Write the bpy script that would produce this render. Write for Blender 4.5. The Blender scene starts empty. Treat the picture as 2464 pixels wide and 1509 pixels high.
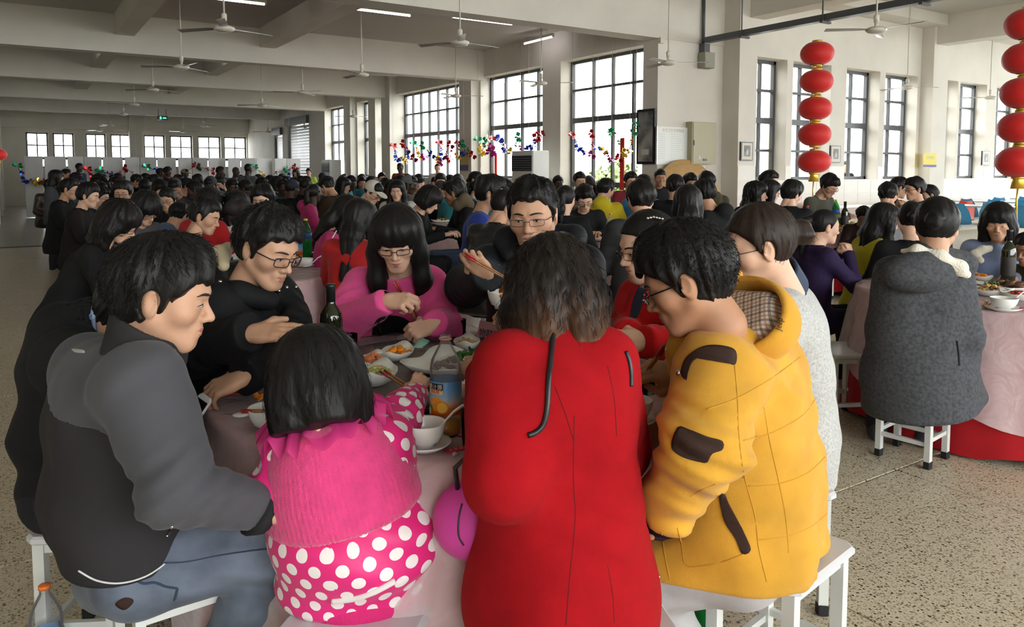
import bpy, math, random
import numpy as np
from mathutils import Vector, Matrix

random.seed(7)
np.random.seed(7)
scene = bpy.context.scene
COL = scene.collection
rad = math.radians

# ------------------------------------------------------------------ camera
F, CX, HY, PP, EYE = 1836.0, 1232.0, 413.0, 543.0, 1.42
PITCH = math.atan((PP - HY) / F)
YAW = rad(33.06)
cam_d = bpy.data.cameras.new('camera')
cam_d.sensor_width = 36.0
cam_d.sensor_fit = 'HORIZONTAL'
cam_d.lens = F / 2464 * 36.0
cam_d.shift_y = -(754.5 - PP) / 2464
cam_d.clip_start = 0.05
cam_d.clip_end = 300
cam = bpy.data.objects.new('camera', cam_d)
cam.location = (0, 0, EYE)
cam.rotation_euler = (math.pi / 2 - PITCH, 0, -YAW)
COL.objects.link(cam)
scene.camera = cam

# ------------------------------------------------------------------ world, exposure
scene.view_settings.view_transform = 'Standard'
scene.view_settings.look = 'None'
scene.view_settings.gamma = 1.0
scene.view_settings.use_curve_mapping = False
scene.view_settings.exposure = EXPOSURE = 0.78
scene.cycles.max_bounces = 7
scene.cycles.diffuse_bounces = 5
scene.cycles.glossy_bounces = 3
scene.cycles.transmission_bounces = 6
scene.cycles.transparent_max_bounces = 12
scene.cycles.caustics_reflective = False
scene.cycles.caustics_refractive = False
scene.cycles.sample_clamp_indirect = 20.0
world = bpy.data.worlds.new('overcast_sky')
scene.world = world
world.use_nodes = True
_bg = world.node_tree.nodes['Background']
_bg.inputs[0].default_value = (0.97, 0.985, 1.0, 1)
_bg.inputs[1].default_value = 7.0

# ------------------------------------------------------------------ picture <-> place
def _ray(px, py):
 u, v = (px - CX) / F, (PP - py) / F
 cp, sp = math.cos(PITCH), math.sin(PITCH)
 r, fw, z = u, cp + v * sp, -sp + v * cp
 cy, sy = math.cos(YAW), math.sin(YAW)
 return np.array([r * cy + fw * sy, -r * sy + fw * cy, z]), fw

ORG = np.array([0, 0, EYE])

def pt(px, py, D):
 d, fw = _ray(px, py)
 return ORG + d * (D / fw)

def onz(px, py, z):
 d, fw = _ray(px, py)
 return ORG + d * ((z - EYE) / d[2])

def onX(px, py, X):
 d, fw = _ray(px, py)
 return ORG + d * (X / d[0])

def onY(px, py, Y):
 d, fw = _ray(px, py)
 return ORG + d * (Y / d[1])

def cdir(r, fw, z=0.0):
 """a direction given as (right, away from the lens, up)"""
 cy, sy = math.cos(YAW), math.sin(YAW)
 return np.array([r * cy + fw * sy, -r * sy + fw * cy, z])

def rz(face):
 """world z rotation of something facing FACE degrees (0 away from the lens, 90 to the right)"""
 return -(rad(face) + YAW)

# ------------------------------------------------------------------ object helpers
def link(o, parent=None):
 COL.objects.link(o)
 if parent is not None:
  o.parent = parent
 return o

def tag(o, label=None, cat=None, group=None, kind=None):
 if label: o['label'] = label
 if cat: o['category'] = cat
 if group: o['group'] = group
 if kind: o['kind'] = kind
 return o

def empty(name, loc=(0, 0, 0), rot=0.0, label=None, cat=None, group=None, kind=None):
 o = bpy.data.objects.new(name, None)
 o.empty_display_size = 0.1
 link(o)
 o.location = loc
 o.rotation_euler = (0, 0, rot)
 return tag(o, label, cat, group, kind)

def mesh_obj(name, me, m=None, parent=None, loc=None, rot=None, scl=None):
 o = bpy.data.objects.new(name, me)
 link(o, parent)
 if m is not None:
  if not me.materials:
   me.materials.append(m)
  elif me.materials[0] != m:
   o.material_slots[0].link = 'OBJECT'
   o.material_slots[0].material = m
 if loc is not None: o.location = loc
 if rot is not None: o.rotation_euler = rot
 if scl is not None: o.scale = scl if hasattr(scl, '__len__') else (scl,) * 3
 return o

def np_mesh(name, V, Fc, smooth=True, mats=None, fm=None):
 """V (n,3) array; Fc: list of arrays of faces or one (m,k) array"""
 me = bpy.data.meshes.new(name)
 V = np.asarray(V, dtype=np.float32)
 if isinstance(Fc, np.ndarray):
  Fc = [Fc]
 Fc = [np.asarray(f, dtype=np.int32) for f in Fc if len(f)]
 me.vertices.add(len(V))
 me.vertices.foreach_set('co', V.ravel())
 nl = sum(f.size for f in Fc)
 nf = sum(len(f) for f in Fc)
 me.loops.add(nl)
 me.polygons.add(nf)
 idx = np.concatenate([f.ravel() for f in Fc])
 st, c = [], 0
 for f in Fc:
  st.append(c + np.arange(len(f)) * f.shape[1])
  c += f.size
 me.loops.foreach_set('vertex_index', idx)
 me.polygons.foreach_set('loop_start', np.concatenate(st).astype(np.int32))
 if smooth:
  me.polygons.foreach_set('use_smooth', np.ones(nf, dtype=bool))
 if mats:
  for m in mats: me.materials.append(m)
 if fm is not None:
  me.polygons.foreach_set('material_index', np.asarray(fm, dtype=np.int32))
 me.update(calc_edges=True)
 me.validate()
 return me

class MB:
 """collects shapes and links them as ONE mesh object"""
 def __init__(s):
  s.v, s.f, s.sm = [], [], []
 def add(s, V, Fs, smooth=False):
  b = len(s.v)
  s.v.extend([tuple(map(float, p)) for p in V])
  for f in Fs:
   s.f.append(tuple(i + b for i in f))
   s.sm.append(smooth)
  return s
 def box(s, c, d, rot=0.0, M=None):
  hx, hy, hz = d[0] / 2, d[1] / 2, d[2] / 2
  P = [Vector((x, y, z)) for z in (-hz, hz) for y in (-hy, hy) for x in (-hx, hx)]
  R = M if M is not None else Matrix.Rotation(rot, 3, 'Z')
  P = [R @ p + Vector(c) for p in P]
  return s.add(P, [(0, 2, 3, 1), (4, 5, 7, 6), (0, 1, 5, 4), (2, 6, 7, 3), (0, 4, 6, 2), (1, 3, 7, 5)])
 def cbox(s, c, d, b=0.01, rot=0.0, M=None):
  """a box with chamfered vertical corners and top/bottom edges"""
  hx, hy, hz = d[0] / 2, d[1] / 2, d[2] / 2
  R = M if M is not None else Matrix.Rotation(rot, 3, 'Z')
  def ring(ix, z):
   x, y = hx - ix, hy - ix
   k = b
   return [(-x + k, -y, z), (x - k, -y, z), (x, -y + k, z), (x, y - k, z), (x - k, y, z), (-x + k, y, z), (-x, y - k, z), (-x, -y + k, z)]
  e = min(b * .6, hz * .5)
  P = ring(e, -hz) + ring(0, -hz + e) + ring(0, hz - e) + ring(e, hz)
  Fs = [tuple(range(7, -1, -1)), tuple(range(24, 32))]
  for r in range(3):
   for i in range(8):
    j = (i + 1) % 8
    Fs.append((r * 8 + i, r * 8 + j, r * 8 + 8 + j, r * 8 + 8 + i))
  P = [R @ Vector(p) + Vector(c) for p in P]
  return s.add(P, Fs)
 def lathe(s, prof, n=24, c=(0, 0, 0), M=None, smooth=True, sx=1.0, sy=1.0):
  P, Fs = [], []
  rows = []
  for (r, z) in prof:
   if r < 1e-6:
    rows.append([len(P)])
    P.append(Vector((0, 0, z)))
   else:
    rows.append(list(range(len(P), len(P) + n)))
    for i in range(n):
     a = 2 * math.pi * i / n
     P.append(Vector((r * math.cos(a) * sx, r * math.sin(a) * sy, z)))
  for a, b in zip(rows[:-1], rows[1:]):
   if len(a) == 1 and len(b) == 1: continue
   for i in range(n):
    j = (i + 1) % n
    if len(a) == 1: Fs.append((a[0], b[j], b[i]))
    elif len(b) == 1: Fs.append((a[i], a[j], b[0]))
    else: Fs.append((a[i], a[j], b[j], b[i]))
  if M is not None: P = [M @ p for p in P]
  P = [p + Vector(c) for p in P]
  return s.add(P, Fs, smooth)
 def tube(s, path, r, n=8, closed=False, smooth=True, flat=None):
  path = [Vector(p) for p in path]
  m = len(path)
  rr = r if hasattr(r, '__len__') else [r] * m
  P, Fs = [], []
  nrm = None
  for i in range(m):
   a = path[i - 1] if (i > 0 or closed) else path[i]
   b = path[(i + 1) % m] if (i < m - 1 or closed) else path[i]
   t = (b - a)
   t = t.normalized() if t.length > 1e-9 else Vector((0, 0, 1))
   if nrm is None:
    nrm = t.orthogonal().normalized()
   nrm = (nrm - t * nrm.dot(t))
   nrm = nrm.normalized() if nrm.length > 1e-6 else t.orthogonal().normalized()
   bn = t.cross(nrm)
   for k in range(n):
    an = 2 * math.pi * k / n
    P.append(path[i] + (nrm * math.cos(an) + bn * math.sin(an) * (flat or 1)) * rr[i])
  seg = m if closed else m - 1
  for i in range(seg):
   for k in range(n):
    a, b = i * n + k, i * n + (k + 1) % n
    i2 = (i + 1) % m
    c, d = i2 * n + (k + 1) % n, i2 * n + k
    Fs.append((a, b, c, d))
  if not closed:
   Fs.append(tuple(range(n - 1, -1, -1)))
   Fs.append(tuple((m - 1) * n + k for k in range(n)))
  return s.add(P, Fs, smooth)
 def ball(s, c, r, n=10, m=6, M=None):
  rr = r if hasattr(r, '__len__') else (r, r, r)
  prof = [(math.sin(math.pi * i / m), -math.cos(math.pi * i / m)) for i in range(m + 1)]
  prof[0] = (0, -1); prof[-1] = (0, 1)
  S = Matrix.Diagonal(Vector(rr)).to_3x3()
  if M is not None: S = M @ S
  return s.lathe(prof, n, c, S)
 def prism(s, poly, z0, z1, M=None, c=(0, 0, 0)):
  n = len(poly)
  P = [Vector((x, y, z0)) for x, y in poly] + [Vector((x, y, z1)) for x, y in poly]
  if M is not None: P = [M @ p for p in P]
  P = [p + Vector(c) for p in P]
  Fs = [tuple(range(n - 1, -1, -1)), tuple(range(n, 2 * n))]
  Fs += [(i, (i + 1) % n, n + (i + 1) % n, n + i) for i in range(n)]
  return s.add(P, Fs)
 def mesh(s, name):
  me = bpy.data.meshes.new(name)
  me.from_pydata(s.v, [], s.f)
  me.polygons.foreach_set('use_smooth', s.sm)
  me.update()
  return me
 def build(s, name, m=None, parent=None, loc=None, rot=None, scl=None):
  return mesh_obj(name, s.mesh(name), m, parent, loc, rot, scl)

def copy_tree(o, parent=None):
 c = o.copy()
 COL.objects.link(c)
 if parent is not None:
  c.parent = parent
 for ch in list(o.children):
  copy_tree(ch, c)
 return c

# ------------------------------------------------------------------ materials
def nodes_of(m):
 m.use_nodes = True
 return m.node_tree, m.node_tree.nodes['Principled BSDF']

def mat(name, col, rough=0.6, var=0.0, vscale=8.0, bump=0.0, bscale=60.0, spec=0.5, metal=0.0, sss=0.0, sheen=0.0, coat=0.0, col2=None, stretch=None, detail=3.0, trans=0.0, ior=1.45, dist=0.004):
 m = bpy.data.materials.new(name)
 nt, b = nodes_of(m)
 b.inputs['Base Color'].default_value = (*col, 1)
 b.inputs['Roughness'].default_value = rough
 b.inputs['Specular IOR Level'].default_value = spec
 b.inputs['Metallic'].default_value = metal
 b.inputs['IOR'].default_value = ior
 b.inputs['Transmission Weight'].default_value = trans
 if sss:
  b.inputs['Subsurface Weight'].default_value = sss
  b.inputs['Subsurface Radius'].default_value = (0.010, 0.004, 0.002)
  b.inputs['Subsurface Scale'].default_value = 1.0
 if sheen:
  b.inputs['Sheen Weight'].default_value = sheen
  b.inputs['Sheen Roughness'].default_value = 0.5
 if coat: b.inputs['Coat Weight'].default_value = coat
 if var or bump or col2:
  tc = nt.nodes.new('ShaderNodeTexCoord')
  src = tc.outputs['Object']
  if stretch:
   mp = nt.nodes.new('ShaderNodeMapping')
   mp.inputs['Scale'].default_value = stretch
   nt.links.new(src, mp.inputs[0]); src = mp.outputs[0]
 if var or col2:
  n = nt.nodes.new('ShaderNodeTexNoise')
  n.inputs['Scale'].default_value = vscale
  n.inputs['Detail'].default_value = detail
  nt.links.new(src, n.inputs['Vector'])
  r = nt.nodes.new('ShaderNodeValToRGB')
  c2 = col2 or tuple(min(1, c * (1 + var)) for c in col)
  c1 = col if col2 else tuple(c * (1 - var) for c in col)
  r.color_ramp.elements[0].position = 0.32; r.color_ramp.elements[1].position = 0.68
  r.color_ramp.elements[0].color = (*c1, 1); r.color_ramp.elements[1].color = (*c2, 1)
  nt.links.new(n.outputs['Fac'], r.inputs[0])
  nt.links.new(r.outputs[0], b.inputs['Base Color'])
 if bump:
  n = nt.nodes.new('ShaderNodeTexNoise')
  n.inputs['Scale'].default_value = bscale
  n.inputs['Detail'].default_value = 2.0
  nt.links.new(src, n.inputs['Vector'])
  bp = nt.nodes.new('ShaderNodeBump')
  bp.inputs['Strength'].default_value = bump
  bp.inputs['Distance'].default_value = dist
  nt.links.new(n.outputs['Fac'], bp.inputs['Height'])
  nt.links.new(bp.outputs[0], b.inputs['Normal'])
 return m

def glass_mat(name, tint=(1, 1, 1), gloss=0.1, rough=0.02):
 """thin clear sheet: mostly see-through with a fresnel sheen"""
 m = bpy.data.materials.new(name)
 m.use_nodes = True
 nt = m.node_tree
 nt.nodes.clear()
 out = nt.nodes.new('ShaderNodeOutputMaterial')
 t = nt.nodes.new('ShaderNodeBsdfTransparent'); t.inputs[0].default_value = (*tint, 1)
 g = nt.nodes.new('ShaderNodeBsdfGlossy'); g.inputs['Roughness'].default_value = rough
 lw = nt.nodes.new('ShaderNodeLayerWeight'); lw.inputs[0].default_value = gloss
 mx = nt.nodes.new('ShaderNodeMixShader')
 nt.links.new(lw.outputs['Fresnel'], mx.inputs[0])
 nt.links.new(t.outputs[0], mx.inputs[1]); nt.links.new(g.outputs[0], mx.inputs[2])
 nt.links.new(mx.outputs[0], out.inputs[0])
 return m

def emit_mat(name, col, s):
 m = bpy.data.materials.new(name)
 m.use_nodes = True
 nt = m.node_tree
 nt.nodes.clear()
 out = nt.nodes.new('ShaderNodeOutputMaterial')
 e = nt.nodes.new('ShaderNodeEmission'); e.inputs[0].default_value = (*col, 1); e.inputs[1].default_value = s
 nt.links.new(e.outputs[0], out.inputs[0])
 return m
# ------------------------------------------------------------------ signed distance modelling
def A(*p):
 return np.array(p, dtype=np.float32)

def cone(p, a, b, ra, rb=None):
 rb = ra if rb is None else rb
 a = np.asarray(a, dtype=np.float32); b = np.asarray(b, dtype=np.float32)
 ba = b - a
 pa = p - a
 h = np.clip(pa @ ba / max(float(ba @ ba), 1e-9), 0, 1)
 d = pa - h[:, None] * ba
 return np.sqrt(np.einsum('ij,ij->i', d, d)) - (ra + (rb - ra) * h)

def ell(p, c, r, R=None):
 q = p - np.asarray(c, dtype=np.float32)
 if R is not None:
  q = q @ np.asarray(R, dtype=np.float32)      # R: columns are the local axes
 r = np.asarray(r, dtype=np.float32)
 a = q / r
 k0 = np.sqrt(np.einsum('ij,ij->i', a, a))
 b = a / r
 k1 = np.sqrt(np.einsum('ij,ij->i', b, b)) + 1e-9
 return k0 * (k0 - 1) / k1

def rbox(p, c, d, r=0.0, R=None):
 q = p - np.asarray(c, dtype=np.float32)
 if R is not None:
  q = q @ np.asarray(R, dtype=np.float32)
 q = np.abs(q) - (np.asarray(d, dtype=np.float32) - r)
 o = np.maximum(q, 0)
 return np.sqrt(np.einsum('ij,ij->i', o, o)) + np.minimum(q.max(axis=1), 0) - r

def torus(p, c, ax, R, r):
 q = p - np.asarray(c, dtype=np.float32)
 ax = np.asarray(ax, dtype=np.float32); ax = ax / np.linalg.norm(ax)
 h = q @ ax
 w = np.sqrt(np.maximum(np.einsum('ij,ij->i', q, q) - h * h, 0)) - R
 return np.sqrt(w * w + h * h) - r

def plane(p, c, n):
 n = np.asarray(n, dtype=np.float32); n = n / np.linalg.norm(n)
 return (p - np.asarray(c, dtype=np.float32)) @ n

def smin(a, b, k):
 h = np.clip(0.5 + 0.5 * (b - a) / k, 0, 1)
 return b + (a - b) * h - k * h * (1 - h)

def smax(a, b, k):
 return -smin(-a, -b, k)

def chain(p, pts, rs, k=0.03):
 d = None
 for i in range(len(pts) - 1):
  c = cone(p, pts[i], pts[i + 1], rs[i], rs[i + 1])
  d = c if d is None else smin(d, c, k)
 return d

_NK = {}
def noise3(p, freq, seed=0, n=7):
 key = (seed, n)
 if key not in _NK:
  rg = np.random.RandomState(seed + 11)
  k = rg.normal(size=(n, 3)); k /= np.linalg.norm(k, axis=1)[:, None]
  k *= rg.uniform(0.6, 1.5, size=(n, 1))
  _NK[key] = (k.astype(np.float32), rg.uniform(0, 6.28, n).astype(np.float32))
 k, ph = _NK[key]
 return np.sin(p @ (k.T * (freq * 6.28)) + ph).sum(axis=1) / n * 1.6

def nets(fn, lo, hi, h, slack=1.8):
 """mesh of fn(points) = 0 (surface nets on a grid of step h, evaluated only near the surface)"""
 lo = np.asarray(lo, dtype=np.float32); hi = np.asarray(hi, dtype=np.float32)
 B = 4
 nb = np.ceil((hi - lo) / (h * B)).astype(int) + 1
 n = nb * B
 bc = [lo[i] + (np.arange(nb[i]) * B + (B - 1) / 2) * h for i in range(3)]
 G = np.stack(np.meshgrid(*bc, indexing='ij'), -1).reshape(-1, 3).astype(np.float32)
 dc = fn(G).reshape(nb)
 act = np.abs(dc) < h * B * slack
 val = np.repeat(np.repeat(np.repeat(dc, B, 0), B, 1), B, 2).astype(np.float32)
 m = np.repeat(np.repeat(np.repeat(act, B, 0), B, 1), B, 2)
 ii = np.nonzero(m)
 P = np.stack([lo[i] + ii[i] * h for i in range(3)], -1).astype(np.float32)
 val[ii] = fn(P)
 val[[0, -1], :, :] = np.maximum(val[[0, -1], :, :], h)
 val[:, [0, -1], :] = np.maximum(val[:, [0, -1], :], h)
 val[:, :, [0, -1]] = np.maximum(val[:, :, [0, -1]], h)
 s = val < 0
 c0 = s[:-1, :-1, :-1]
 allb = c0.copy(); anyb = c0.copy()
 for dx in (0, 1):
  for dy in (0, 1):
   for dz in (0, 1):
    t = s[dx:n[0] - 1 + dx, dy:n[1] - 1 + dy, dz:n[2] - 1 + dz]
    allb &= t; anyb |= t
 mix = anyb & ~allb
 ci = np.stack(np.nonzero(mix), -1)
 if not len(ci):
  return np.zeros((0, 3), np.float32), np.zeros((0, 4), np.int32)
 idx = np.full(mix.shape, -1, dtype=np.int32)
 idx[mix] = np.arange(len(ci))
 acc = np.zeros((len(ci), 3), np.float32); cnt = np.zeros(len(ci), np.float32)
 cor = [(x, y, z) for x in (0, 1) for y in (0, 1) for z in (0, 1)]
 cv = {c: val[ci[:, 0] + c[0], ci[:, 1] + c[1], ci[:, 2] + c[2]] for c in cor}
 for a in cor:
  for ax in range(3):
   if a[ax]: continue
   b = list(a); b[ax] = 1; b = tuple(b)
   va, vb = cv[a], cv[b]
   cr = (va < 0) != (vb < 0)
   t = np.where(cr, va / np.where(np.abs(va - vb) < 1e-12, 1, va - vb), 0)
   q = np.tile(np.array(a, np.float32), (len(ci), 1))
   q[:, ax] += t
   acc[cr] += q[cr]; cnt[cr] += 1
 V = lo + (ci + acc / np.maximum(cnt, 1)[:, None]) * h
 Q = []
 for ax in range(3):
  u, w = (ax + 1) % 3, (ax + 2) % 3
  sl0 = [slice(None)] * 3; sl1 = [slice(None)] * 3
  sl0[ax] = slice(0, -1); sl1[ax] = slice(1, None)
  a, b = s[tuple(sl0)], s[tuple(sl1)]
  e = np.stack(np.nonzero(a != b), -1)
  e = e[(e[:, u] > 0) & (e[:, w] > 0) & (e[:, u] < n[u] - 1) & (e[:, w] < n[w] - 1)]
  if not len(e): continue
  inside = a[e[:, 0], e[:, 1], e[:, 2]]
  def at(du, dw):
   q = e.copy(); q[:, u] += du; q[:, w] += dw
   return idx[q[:, 0], q[:, 1], q[:, 2]]
  q = np.stack([at(-1, -1), at(0, -1), at(0, 0), at(-1, 0)], -1)
  q[~inside] = q[~inside][:, ::-1]
  Q.append(q)
 Q = np.concatenate(Q)
 Q = Q[(Q >= 0).all(axis=1)]
 return V.astype(np.float32), Q.astype(np.int32)

def xf(V, M):
 M = np.asarray(M, dtype=np.float64)
 return (V @ M[:3, :3].T + M[:3, 3]).astype(np.float32)

def join(parts):
 V, Q, c = [], [], 0
 for v, q in parts:
  V.append(v); Q.append(q + c); c += len(v)
 return np.concatenate(V), np.concatenate(Q)

def unit(v):
 v = np.asarray(v, dtype=np.float64)
 return v / (np.linalg.norm(v) + 1e-12)

def Rzxy(yaw, pitch, roll):
 """head/torso frame in the world: yaw = FACE degrees in the picture's sense, pitch down, roll to its right"""
 M = Matrix.Rotation(rz(yaw), 3, 'Z') @ Matrix.Rotation(-rad(pitch), 3, 'X') @ Matrix.Rotation(rad(roll), 3, 'Y')
 return np.array(M)
# ------------------------------------------------------------------ the hall
XW, YA, YR, YF = 9.5, 9.92, 9.53, 38.0
CEIL, CEIL2 = 4.3, 4.85
M = {}
M['wall'] = mat('wall_paint', (0.655, 0.62, 0.55), 0.75, var=0.05, vscale=1.2, bump=0.08, bscale=40)
M['ceil'] = mat('ceiling_paint', (0.50, 0.485, 0.45), 0.85, var=0.04, vscale=0.8)
M['tile'] = mat('white_wall_tile', (0.64, 0.605, 0.54), 0.28, var=0.05, vscale=2.5)
M['grout'] = mat('tile_grout', (0.50, 0.47, 0.42), 0.9)
M['frame'] = mat('window_frame_paint', (0.075, 0.08, 0.085), 0.4)
M['pane'] = glass_mat('window_glass', (0.97, 0.985, 0.98), 0.015)
M['concrete'] = mat('outside_paving', (0.6, 0.59, 0.57), 0.9)
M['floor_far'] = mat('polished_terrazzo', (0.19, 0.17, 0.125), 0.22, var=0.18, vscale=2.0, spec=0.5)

def terrazzo(name, base, dark):
 m = bpy.data.materials.new(name)
 nt, b = nodes_of(m)
 L = nt.links
 g = nt.nodes.new('ShaderNodeNewGeometry')
 def chips(scale, off):
  mp = nt.nodes.new('ShaderNodeMapping'); mp.inputs['Location'].default_value = (off, off * 1.7, 0)
  L.new(g.outputs['Position'], mp.inputs[0])
  ns = nt.nodes.new('ShaderNodeTexNoise'); ns.inputs['Scale'].default_value = scale * .9
  L.new(mp.outputs[0], ns.inputs['Vector'])
  wp = nt.nodes.new('ShaderNodeMix'); wp.data_type = 'VECTOR'; wp.inputs[0].default_value = .012
  L.new(mp.outputs[0], wp.inputs[4]); L.new(ns.outputs['Color'], wp.inputs[5])
  v = nt.nodes.new('ShaderNodeTexVoronoi'); v.inputs['Scale'].default_value = scale
  L.new(wp.outputs[1], v.inputs['Vector'])
  sp = nt.nodes.new('ShaderNodeSeparateColor'); L.new(v.outputs['Color'], sp.inputs[0])
  return v.outputs['Distance'], sp.outputs[0]
 def math_(op, a, c):
  n = nt.nodes.new('ShaderNodeMath'); n.operation = op
  for k, q in ((0, a), (1, c)):
   if isinstance(q, float): n.inputs[k].default_value = q
   else: L.new(q, n.inputs[k])
  return n.outputs[0]
 col = None
 for scale, off, rmax, share, c in ((150., 0., .52, .55, tuple(x * y for x, y in zip(base, (.72, .68, .60)))), (110., 3., .48, .30, (base[0] * .42, base[1] * .36, base[2] * .28)), (75., 7., .36, .16, dark)):
  d, r = chips(scale, off)
  f = math_('MULTIPLY', math_('LESS_THAN', d, rmax), math_('LESS_THAN', r, share))
  x = nt.nodes.new('ShaderNodeMix'); x.data_type = 'RGBA'
  L.new(f, x.inputs[0]); x.inputs[7].default_value = (*c, 1)
  if col is None: x.inputs[6].default_value = (*base, 1)
  else: L.new(col, x.inputs[6])
  col = x.outputs[2]
 L.new(col, b.inputs['Base Color'])
 b.inputs['Roughness'].default_value = 0.32
 b.inputs['Specular IOR Level'].default_value = 0.45
 return m
M['terrazzo'] = terrazzo('terrazzo_slab', (0.60, 0.53, 0.40), (0.05, 0.042, 0.034))
M['slab_band'] = terrazzo('dark_red_terrazzo', (0.10, 0.055, 0.045), (0.02, 0.015, 0.015))

def struct(o):
 o['kind'] = 'structure'
 return o

# floor: sub-base with recessed joints, terrazzo slabs on it where they can be told apart
fl = struct(MB().box((6, 15, -0.11), (34, 52, 0.2)).build('floor', mat('floor_joint', (0.10, 0.085, 0.06), 0.8)))
SL = 1.25
slab = MB().cbox((0, 0, 0.004), (SL - 0.008, SL - 0.008, 0.028), 0.004).mesh('tile')
slab_far = None
for i in range(-4, 12):
 for j in range(-3, 14):
  x, y = 0.35 + i * SL, 0.1 + j * SL
  if y > YA - 0.3 and x > XW: continue
  if y > YR - 0.5 and x > XW: continue
  band = (i == 5 and j < 7) 
  mesh_obj('tile', slab, M['slab_band'] if (i, j) in ((3, -1), (3, 0), (-1, 8), (-1, 7)) else M['terrazzo'], fl, (x, y, -0.018))
far_m = M['terrazzo']
mb = MB()
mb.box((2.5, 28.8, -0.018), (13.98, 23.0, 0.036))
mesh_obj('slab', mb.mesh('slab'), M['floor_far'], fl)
fl_bits = MB()
fl_bits.box((-3.2, 1.0, -0.012), (2.0, 60, 0.02))
fl_bits.box((18, -5.0, -0.012), (9, 4.0, 0.02)).box((18.0, 3, -0.012), (7.0, 16, 0.02)).box((8, -5.2, -0.012), (22, 3.0, 0.02))
mesh_obj('slab', fl_bits.mesh('slab'), M['terrazzo'], fl)

def wall_run(name, axis, c0, c1, a0, a1, z0, z1, opens, m):
 """a straight wall with real openings; axis 'X': the wall runs along x and is c0..c1 thick in y"""
 mb = MB()
 def bx(p0, p1, q0, q1):
  if p1 - p0 < 1e-4 or q1 - q0 < 1e-4: return
  cc = (c0 + c1) / 2; th = abs(c1 - c0)
  if axis == 'X': mb.box(((p0 + p1) / 2, cc, (q0 + q1) / 2), (p1 - p0, th, q1 - q0))
  else: mb.box((cc, (p0 + p1) / 2, (q0 + q1) / 2), (th, p1 - p0, q1 - q0))
 cur = a0
 for (o0, o1, b0, b1) in sorted(opens):
  bx(cur, o0, z0, z1)
  bx(o0, o1, z0, b0); bx(o0, o1, b1, z1)
  cur = o1
 bx(cur, a1, z0, z1)
 return struct(mb.build(name, m))

_wn = [0]
def window(axis, c, a0, a1, z0, z1, cols, rows, thick=(), bar=0.045, dep=0.07, lower=None):
 """frame, mullions and panes of one window; cols/rows are inner fractions"""
 _wn[0] += 1
 w = empty('window_%d' % _wn[0], (0, 0, 0), kind='structure')
 def P(a, z): return (a, c, z) if axis == 'X' else (c, a, z)
 def D(a, z, d=dep): return (a, d, z) if axis == 'X' else (d, a, z)
 W, Hh = a1 - a0, z1 - z0
 f = MB()
 t = bar * 1.3
 f.box(P((a0 + a1) / 2, z0 + t / 2), D(W, t)).box(P((a0 + a1) / 2, z1 - t / 2), D(W, t))
 f.box(P(a0 + t / 2, (z0 + z1) / 2), D(t, Hh)).box(P(a1 - t / 2, (z0 + z1) / 2), D(t, Hh))
 f.build('frame', M['frame'], w)
 xs = [a0] + [a0 + W * q for q in cols] + [a1]
 zs = [z0] + [z0 + Hh * q for q in rows] + [z1]
 for x in xs[1:-1]:
  MB().box(P(x, (z0 + z1) / 2), D(bar, Hh - 2 * t, dep * .9)).build('mullion', M['frame'], w)
 for k, z in enumerate(zs[1:-1]):
  b = bar * (2.3 if k in thick else 1.0)
  MB().box(P((a0 + a1) / 2, z), D(W - 2 * t, b, dep * .95)).build('transom', M['frame'], w)
 for i in range(len(xs) - 1):
  for j in range(len(zs) - 1):
   MB().box(P((xs[i] + xs[i + 1]) / 2, (zs[j] + zs[j + 1]) / 2), D(xs[i + 1] - xs[i] - .01, zs[j + 1] - zs[j] - .01, 0.006)).build('pane', M['pane'], w)
 return w

# the wall of tall windows on the right-hand side, seen along the hall's depth
def yw(px, X=XW): return float(onX(px, 400, X)[1])
def xr(px): return float(onY(px, 400, YR)[0])
ZT = float(onX(1450, 133, XW)[2]); ZT = 3.68
ZB = 1.26
WW = [(1545, 1348, (0.23, 0.47, 0.71), 0.62), (1305, 1157, (0.22, 0.47, 0.74), ZB), (1124, 955, (.125, .25, .375, .5, .625, .75, .875), ZB),
  (935, 904, (.5,), ZB), (887, 861, (.5,), ZB), (844, 783, (.25, .5, .75), ZB)]
opens = []
for (p0, p1, cols, zb) in WW:
 a0, a1 = yw(p0, XW + 0.0), yw(p1, XW + 0.0)
 opens.append((a0, a1, zb, ZT))
SHUT = [(yw(745), yw(693), 0.02, 3.3), (yw(681), yw(661), 0.02, 3.0)]
wall_run('wall_windows', 'Y', XW, XW + 0.4, YA + .3, YF + .4, -0.05, CEIL + .3, opens + SHUT, M['wall'])
for (p0, p1, cols, zb), o in zip(WW, opens):
 hgt = ZT - zb
 r_mid = (ZB + (ZT - ZB) * .5 - zb) / hgt
 r_up = (ZB + (ZT - ZB) * .755 - zb) / hgt
 rows, th = [r_mid, r_up], (0,)
 if zb < 1:
  rows, th = [(1.16 - zb) / hgt, r_mid, r_up], (0, 1)
 window('Y', XW + 0.30, o[0], o[1], zb, ZT, cols, rows, th)

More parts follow.
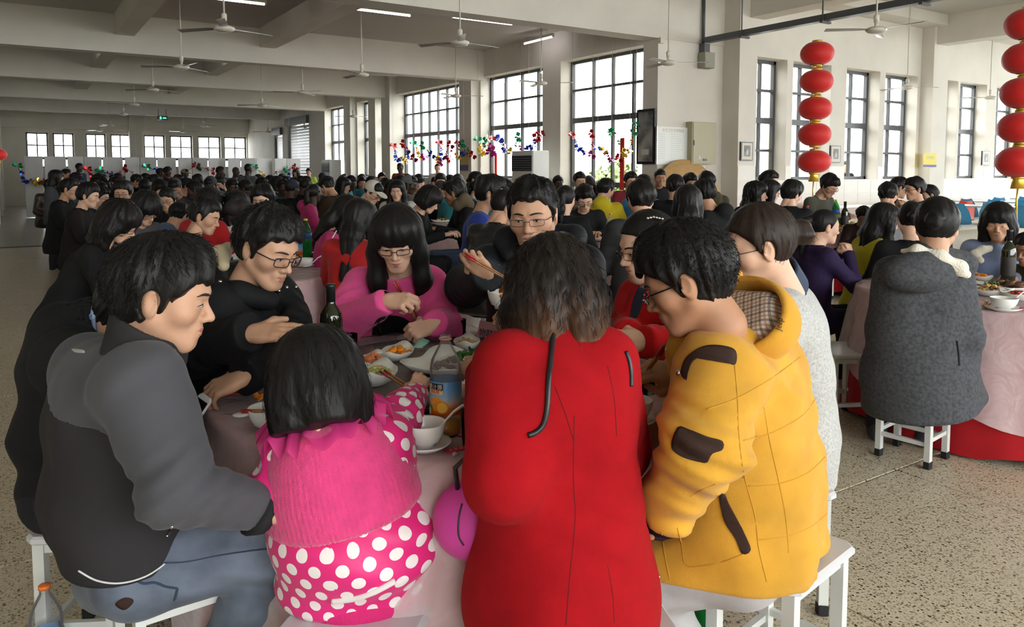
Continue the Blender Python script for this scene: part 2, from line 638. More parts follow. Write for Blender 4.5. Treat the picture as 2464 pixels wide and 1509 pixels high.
# right-hand wall of narrow windows
RW = [(1817, 1889), (1903, 1994), (2031, 2111), (2124, 2201), (2250, 2298), (2303, 2367), (2391, 2450), (2453, 2510), (2545, 2600), (2625, 2680)]
RZT, RZB = float(onY(1850, 139, YR)[2]), float(onY(2070, 432, YR)[2])
ropens = [(xr(a), xr(b), RZB, RZT) for a, b in RW]
XE = 27.0
XA1 = float(onY(1735, 400, YA)[0])
wall_run('wall_right', 'X', YR, YR + 0.42, XA1, XE, -0.05, CEIL2 + .3, ropens, M['wall'])
for o in ropens:
 window('X', YR + 0.30, o[0], o[1], RZB, RZT, (.5,), (.25, .5, .75), (1,), bar=0.05)
wall_run('wall_noticeboard', 'X', YA, YA + 0.3, XW, XA1 + .05, -0.05, CEIL2 + .3, [], M['wall'])
# pilasters
def pil(name, x0, x1, y0, y1, z1=CEIL): return struct(MB().box(((x0 + x1) / 2, (y0 + y1) / 2, z1 / 2), (x1 - x0, y1 - y0, z1)).build(name, M['wall']))
pil('pillar_right', xr(2205) + .05, xr(2250) - .12, YR - 0.28, YR, CEIL2)
for k, px in enumerate((1138, 945, 851)):
 y = yw(px)
 pil('pillar_window_side', XW - 0.22, XW, y - .3, y + .3)

# wainscot tiles
def tile_band(parent, axis, c, a0, a1, z0, z1, tw, th, skip=()):
 na, nz = max(1, round((a1 - a0) / tw)), max(1, round((z1 - z0) / th))
 tw, th = (a1 - a0) / na, (z1 - z0) / nz
 d = (tw - .006, .012, th - .006) if axis == 'X' else (.012, tw - .006, th - .006)
 me = MB().box((0, 0, 0), d).mesh('tile')
 for i in range(na):
  for j in range(nz):
   a, z = a0 + (i + .5) * tw, z0 + (j + .5) * th
   if any(s0 < a < s1 and q0 < z < q1 for s0, s1, q0, q1 in skip): continue
   mesh_obj('tile', me, M['tile'], parent, (a, c, z) if axis == 'X' else (c, a, z))
WZ = 1.53
wr = bpy.data.objects['wall_right']
for k, (a, b) in enumerate([(XA1, ropens[0][0])] + [(ropens[i][1], ropens[i + 1][0]) for i in range(8)]):
 if b - a > .1: tile_band(wr, 'X', YR - .004, a, b, RZB, WZ, .46, .28)
tile_band(wr, 'X', YR - .004, XA1, ropens[8][0], 0.42, RZB, .46, .3)
tile_band(bpy.data.objects['wall_noticeboard'], 'X', YA - .004, XW, XA1, 0.6, WZ, .46, .3)

for i in range(4):
 tile_band(bpy.data.objects['wall_windows'], 'Y', XW - .004, opens[i][1], opens[i + 1][0], 0.9, WZ, .46, .3)

# far wall with its paired windows, left-hand wall and columns
def xf_(px): return float(onY(px, 360, YF)[0])
FW = [(63, 117), (128, 179), (207, 256), (267, 315), (347, 398), (410, 464), (477, 532), (540, 594)]
FZT, FZB = float(onY(330, 324, YF)[2]), float(onY(330, 404, YF)[2])
fopens = [(xf_(a), xf_(b), FZB, FZT) for a, b in FW]
wall_run('wall_far', 'X', YF, YF + .4, -4.6, XW, -0.05, CEIL + .3, fopens, M['wall'])
for o in fopens:
 window('X', YF + .2, o[0], o[1], FZB, FZT, (.5,), (.27, .64), (0,), bar=0.05)
xc = xf_(325)
struct(MB().box((xc, YF - .2, 2), (.5, .4, 4.2)).build('pillar_far', M['wall']))
wall_run('wall_left', 'Y', -4.6, -4.3, -6.3, YF, -0.05, CEIL2 + .3, [], M['wall'])
for y in (24.7, 29.5, 34.0):
 struct(MB().box((-0.62, y + .25, 2.1), (.52, .5, 4.3)).build('pillar_aisle', M['wall']))
struct(MB().box((-0.75, 36.0, 2.1), (.2, 4.0, 4.3)).build('wall_kitchen', M['wall']))

# back of the hall (behind the lens) with its own windows, and the end wall
bopens = [(x, x + 3.0, 0.6, 4.5) for x in (-3.0, 0.4, 3.8, 7.2, 10.6, 14.0, 17.4, 20.8)]
wall_run('wall_back', 'X', -6.4, -6.0, -4.6, XE, -0.05, CEIL2 + .3, bopens, M['wall'])
for o in bopens:
 window('X', -6.3, o[0], o[1], 0.6, 4.5, (.25, .5, .75), (.5, .75), (0,))
eopens = [(y, y + 2.6, 0.6, 4.5) for y in (-5.4, -2.4, 0.6, 3.6, 6.6)]
wall_run('wall_end', 'Y', XE, XE + .4, -6.4, YR + .4, -0.05, CEIL2 + .3, eopens, M['wall'])
for o in eopens:
 window('Y', XE + .3, o[0], o[1], 0.6, 4.5, (.33, .66), (.5, .75), (0,))

# ceilings and beams
struct(MB().box((2.5, 24.2, CEIL + .1), (14.6, 28.5, .2)).build('ceiling', M['ceil']))
struct(MB().box((11.2, 1.9, CEIL2 + .1), (32, 16.6, .2)).build('ceiling_front', M['ceil']))
BZ = 3.60
def beam(x0, x1, y0, y1, z0, z1, name='ceiling_beam'):
 return struct(MB().box(((x0 + x1) / 2, (y0 + y1) / 2, (z0 + z1) / 2), (x1 - x0, y1 - y0, z1 - z0)).build(name, M['wall']))
beam(-4.5, XA1, YA - .02, YA + .36, 3.74, CEIL2 + .05)
for y in (16.0, 21.3, 27.0, 32.8):
 beam(-4.5, XW, y - .17, y + .17, BZ, CEIL)
beam(-4.5, XW, YF - .25, YF, 3.25, CEIL)
for (y0, y1) in ((YA + .3, 15.83), (16.17, 21.13), (21.47, 26.83)):
 for x in (1.8, 4.4):
  beam(x - .16, x + .16, y0, y1, 3.92, CEIL)
XB1, XB2 = float(onY(1805, 40, YR)[0]), float(onY(2225, 100, YR)[0])
for x in (XB1, XB2, 2 * XB2 - XB1):
 beam(x, x + .4, -6, YR, float(onY(1805, 42, YR)[2]), CEIL2)
beam(9.6, XE, 3.2, 3.5, 4.5, CEIL2)
beam(9.6, XE, YR - .5, YR, 4.62, CEIL2)
struct(MB().box((XW + .05, YA - .03, 3.7), (.1, .06, .1)).build('trim_1', M['wall']))

# roller shutters
M['shutter'] = mat('shutter_steel', (0.23, 0.23, 0.23), 0.4, metal=0.5)
for k, (a, b, z0, z1) in enumerate(SHUT):
 s = empty('roller_shutter', (XW + .1, (a + b) / 2, 0), 0, ['tall grey roller shutter closed in the window wall past the last windows', 'narrower far grey roller shutter closed beside the far wall'][k], 'shutter')
 sl = MB()
 prof = [(-.02, -.055), (.0, -.05), (.02, -.02), (.02, .02), (.0, .05), (-.02, .055)]
 me = MB().prism(prof, -(b - a) / 2, (b - a) / 2, Matrix(((1, 0, 0), (0, 0, 1), (0, 1, 0)))).mesh('slat')
 n = int((z1 - z0) / .115)
 for i in range(n):
  mesh_obj('slat', me, M['shutter'], s, (0, 0, z0 + .06 + i * .115))
 for sg in (-1, 1):
  MB().box((.0, sg * ((b - a) / 2 - .03), z1 / 2), (.1, .06, z1)).build('guide_rail', M['frame'], s)
 MB().box((-.06, 0, z1 + .12), (.3, (b - a), .3)).build('shutter_box', M['frame'], s)

# outdoors
struct(MB().box((15, 15, -0.4), (120, 120, .2)).build('ground_outside', M['concrete']))
M['porch'] = mat('pale_porch_tile', (0.66, 0.63, 0.58), 0.7)
def porch(x, y, w, h):
 o = struct(MB().box((x, y, h / 2 - .3), (w, w, h)).build('pillar_porch', M['porch']))
for (x, y) in ((13.2, 17.2), (13.2, 21.5), (13.2, 26.5), (13.0, 13.6)):
 porch(x, y, .62, 4.6)
M['leaf'] = mat('pale_leaf', (0.20, 0.27, 0.09), 0.6, var=0.3, vscale=5)
M['bark'] = mat('bark', (0.13, 0.10, 0.07), 0.9)
def leafy(loc, R, n, seed):
 rg = np.random.RandomState(seed)
 t = empty('tree', loc, 0, None, 'tree')
 mb = MB()
 mb.tube([(0, 0, -.3), (.05, .02, R * .6), (0, .1, R * 1.3)], [.12, .09, .05], 7)
 mb.build('trunk', M['bark'], t)
 d = rg.normal(size=(n, 3)); d /= np.linalg.norm(d, axis=1)[:, None]
 c = d * (R * rg.uniform(.55, 1.0, (n, 1)) * (1 + .2 * np.sin(d[:, :1] * 5 + seed) * np.cos(d[:, 1:2] * 4))) + np.array([0, 0, R * 1.35])
 u = rg.normal(size=(n, 3)); u /= np.linalg.norm(u, axis=1)[:, None]
 w = np.cross(u, d); w /= np.linalg.norm(w, axis=1)[:, None] + 1e-6
 s = .14
 V = np.stack([c - u * s, c + w * s * .5, c + u * s, c - w * s * .5], 1).reshape(-1, 3)
 Q = np.arange(4 * n).reshape(-1, 4)
 o = mesh_obj('foliage', np_mesh('foliage', V, Q), M['leaf'], t)
 o['kind'] = 'stuff'
 return t
for i, (px, D, R) in enumerate(((1398, 26, .75), (1482, 24, .85), (1532, 27, .8), (1265, 30, .75))):
 p = pt(px, 420, D)
 t = leafy((p[0], p[1], -.3), R, 1500, i)
 t['label'] = ['pale green shrub outside the tall window, left of the door post', 'bushy pale shrub outside behind the red ribbon on the window', 'pale shrub outside by the dark scroll picture', 'pale shrub outside behind the white air conditioner'][i]

# daylight portals: let the sampler find the window openings
def portal(loc, rot, sx, sy):
 l = bpy.data.lights.new('daylight_portal', 'AREA')
 l.shape = 'RECTANGLE'; l.size = sx; l.size_y = sy
 l.cycles.is_portal = True
 o = bpy.data.objects.new('daylight_portal', l)
 link(o); o.location = loc; o.rotation_euler = rot
for o in opens:
 portal((XW + .42, (o[0] + o[1]) / 2, (o[2] + o[3]) / 2), (0, math.pi / 2, 0), o[3] - o[2], o[1] - o[0])
for o in ropens:
 portal(((o[0] + o[1]) / 2, YR + .44, (o[2] + o[3]) / 2), (-math.pi / 2, 0, 0), o[1] - o[0], o[3] - o[2])
for o in bopens:
 portal(((o[0] + o[1]) / 2, -6.42, (o[2] + o[3]) / 2), (math.pi / 2, 0, 0), o[1] - o[0], o[3] - o[2])
for o in eopens:
 portal((XE + .42, (o[0] + o[1]) / 2, (o[2] + o[3]) / 2), (0, math.pi / 2, 0), o[3] - o[2], o[1] - o[0])
for o in fopens:
 portal(((o[0] + o[1]) / 2, YF + .42, (o[2] + o[3]) / 2), (-math.pi / 2, 0, 0), o[1] - o[0], o[3] - o[2])
# ------------------------------------------------------------------ people: heads, hands, hair, clothes
def skin_mat(name, c):
 return mat(name, c, 0.5, var=0.10, vscale=14, bump=0.05, bscale=220, spec=0.35, sss=0.12)
M['skin'] = skin_mat('skin', (0.52, 0.295, 0.19))
M['skin_pale'] = skin_mat('pale_skin', (0.64, 0.39, 0.275))
M['skin_tan'] = skin_mat('tanned_skin', (0.36, 0.18, 0.105))
M['skin_dark'] = skin_mat('dark_skin', (0.055, 0.03, 0.02))
M['lip'] = mat('lips', (0.38, 0.15, 0.115), 0.45)
M['eyewhite'] = mat('eye_white', (0.46, 0.42, 0.39), 0.3)
M['iris'] = mat('dark_iris', (0.012, 0.008, 0.006), 0.12)
M['brow'] = mat('eyebrow_hair', (0.018, 0.013, 0.011), 0.7)
M['lens'] = glass_mat('spectacle_lens', (0.96, 0.96, 0.97), 0.05)
M['spec_black'] = mat('black_plastic', (0.008, 0.008, 0.009), 0.25)
M['spec_metal'] = mat('dark_metal', (0.10, 0.09, 0.09), 0.25, metal=0.9)

def hair_mat(name, c, tip=None):
 m = mat(name, c, 0.5, spec=0.28, bump=0.5, bscale=140, stretch=(1, 1, 0.06), dist=0.003)
 return m
M['hair'] = hair_mat('black_hair', (0.0075, 0.0065, 0.006))
M['hair_brown'] = hair_mat('dark_brown_hair', (0.022, 0.013, 0.009))
M['hair_grey'] = hair_mat('greying_hair', (0.05, 0.048, 0.045))

def head_fn(g=None):
 g = g or {}
 jw, fl, nz, nk = g.get('jaw', 1.0), g.get('full', 1.0), g.get('nose', 1.0), g.get('neck', 1.0)
 def fn(p):
  q = p.copy(); q[:, 0] = np.abs(q[:, 0])
  d = ell(p, (0, -.014, .030), (.074, .094, .089))
  d = smin(d, cone(q, (0, .026, .022), (0, .043, -.072), .060, .037 * fl), .03)
  d = smin(d, cone(q, (.049 * jw, .0, -.045), (.014 * jw, .060, -.090), .021 * fl, .019), .03)
  d = smin(d, cone(q, (0, .070, -.094), (.008 * jw, .068, -.094), .017), .018)
  d = smin(d, ell(q, (.040, .048, -.016), (.031 * fl, .031, .030)), .025)
  d = smin(d, cone(q, (.012, .081, .026), (.042, .066, .029), .0105), .016)
  d = smin(d, ell(q, (0, .079, -.058), (.026, .017, .022)), .014)
  d = smax(d, -ell(q, (.032, .103, .004), (.020, .018, .012)), .012)
  d = smin(d, ell(q, (.0315, .0745, .003), (.0165, .0130, .0115)), .005)
  d = smin(d, cone(q, (0, .080, .012), (0, .106 * nz, -.027), .0068, .0108), .012)
  d = smin(d, ell(q, (.0120, .093 * nz, -.032), (.0085, .0105, .0080)), .007)
  d = smax(d, -cone(q, (0, .102, -.060), (.023, .090, -.062), .0028), .005)
  d = smin(d, cone(q, (0, .087, -.0685), (.012, .084, -.068), .0052), .006)
  d = smin(d, cone(p, (0, -.020, -.045), (0, -.040 * g.get('nl', 1), -.17 * g.get('nl', 1)), .050 * nk, .056 * nk), .03)
  e = ell(q, (.0775, -.012, -.006), (.0085, .020, .033), np.array(Matrix.Rotation(rad(-22), 3, 'Z') @ Matrix.Rotation(rad(8), 3, 'Y')))
  e = smax(e, -ell(q, (.0865, -.006, -.002), (.0065, .011, .020)), .006)
  return smin(d, e, .008)
 return fn

_HC = {}
def head_mesh(g=None, h=.0042):
 key = (tuple(sorted((g or {}).items())), h)
 if key not in _HC:
  fn = head_fn(g)
  _HC[key] = nets(fn, (-.10, -.125, -.175), (.10, .13, .135), h) + (fn,)
 return _HC[key]

def on_face(fn, xs, zs, out=0.0):
 """front surface points of the head at the given x, z"""
 ys = np.linspace(.14, -.02, 321).astype(np.float32)
 R = []
 for x, z in zip(xs, zs):
  P = np.stack([np.full_like(ys, x), ys, np.full_like(ys, z)], -1)
  k = int(np.argmax(fn(P) < 0))
  R.append((x, ys[k] + out, z))
 return R

_FC = {}
def face_parts(g=None, lod=0):
 """meshes shared by all faces of one shape: eyes, lids, eyebrows, lips, glasses (head-local)"""
 key = (tuple(sorted((g or {}).items())), lod)
 if key in _FC: return _FC[key]
 fn = head_mesh(g, .0042 if lod == 0 else .007)[2]
 n = 12 if lod == 0 else 6
 out = {}
 for s, nm in ((-1, 'l'), (1, 'r')):
  c = on_face(fn, [s * .0315], [.0022])[0]
  eb = MB()
  eb.ball((c[0], c[1] - .0032, c[2]), (.0122, .0050, .0029), n, 6)
  k = len(eb.f)
  eb.ball((c[0], c[1] - .0005, c[2] - .0006), (.0050, .0031, .0029), n, 6)
  me = eb.mesh('eye')
  me.materials.append(M['eyewhite']); me.materials.append(M['iris'])
  me.polygons.foreach_set('material_index', [0] * k + [1] * (len(eb.f) - k))
  out['eye_' + nm] = me
  xs = [s * v for v in (.0165, .023, .0315, .040, .0475)]
  out['lid_' + nm] = MB().tube(on_face(fn, xs, [.0022, .0046, .0056, .0046, .0018], .0004), [.0007, .0014, .0016, .0015, .0008], 5).mesh('eyelash')
  xs = [s * v for v in (.011, .020, .032, .042, .052)]
  out['brow_' + nm] = MB().tube(on_face(fn, xs, [.0245, .0270, .0285, .0275, .0235], .0002), [.0022, .0034, .0034, .0026, .0010], 6).mesh('eyebrow')
 h = .0022 if lod == 0 else .004
 def lf(p):
  q = p.copy(); q[:, 0] = np.abs(q[:, 0])
  up = ell(q, (.005, .095, -.0565), (.0150, .03, .0046)); lo = ell(q, (0, .095, -.0665), (.0130, .03, .0056))
  return np.maximum(np.maximum(fn(p) - .0011, np.minimum(up, lo)), -(fn(p) + .004))
 V, Q = nets(lf, (-.03, .06, -.08), (.03, .12, -.045), h)
 out['lips'] = np_mesh('lips', V, Q) if len(V) else None
 _FC[key] = out
 return out

def glasses(fn, kind='black', h_=.0125, w_=.0235, drop=0.0):
 """rims, bridge, temples and lenses in head-local space"""
 fr, ln = MB(), MB()
 c = on_face(fn, [0], [.006])[0]
 yb = c[1] + .006
 r = .0016 if kind != 'metal' else .0010
 for s in (-1, 1):
  P = []
  for i in range(20):
   a = 2 * math.pi * i / 20
   ca, sa = math.cos(a), math.sin(a)
   x = s * .034 + w_ * math.copysign(abs(ca) ** .45, ca)
   z = -.001 - drop + h_ * math.copysign(abs(sa) ** .5, sa)
   P.append((x, yb + .004 - 3.2 * (abs(x) ** 2) * 1.1, z))
  fr.tube(P, r, 6, closed=True)
  ln.add([Vector(p) for p in P], [tuple(range(20))])
  fr.tube([(s * .0575, yb - .008, .005 - drop), (s * .071, yb - .02, .006 - drop), (s * .078, .0, .004 - drop), (s * .0785, -.018, -.004 - drop)], r * 1.15, 6)
 fr.tube([(-.011, yb + .004, .002 - drop), (0, yb + .007, .005 - drop), (.011, yb + .004, .002 - drop)], r, 6)
 return fr.mesh('glasses'), ln.mesh('lens')

# hair ---------------------------------------------------------------
def _hl(y, ys, zs):
 return np.interp(y, ys, zs).astype(np.float32)

def hair_fn(style, o=None):
 o = o or {}
 t = o.get('t', .016)
 seed = o.get('seed', 0)
 def strands(p, amp, fr=9.0):
  a = np.arctan2(p[:, 0], p[:, 1] + .035)
  r = np.sqrt(p[:, 0] ** 2 + (p[:, 1] + .035) ** 2)
  q = np.stack([np.cos(a), np.sin(a), p[:, 2] * 2.2 + r * 1.5], -1).astype(np.float32)
  return amp * (noise3(q, fr / 6.28 * 2, seed) + .6 * noise3(q, fr / 6.28 * 5, seed + 3))
 def cap(p, tt, kx=1.0):
  return ell(p, (0, -.016, .034), ((.076 + tt) * kx, .096 + tt * .9, .090 + tt))
 if style in ('short', 'crew', 'spiky'):
  def fn(p):
   tt = t if style != 'crew' else .008
   d = cap(p, tt)
   d = smin(d, ell(p, (0, .035, .085), (.058, .050, .030 + tt)), .03)
   d = d - strands(p, o.get('amp', .0058) if style != 'crew' else .0015, 10) - (.006 * noise3(p, 9, seed + 1) if style != 'crew' else 0)
   if style == 'spiky':
    q = p * A(1, 1, .35)
    d = d - .0075 * np.maximum(0, noise3(q, 20, seed + 5, 9)) * np.clip((p[:, 2] - .03) / .05, 0, 1)
   z0 = _hl(p[:, 1], [-.12, -.07, -.035, -.012, .014, .026, .048, .066, .085, .11], [-.085, -.085, -.060, -.045, -.025, .010, .040, .060, .066, .066])
   z0 = z0 + o.get('fringe', 0) * (p[:, 1] > .03) + .004 * noise3(p, 28, seed + 8) + .010 * noise3(p * A(1, 1, .15), 30, seed + 9) * (p[:, 1] > .025)
   d = smax(d, (z0 - p[:, 2]) * .8, .010)
   q = p.copy(); q[:, 0] = np.abs(q[:, 0])
   return smax(d, -ell(q, (.084, -.010, -.008), (.022, .022, .034)), .006)
  box = ((-.125, -.145, -.11), (.125, .145, .175))
 elif style in ('long', 'bob', 'child'):
  L = o.get('len', .34 if style == 'long' else .135)
  bang = o.get('bang', True)
  sp = o.get('spread', 1.0)
  def fn(p):
   d = cap(p, t + .004)
   q = p.copy(); q[:, 0] = np.abs(q[:, 0])
   if style == 'long':
    side = chain(q, [A(.060, .0, .06), A(.085 * sp, .012, -.05), A(.090 * sp, .030, -.17), A(.085 * sp, .045, -L)], [.045, .036, .040, .022], .03)
    back = smin(cone(q, (0, -.055, .05), (.02, -.085, -.12), .07, .055), cone(q, (.02, -.085, -.12), (.02, -.10, -L * .9), .055, .03), .04)
   else:
    side = chain(q, [A(.050, .0, .06), A(.080 * sp, .005, -.03), A(.088 * sp, .008, -L + .02)], [.045, .040, .036], .03)
    back = chain(q, [A(0, -.05, .05), A(.03 * sp, -.065, -.03), A(.045 * sp, -.062, -L + .02)], [.075, .066, .060], .05)
   d = smin(d, smin(side, back, .04), .03)
   d = smin(d, cone(q, (0, .045, .075), (.03, .05, .07), .046), .03)
   d = d - strands(p, o.get('amp', .0035), 12)
   # the face stays free
   top = o.get('brow', .030) if bang else .066
   fx = o.get('open', .056)
   face = np.maximum(np.maximum(q[:, 0] - fx, p[:, 2] - (top + .004 * noise3(p * A(1, 0, 0), 45, seed))), .018 - p[:, 1])
   d = smax(d, -face, .010)
   if style != 'long':
    d = smax(d, -(p[:, 2] + L + .010 * noise3(p, 9, seed + 2) * .5) * .9, .012)
    d = smax(d, -ell(p, (0, .055, -.10), (.052, .085, .085)), .01)
   else:
    d = smax(d, -ell(p, (0, .09, -.13), (.058, .085, .10)), .012)
   return d
  e = L + .04
  box = ((-.16 * max(1, sp), -.18, -e), (.16 * max(1, sp), .15, .165))
 elif style in ('bun', 'pony'):
  def fn(p):
   d = cap(p, t * .55)
   d = d - strands(p, .0022, 12)
   z0 = _hl(p[:, 1], [-.12, -.07, -.035, -.012, .012, .026, .045, .062, .085], [-.085, -.08, -.055, -.02, -.012, .022, .046, .066, .075])
   d = smax(d, (z0 - p[:, 2]) * .8, .010)
   q = p.copy(); q[:, 0] = np.abs(q[:, 0])
   d = smax(d, -ell(q, (.084, -.010, -.008), (.020, .022, .033)), .006)
   if style == 'bun':
    b = ell(p, (0, -.135, .012), (.040, .036, .040)) - .005 * noise3(p, 22, 4)
    return smin(d, b, .012)
   tl = chain(p, [A(0, -.115, .05), A(0, -.155, .02), A(0, -.160, -.10), A(0, -.145, -.24)], [.024, .032, .034, .010], .02) - strands(p, .003, 20)
   return smin(d, tl, .012)
  box = ((-.12, -.21, -.28 if style == 'pony' else -.11), (.12, .13, .16))
 elif style in ('cap', 'beanie'):
  def fn(p):
   d = smax(cap(p, .010), (_hl(p[:, 1], [-.12, 0, .1], [-.0, .015, .045]) - p[:, 2]), .008)
   if style == 'cap':
    v = smax(ell(p, (0, .105, .048), (.065, .075, .010)), -(p[:, 1] - .04), .01)
    d = smin(d, v, .008)
   return d
  box = ((-.11, -.13, -.03), (.11, .20, .155))
 return fn, box

_HM = {}
def hair_mesh(style, o=None, h=.005):
 key = (style, tuple(sorted((o or {}).items())), h)
 if key not in _HM:
  fn, box = hair_fn(style, o)
  _HM[key] = np_mesh('hair', *nets(fn, box[0], box[1], h))
 return _HM[key]

def strand_mesh(style, o, n, length=.035, seed=1, rad_=.0008, up=.35, lo=.0):
 """fine tapered locks lying on the hair surface: returns V, Q"""
 fn, box = hair_fn(style, o)
 rg = np.random.RandomState(seed)
 d = rg.normal(size=(n * 3, 3)).astype(np.float32)
 d /= np.linalg.norm(d, axis=1)[:, None]
 c = A(0, -.016, .02)
 lo_, hi_ = np.zeros(len(d)) + .04, np.zeros(len(d)) + .22
 for _ in range(14):
  m = (lo_ + hi_) / 2
  s = fn((c + d * m[:, None]).astype(np.float32)) < 0
  lo_ = np.where(s, m, lo_); hi_ = np.where(s, hi_, m)
 P = c + d * lo_[:, None]
 ok = (np.abs(fn(P.astype(np.float32))) < .004) & (P[:, 2] > lo) & (lo_ < .21) & (np.hypot(P[:, 0], P[:, 1] + .045) > .04)
 if style in ('short', 'spiky', 'crew'):
  ok &= P[:, 2] > np.interp(P[:, 1], [-.12, -.05, -.02, .02, .04, .07, .11], [-.045, -.03, .045, .055, .085, .098, .10])
 P, d = P[ok][:n], d[ok][:n]
 e = .003
 g = np.stack([fn((P + np.eye(3, dtype=np.float32)[i] * e).astype(np.float32)) - fn((P - np.eye(3, dtype=np.float32)[i] * e).astype(np.float32)) for i in range(3)], -1)
 g /= np.linalg.norm(g, axis=1)[:, None] + 1e-9
 # combed away from the whorl, down the head
 w = P - np.array([0, -.045, .14])
 t = w - g * np.einsum('ij,ij->i', w, g)[:, None]
 t /= np.linalg.norm(t, axis=1)[:, None] + 1e-9
 t = t + g * up + rg.normal(size=t.shape) * .12
 t /= np.linalg.norm(t, axis=1)[:, None]
 b = np.cross(t, g); b /= np.linalg.norm(b, axis=1)[:, None] + 1e-9
 L = length * rg.uniform(.6, 1.3, (len(P), 1))
 r = rad_
 P0 = P - g * .003
 P1 = P0 + t * L * .55 + g * .001
 P2 = P0 + t * L - g * L * .22
 r = r * rg.uniform(.5, 1.0, (len(P), 1))
 V = np.stack([P0 - b * r, P0 + b * r, P1 + g * r * 1.4, P1 + b * r * .9, P1 - b * r * .9, P2], 1).reshape(-1, 3)
 k = np.arange(len(P))[:, None] * 6
 Q = np.concatenate([k + np.array([0, 1, 3, 4]), ])
 T = np.concatenate([k + np.array([0, 4, 2]), k + np.array([1, 2, 3]), k + np.array([0, 2, 1]), k + np.array([4, 3, 5]), k + np.array([4, 5, 2]), k + np.array([3, 2, 5])])
 return V.astype(np.float32), Q, T

# hands --------------------------------------------------------------
HANDS = {
 'flat': ((6, 10, 6), (4, 8, 5), (6, 8, 6), (8, 10, 8), (-.062, .055, -.004), (-.070, .088, -.008)),
 'relax': ((25, 32, 20), (28, 34, 20), (32, 36, 22), (36, 38, 24), (-.055, .050, -.018), (-.050, .082, -.034)),
 'curl': ((50, 55, 30), (55, 60, 32), (58, 62, 34), (60, 64, 34), (-.050, .045, -.026), (-.030, .075, -.046)),
 'grip': ((38, 52, 28), (44, 58, 30), (58, 72, 40), (66, 76, 44), (-.050, .050, -.026), (-.026, .088, -.036)),
 'fist': ((72, 85, 55), (74, 86, 56), (76, 86, 56), (78, 86, 56), (-.046, .048, -.030), (-.014, .064, -.046)),
}
_HD = {}
def hand_mesh(kind, left=False, h=.0038):
 """wrist at the origin, fingers along +y, back of the hand +z; the right hand's thumb lies at -x"""
 key = (kind, left, h)
 if key in _HD: return _HD[key]
 spec = HANDS[kind]
 bx = (-.029, -.0095, .0105, .029); by = (.088, .094, .090, .080); ln = (.073, .081, .074, .058); fr = (.0088, .0092, .0086, .0076)
 segs = []
 for i in range(4):
  a = 0.0
  p = Vector((bx[i], by[i], 0))
  pts = [p.copy()]
  sp = (-.10, -.02, .05, .13)[i] * (1 if kind in ('flat', 'relax') else .35)
  for k, fr_ in enumerate((.44, .32, .24)):
   a += rad(spec[i][k])
   p = p + Vector((math.sin(sp) * math.cos(a), math.cos(sp) * math.cos(a), -math.sin(a))) * ln[i] * fr_
   pts.append(p.copy())
  segs.append((pts, fr[i]))
 th = [Vector((-.022, .012, -.006)), Vector(spec[4]), Vector(spec[5])]
 def fn(p):
  d = rbox(p, (0, .058, -.002), (.037, .034, .0125), .012)
  d = smin(d, rbox(p, (0, .030, -.002), (.030, .030, .0135), .0125), .015)
  d = smin(d, ell(p, (-.024, .035, -.010), (.017, .032, .014)), .012)
  d = smin(d, cone(p * A(1, 1, 1.2), (0, -.022, 0), (0, .01, 0), .026, .025), .02)
  t = chain(p, th, [.0135, .0115, .0085], .006)
  d = smin(d, t, .010)
  for pts, r in segs:
   f = chain(p, pts, [r * 1.06, r * 1.0, r * .9, r * .74], .003)
   f = smin(f, ell(p, pts[0], (r * 1.05, r * 1.2, r * 1.1)), .004)
   d = smin(d, f, .0035)
  return d
 V, Q = nets(fn, (-.095, -.075, -.12), (.065, .20, .035), h)
 if left:
  V = V * A(-1, 1, 1); Q = Q[:, ::-1]
 _HD[key] = (V, Q)
 return V, Q

def hand_frame(wrist, d, up, s=1.0):
 d = unit(d); up = np.asarray(up, float); up = unit(up - d * (up @ d))
 x = np.cross(d, up)
 Mx = np.eye(4)
 Mx[:3, 0], Mx[:3, 1], Mx[:3, 2], Mx[:3, 3] = x * s, d * s, up * s, wrist
 return Mx

# the default seated and standing skeletons (local: +y forward, +x to the person's right, floor at 0)
def seated(lean=8, head=(0, 0, 0), arms='table', seat=.41, scale=1.0, turn=0.0):
 up = lambda z: (z, 0)
 L = math.tan(rad(lean))
 z0 = seat + .09
 J = {}
 def sp(h): return A(0, h * L, z0 + h * math.cos(rad(lean)))
 J['pel'] = A(0, 0, z0); J['wai'] = sp(.17); J['che'] = sp(.37); J['nek'] = sp(.53)
 sh = sp(.475)
 J['shl'] = sh + A(-.165, 0, 0); J['shr'] = sh + A(.165, 0, 0)
 J['hed'] = sp(.53) + A(0, .045 + .08 * math.sin(rad(max(lean, 0) + head[1])), .145 - .02 * math.sin(rad(head[1])))
 J['yaw'], J['pitch'], J['roll'] = head
 y = float(sh[1])
 def arm(s, kind):
  if kind == 'table': return A(s * .235, y + .08, .74), A(s * .12, y + .30, .80)
  if kind == 'lap': return A(s * .235, y + .02, .70), A(s * .09, y + .22, .62)
  if kind == 'mouth': return A(s * .22, y + .19, .76), A(s * .06, y + .23, .97)
  if kind == 'phone': return A(s * .22, y + .08, .72), A(s * .06, y + .29, .86)
  if kind == 'side': return A(s * .25, y - .03, .70), A(s * .26, y + .06, .50)
 al, ar = (arms, arms) if isinstance(arms, str) else arms
 J['ell'], J['wrl'] = arm(-1, al); J['elr'], J['wrr'] = arm(1, ar)
 J['kinds'] = (al, ar)
 for s, k in ((-1, 'l'), (1, 'r')):
  J['hi' + k] = A(s * .085, .01, z0 - .01); J['kn' + k] = A(s * .11, .40, z0 + .0)
  J['an' + k] = A(s * .11, .40, .085); J['to' + k] = A(s * .12, .53, .04)
 return J

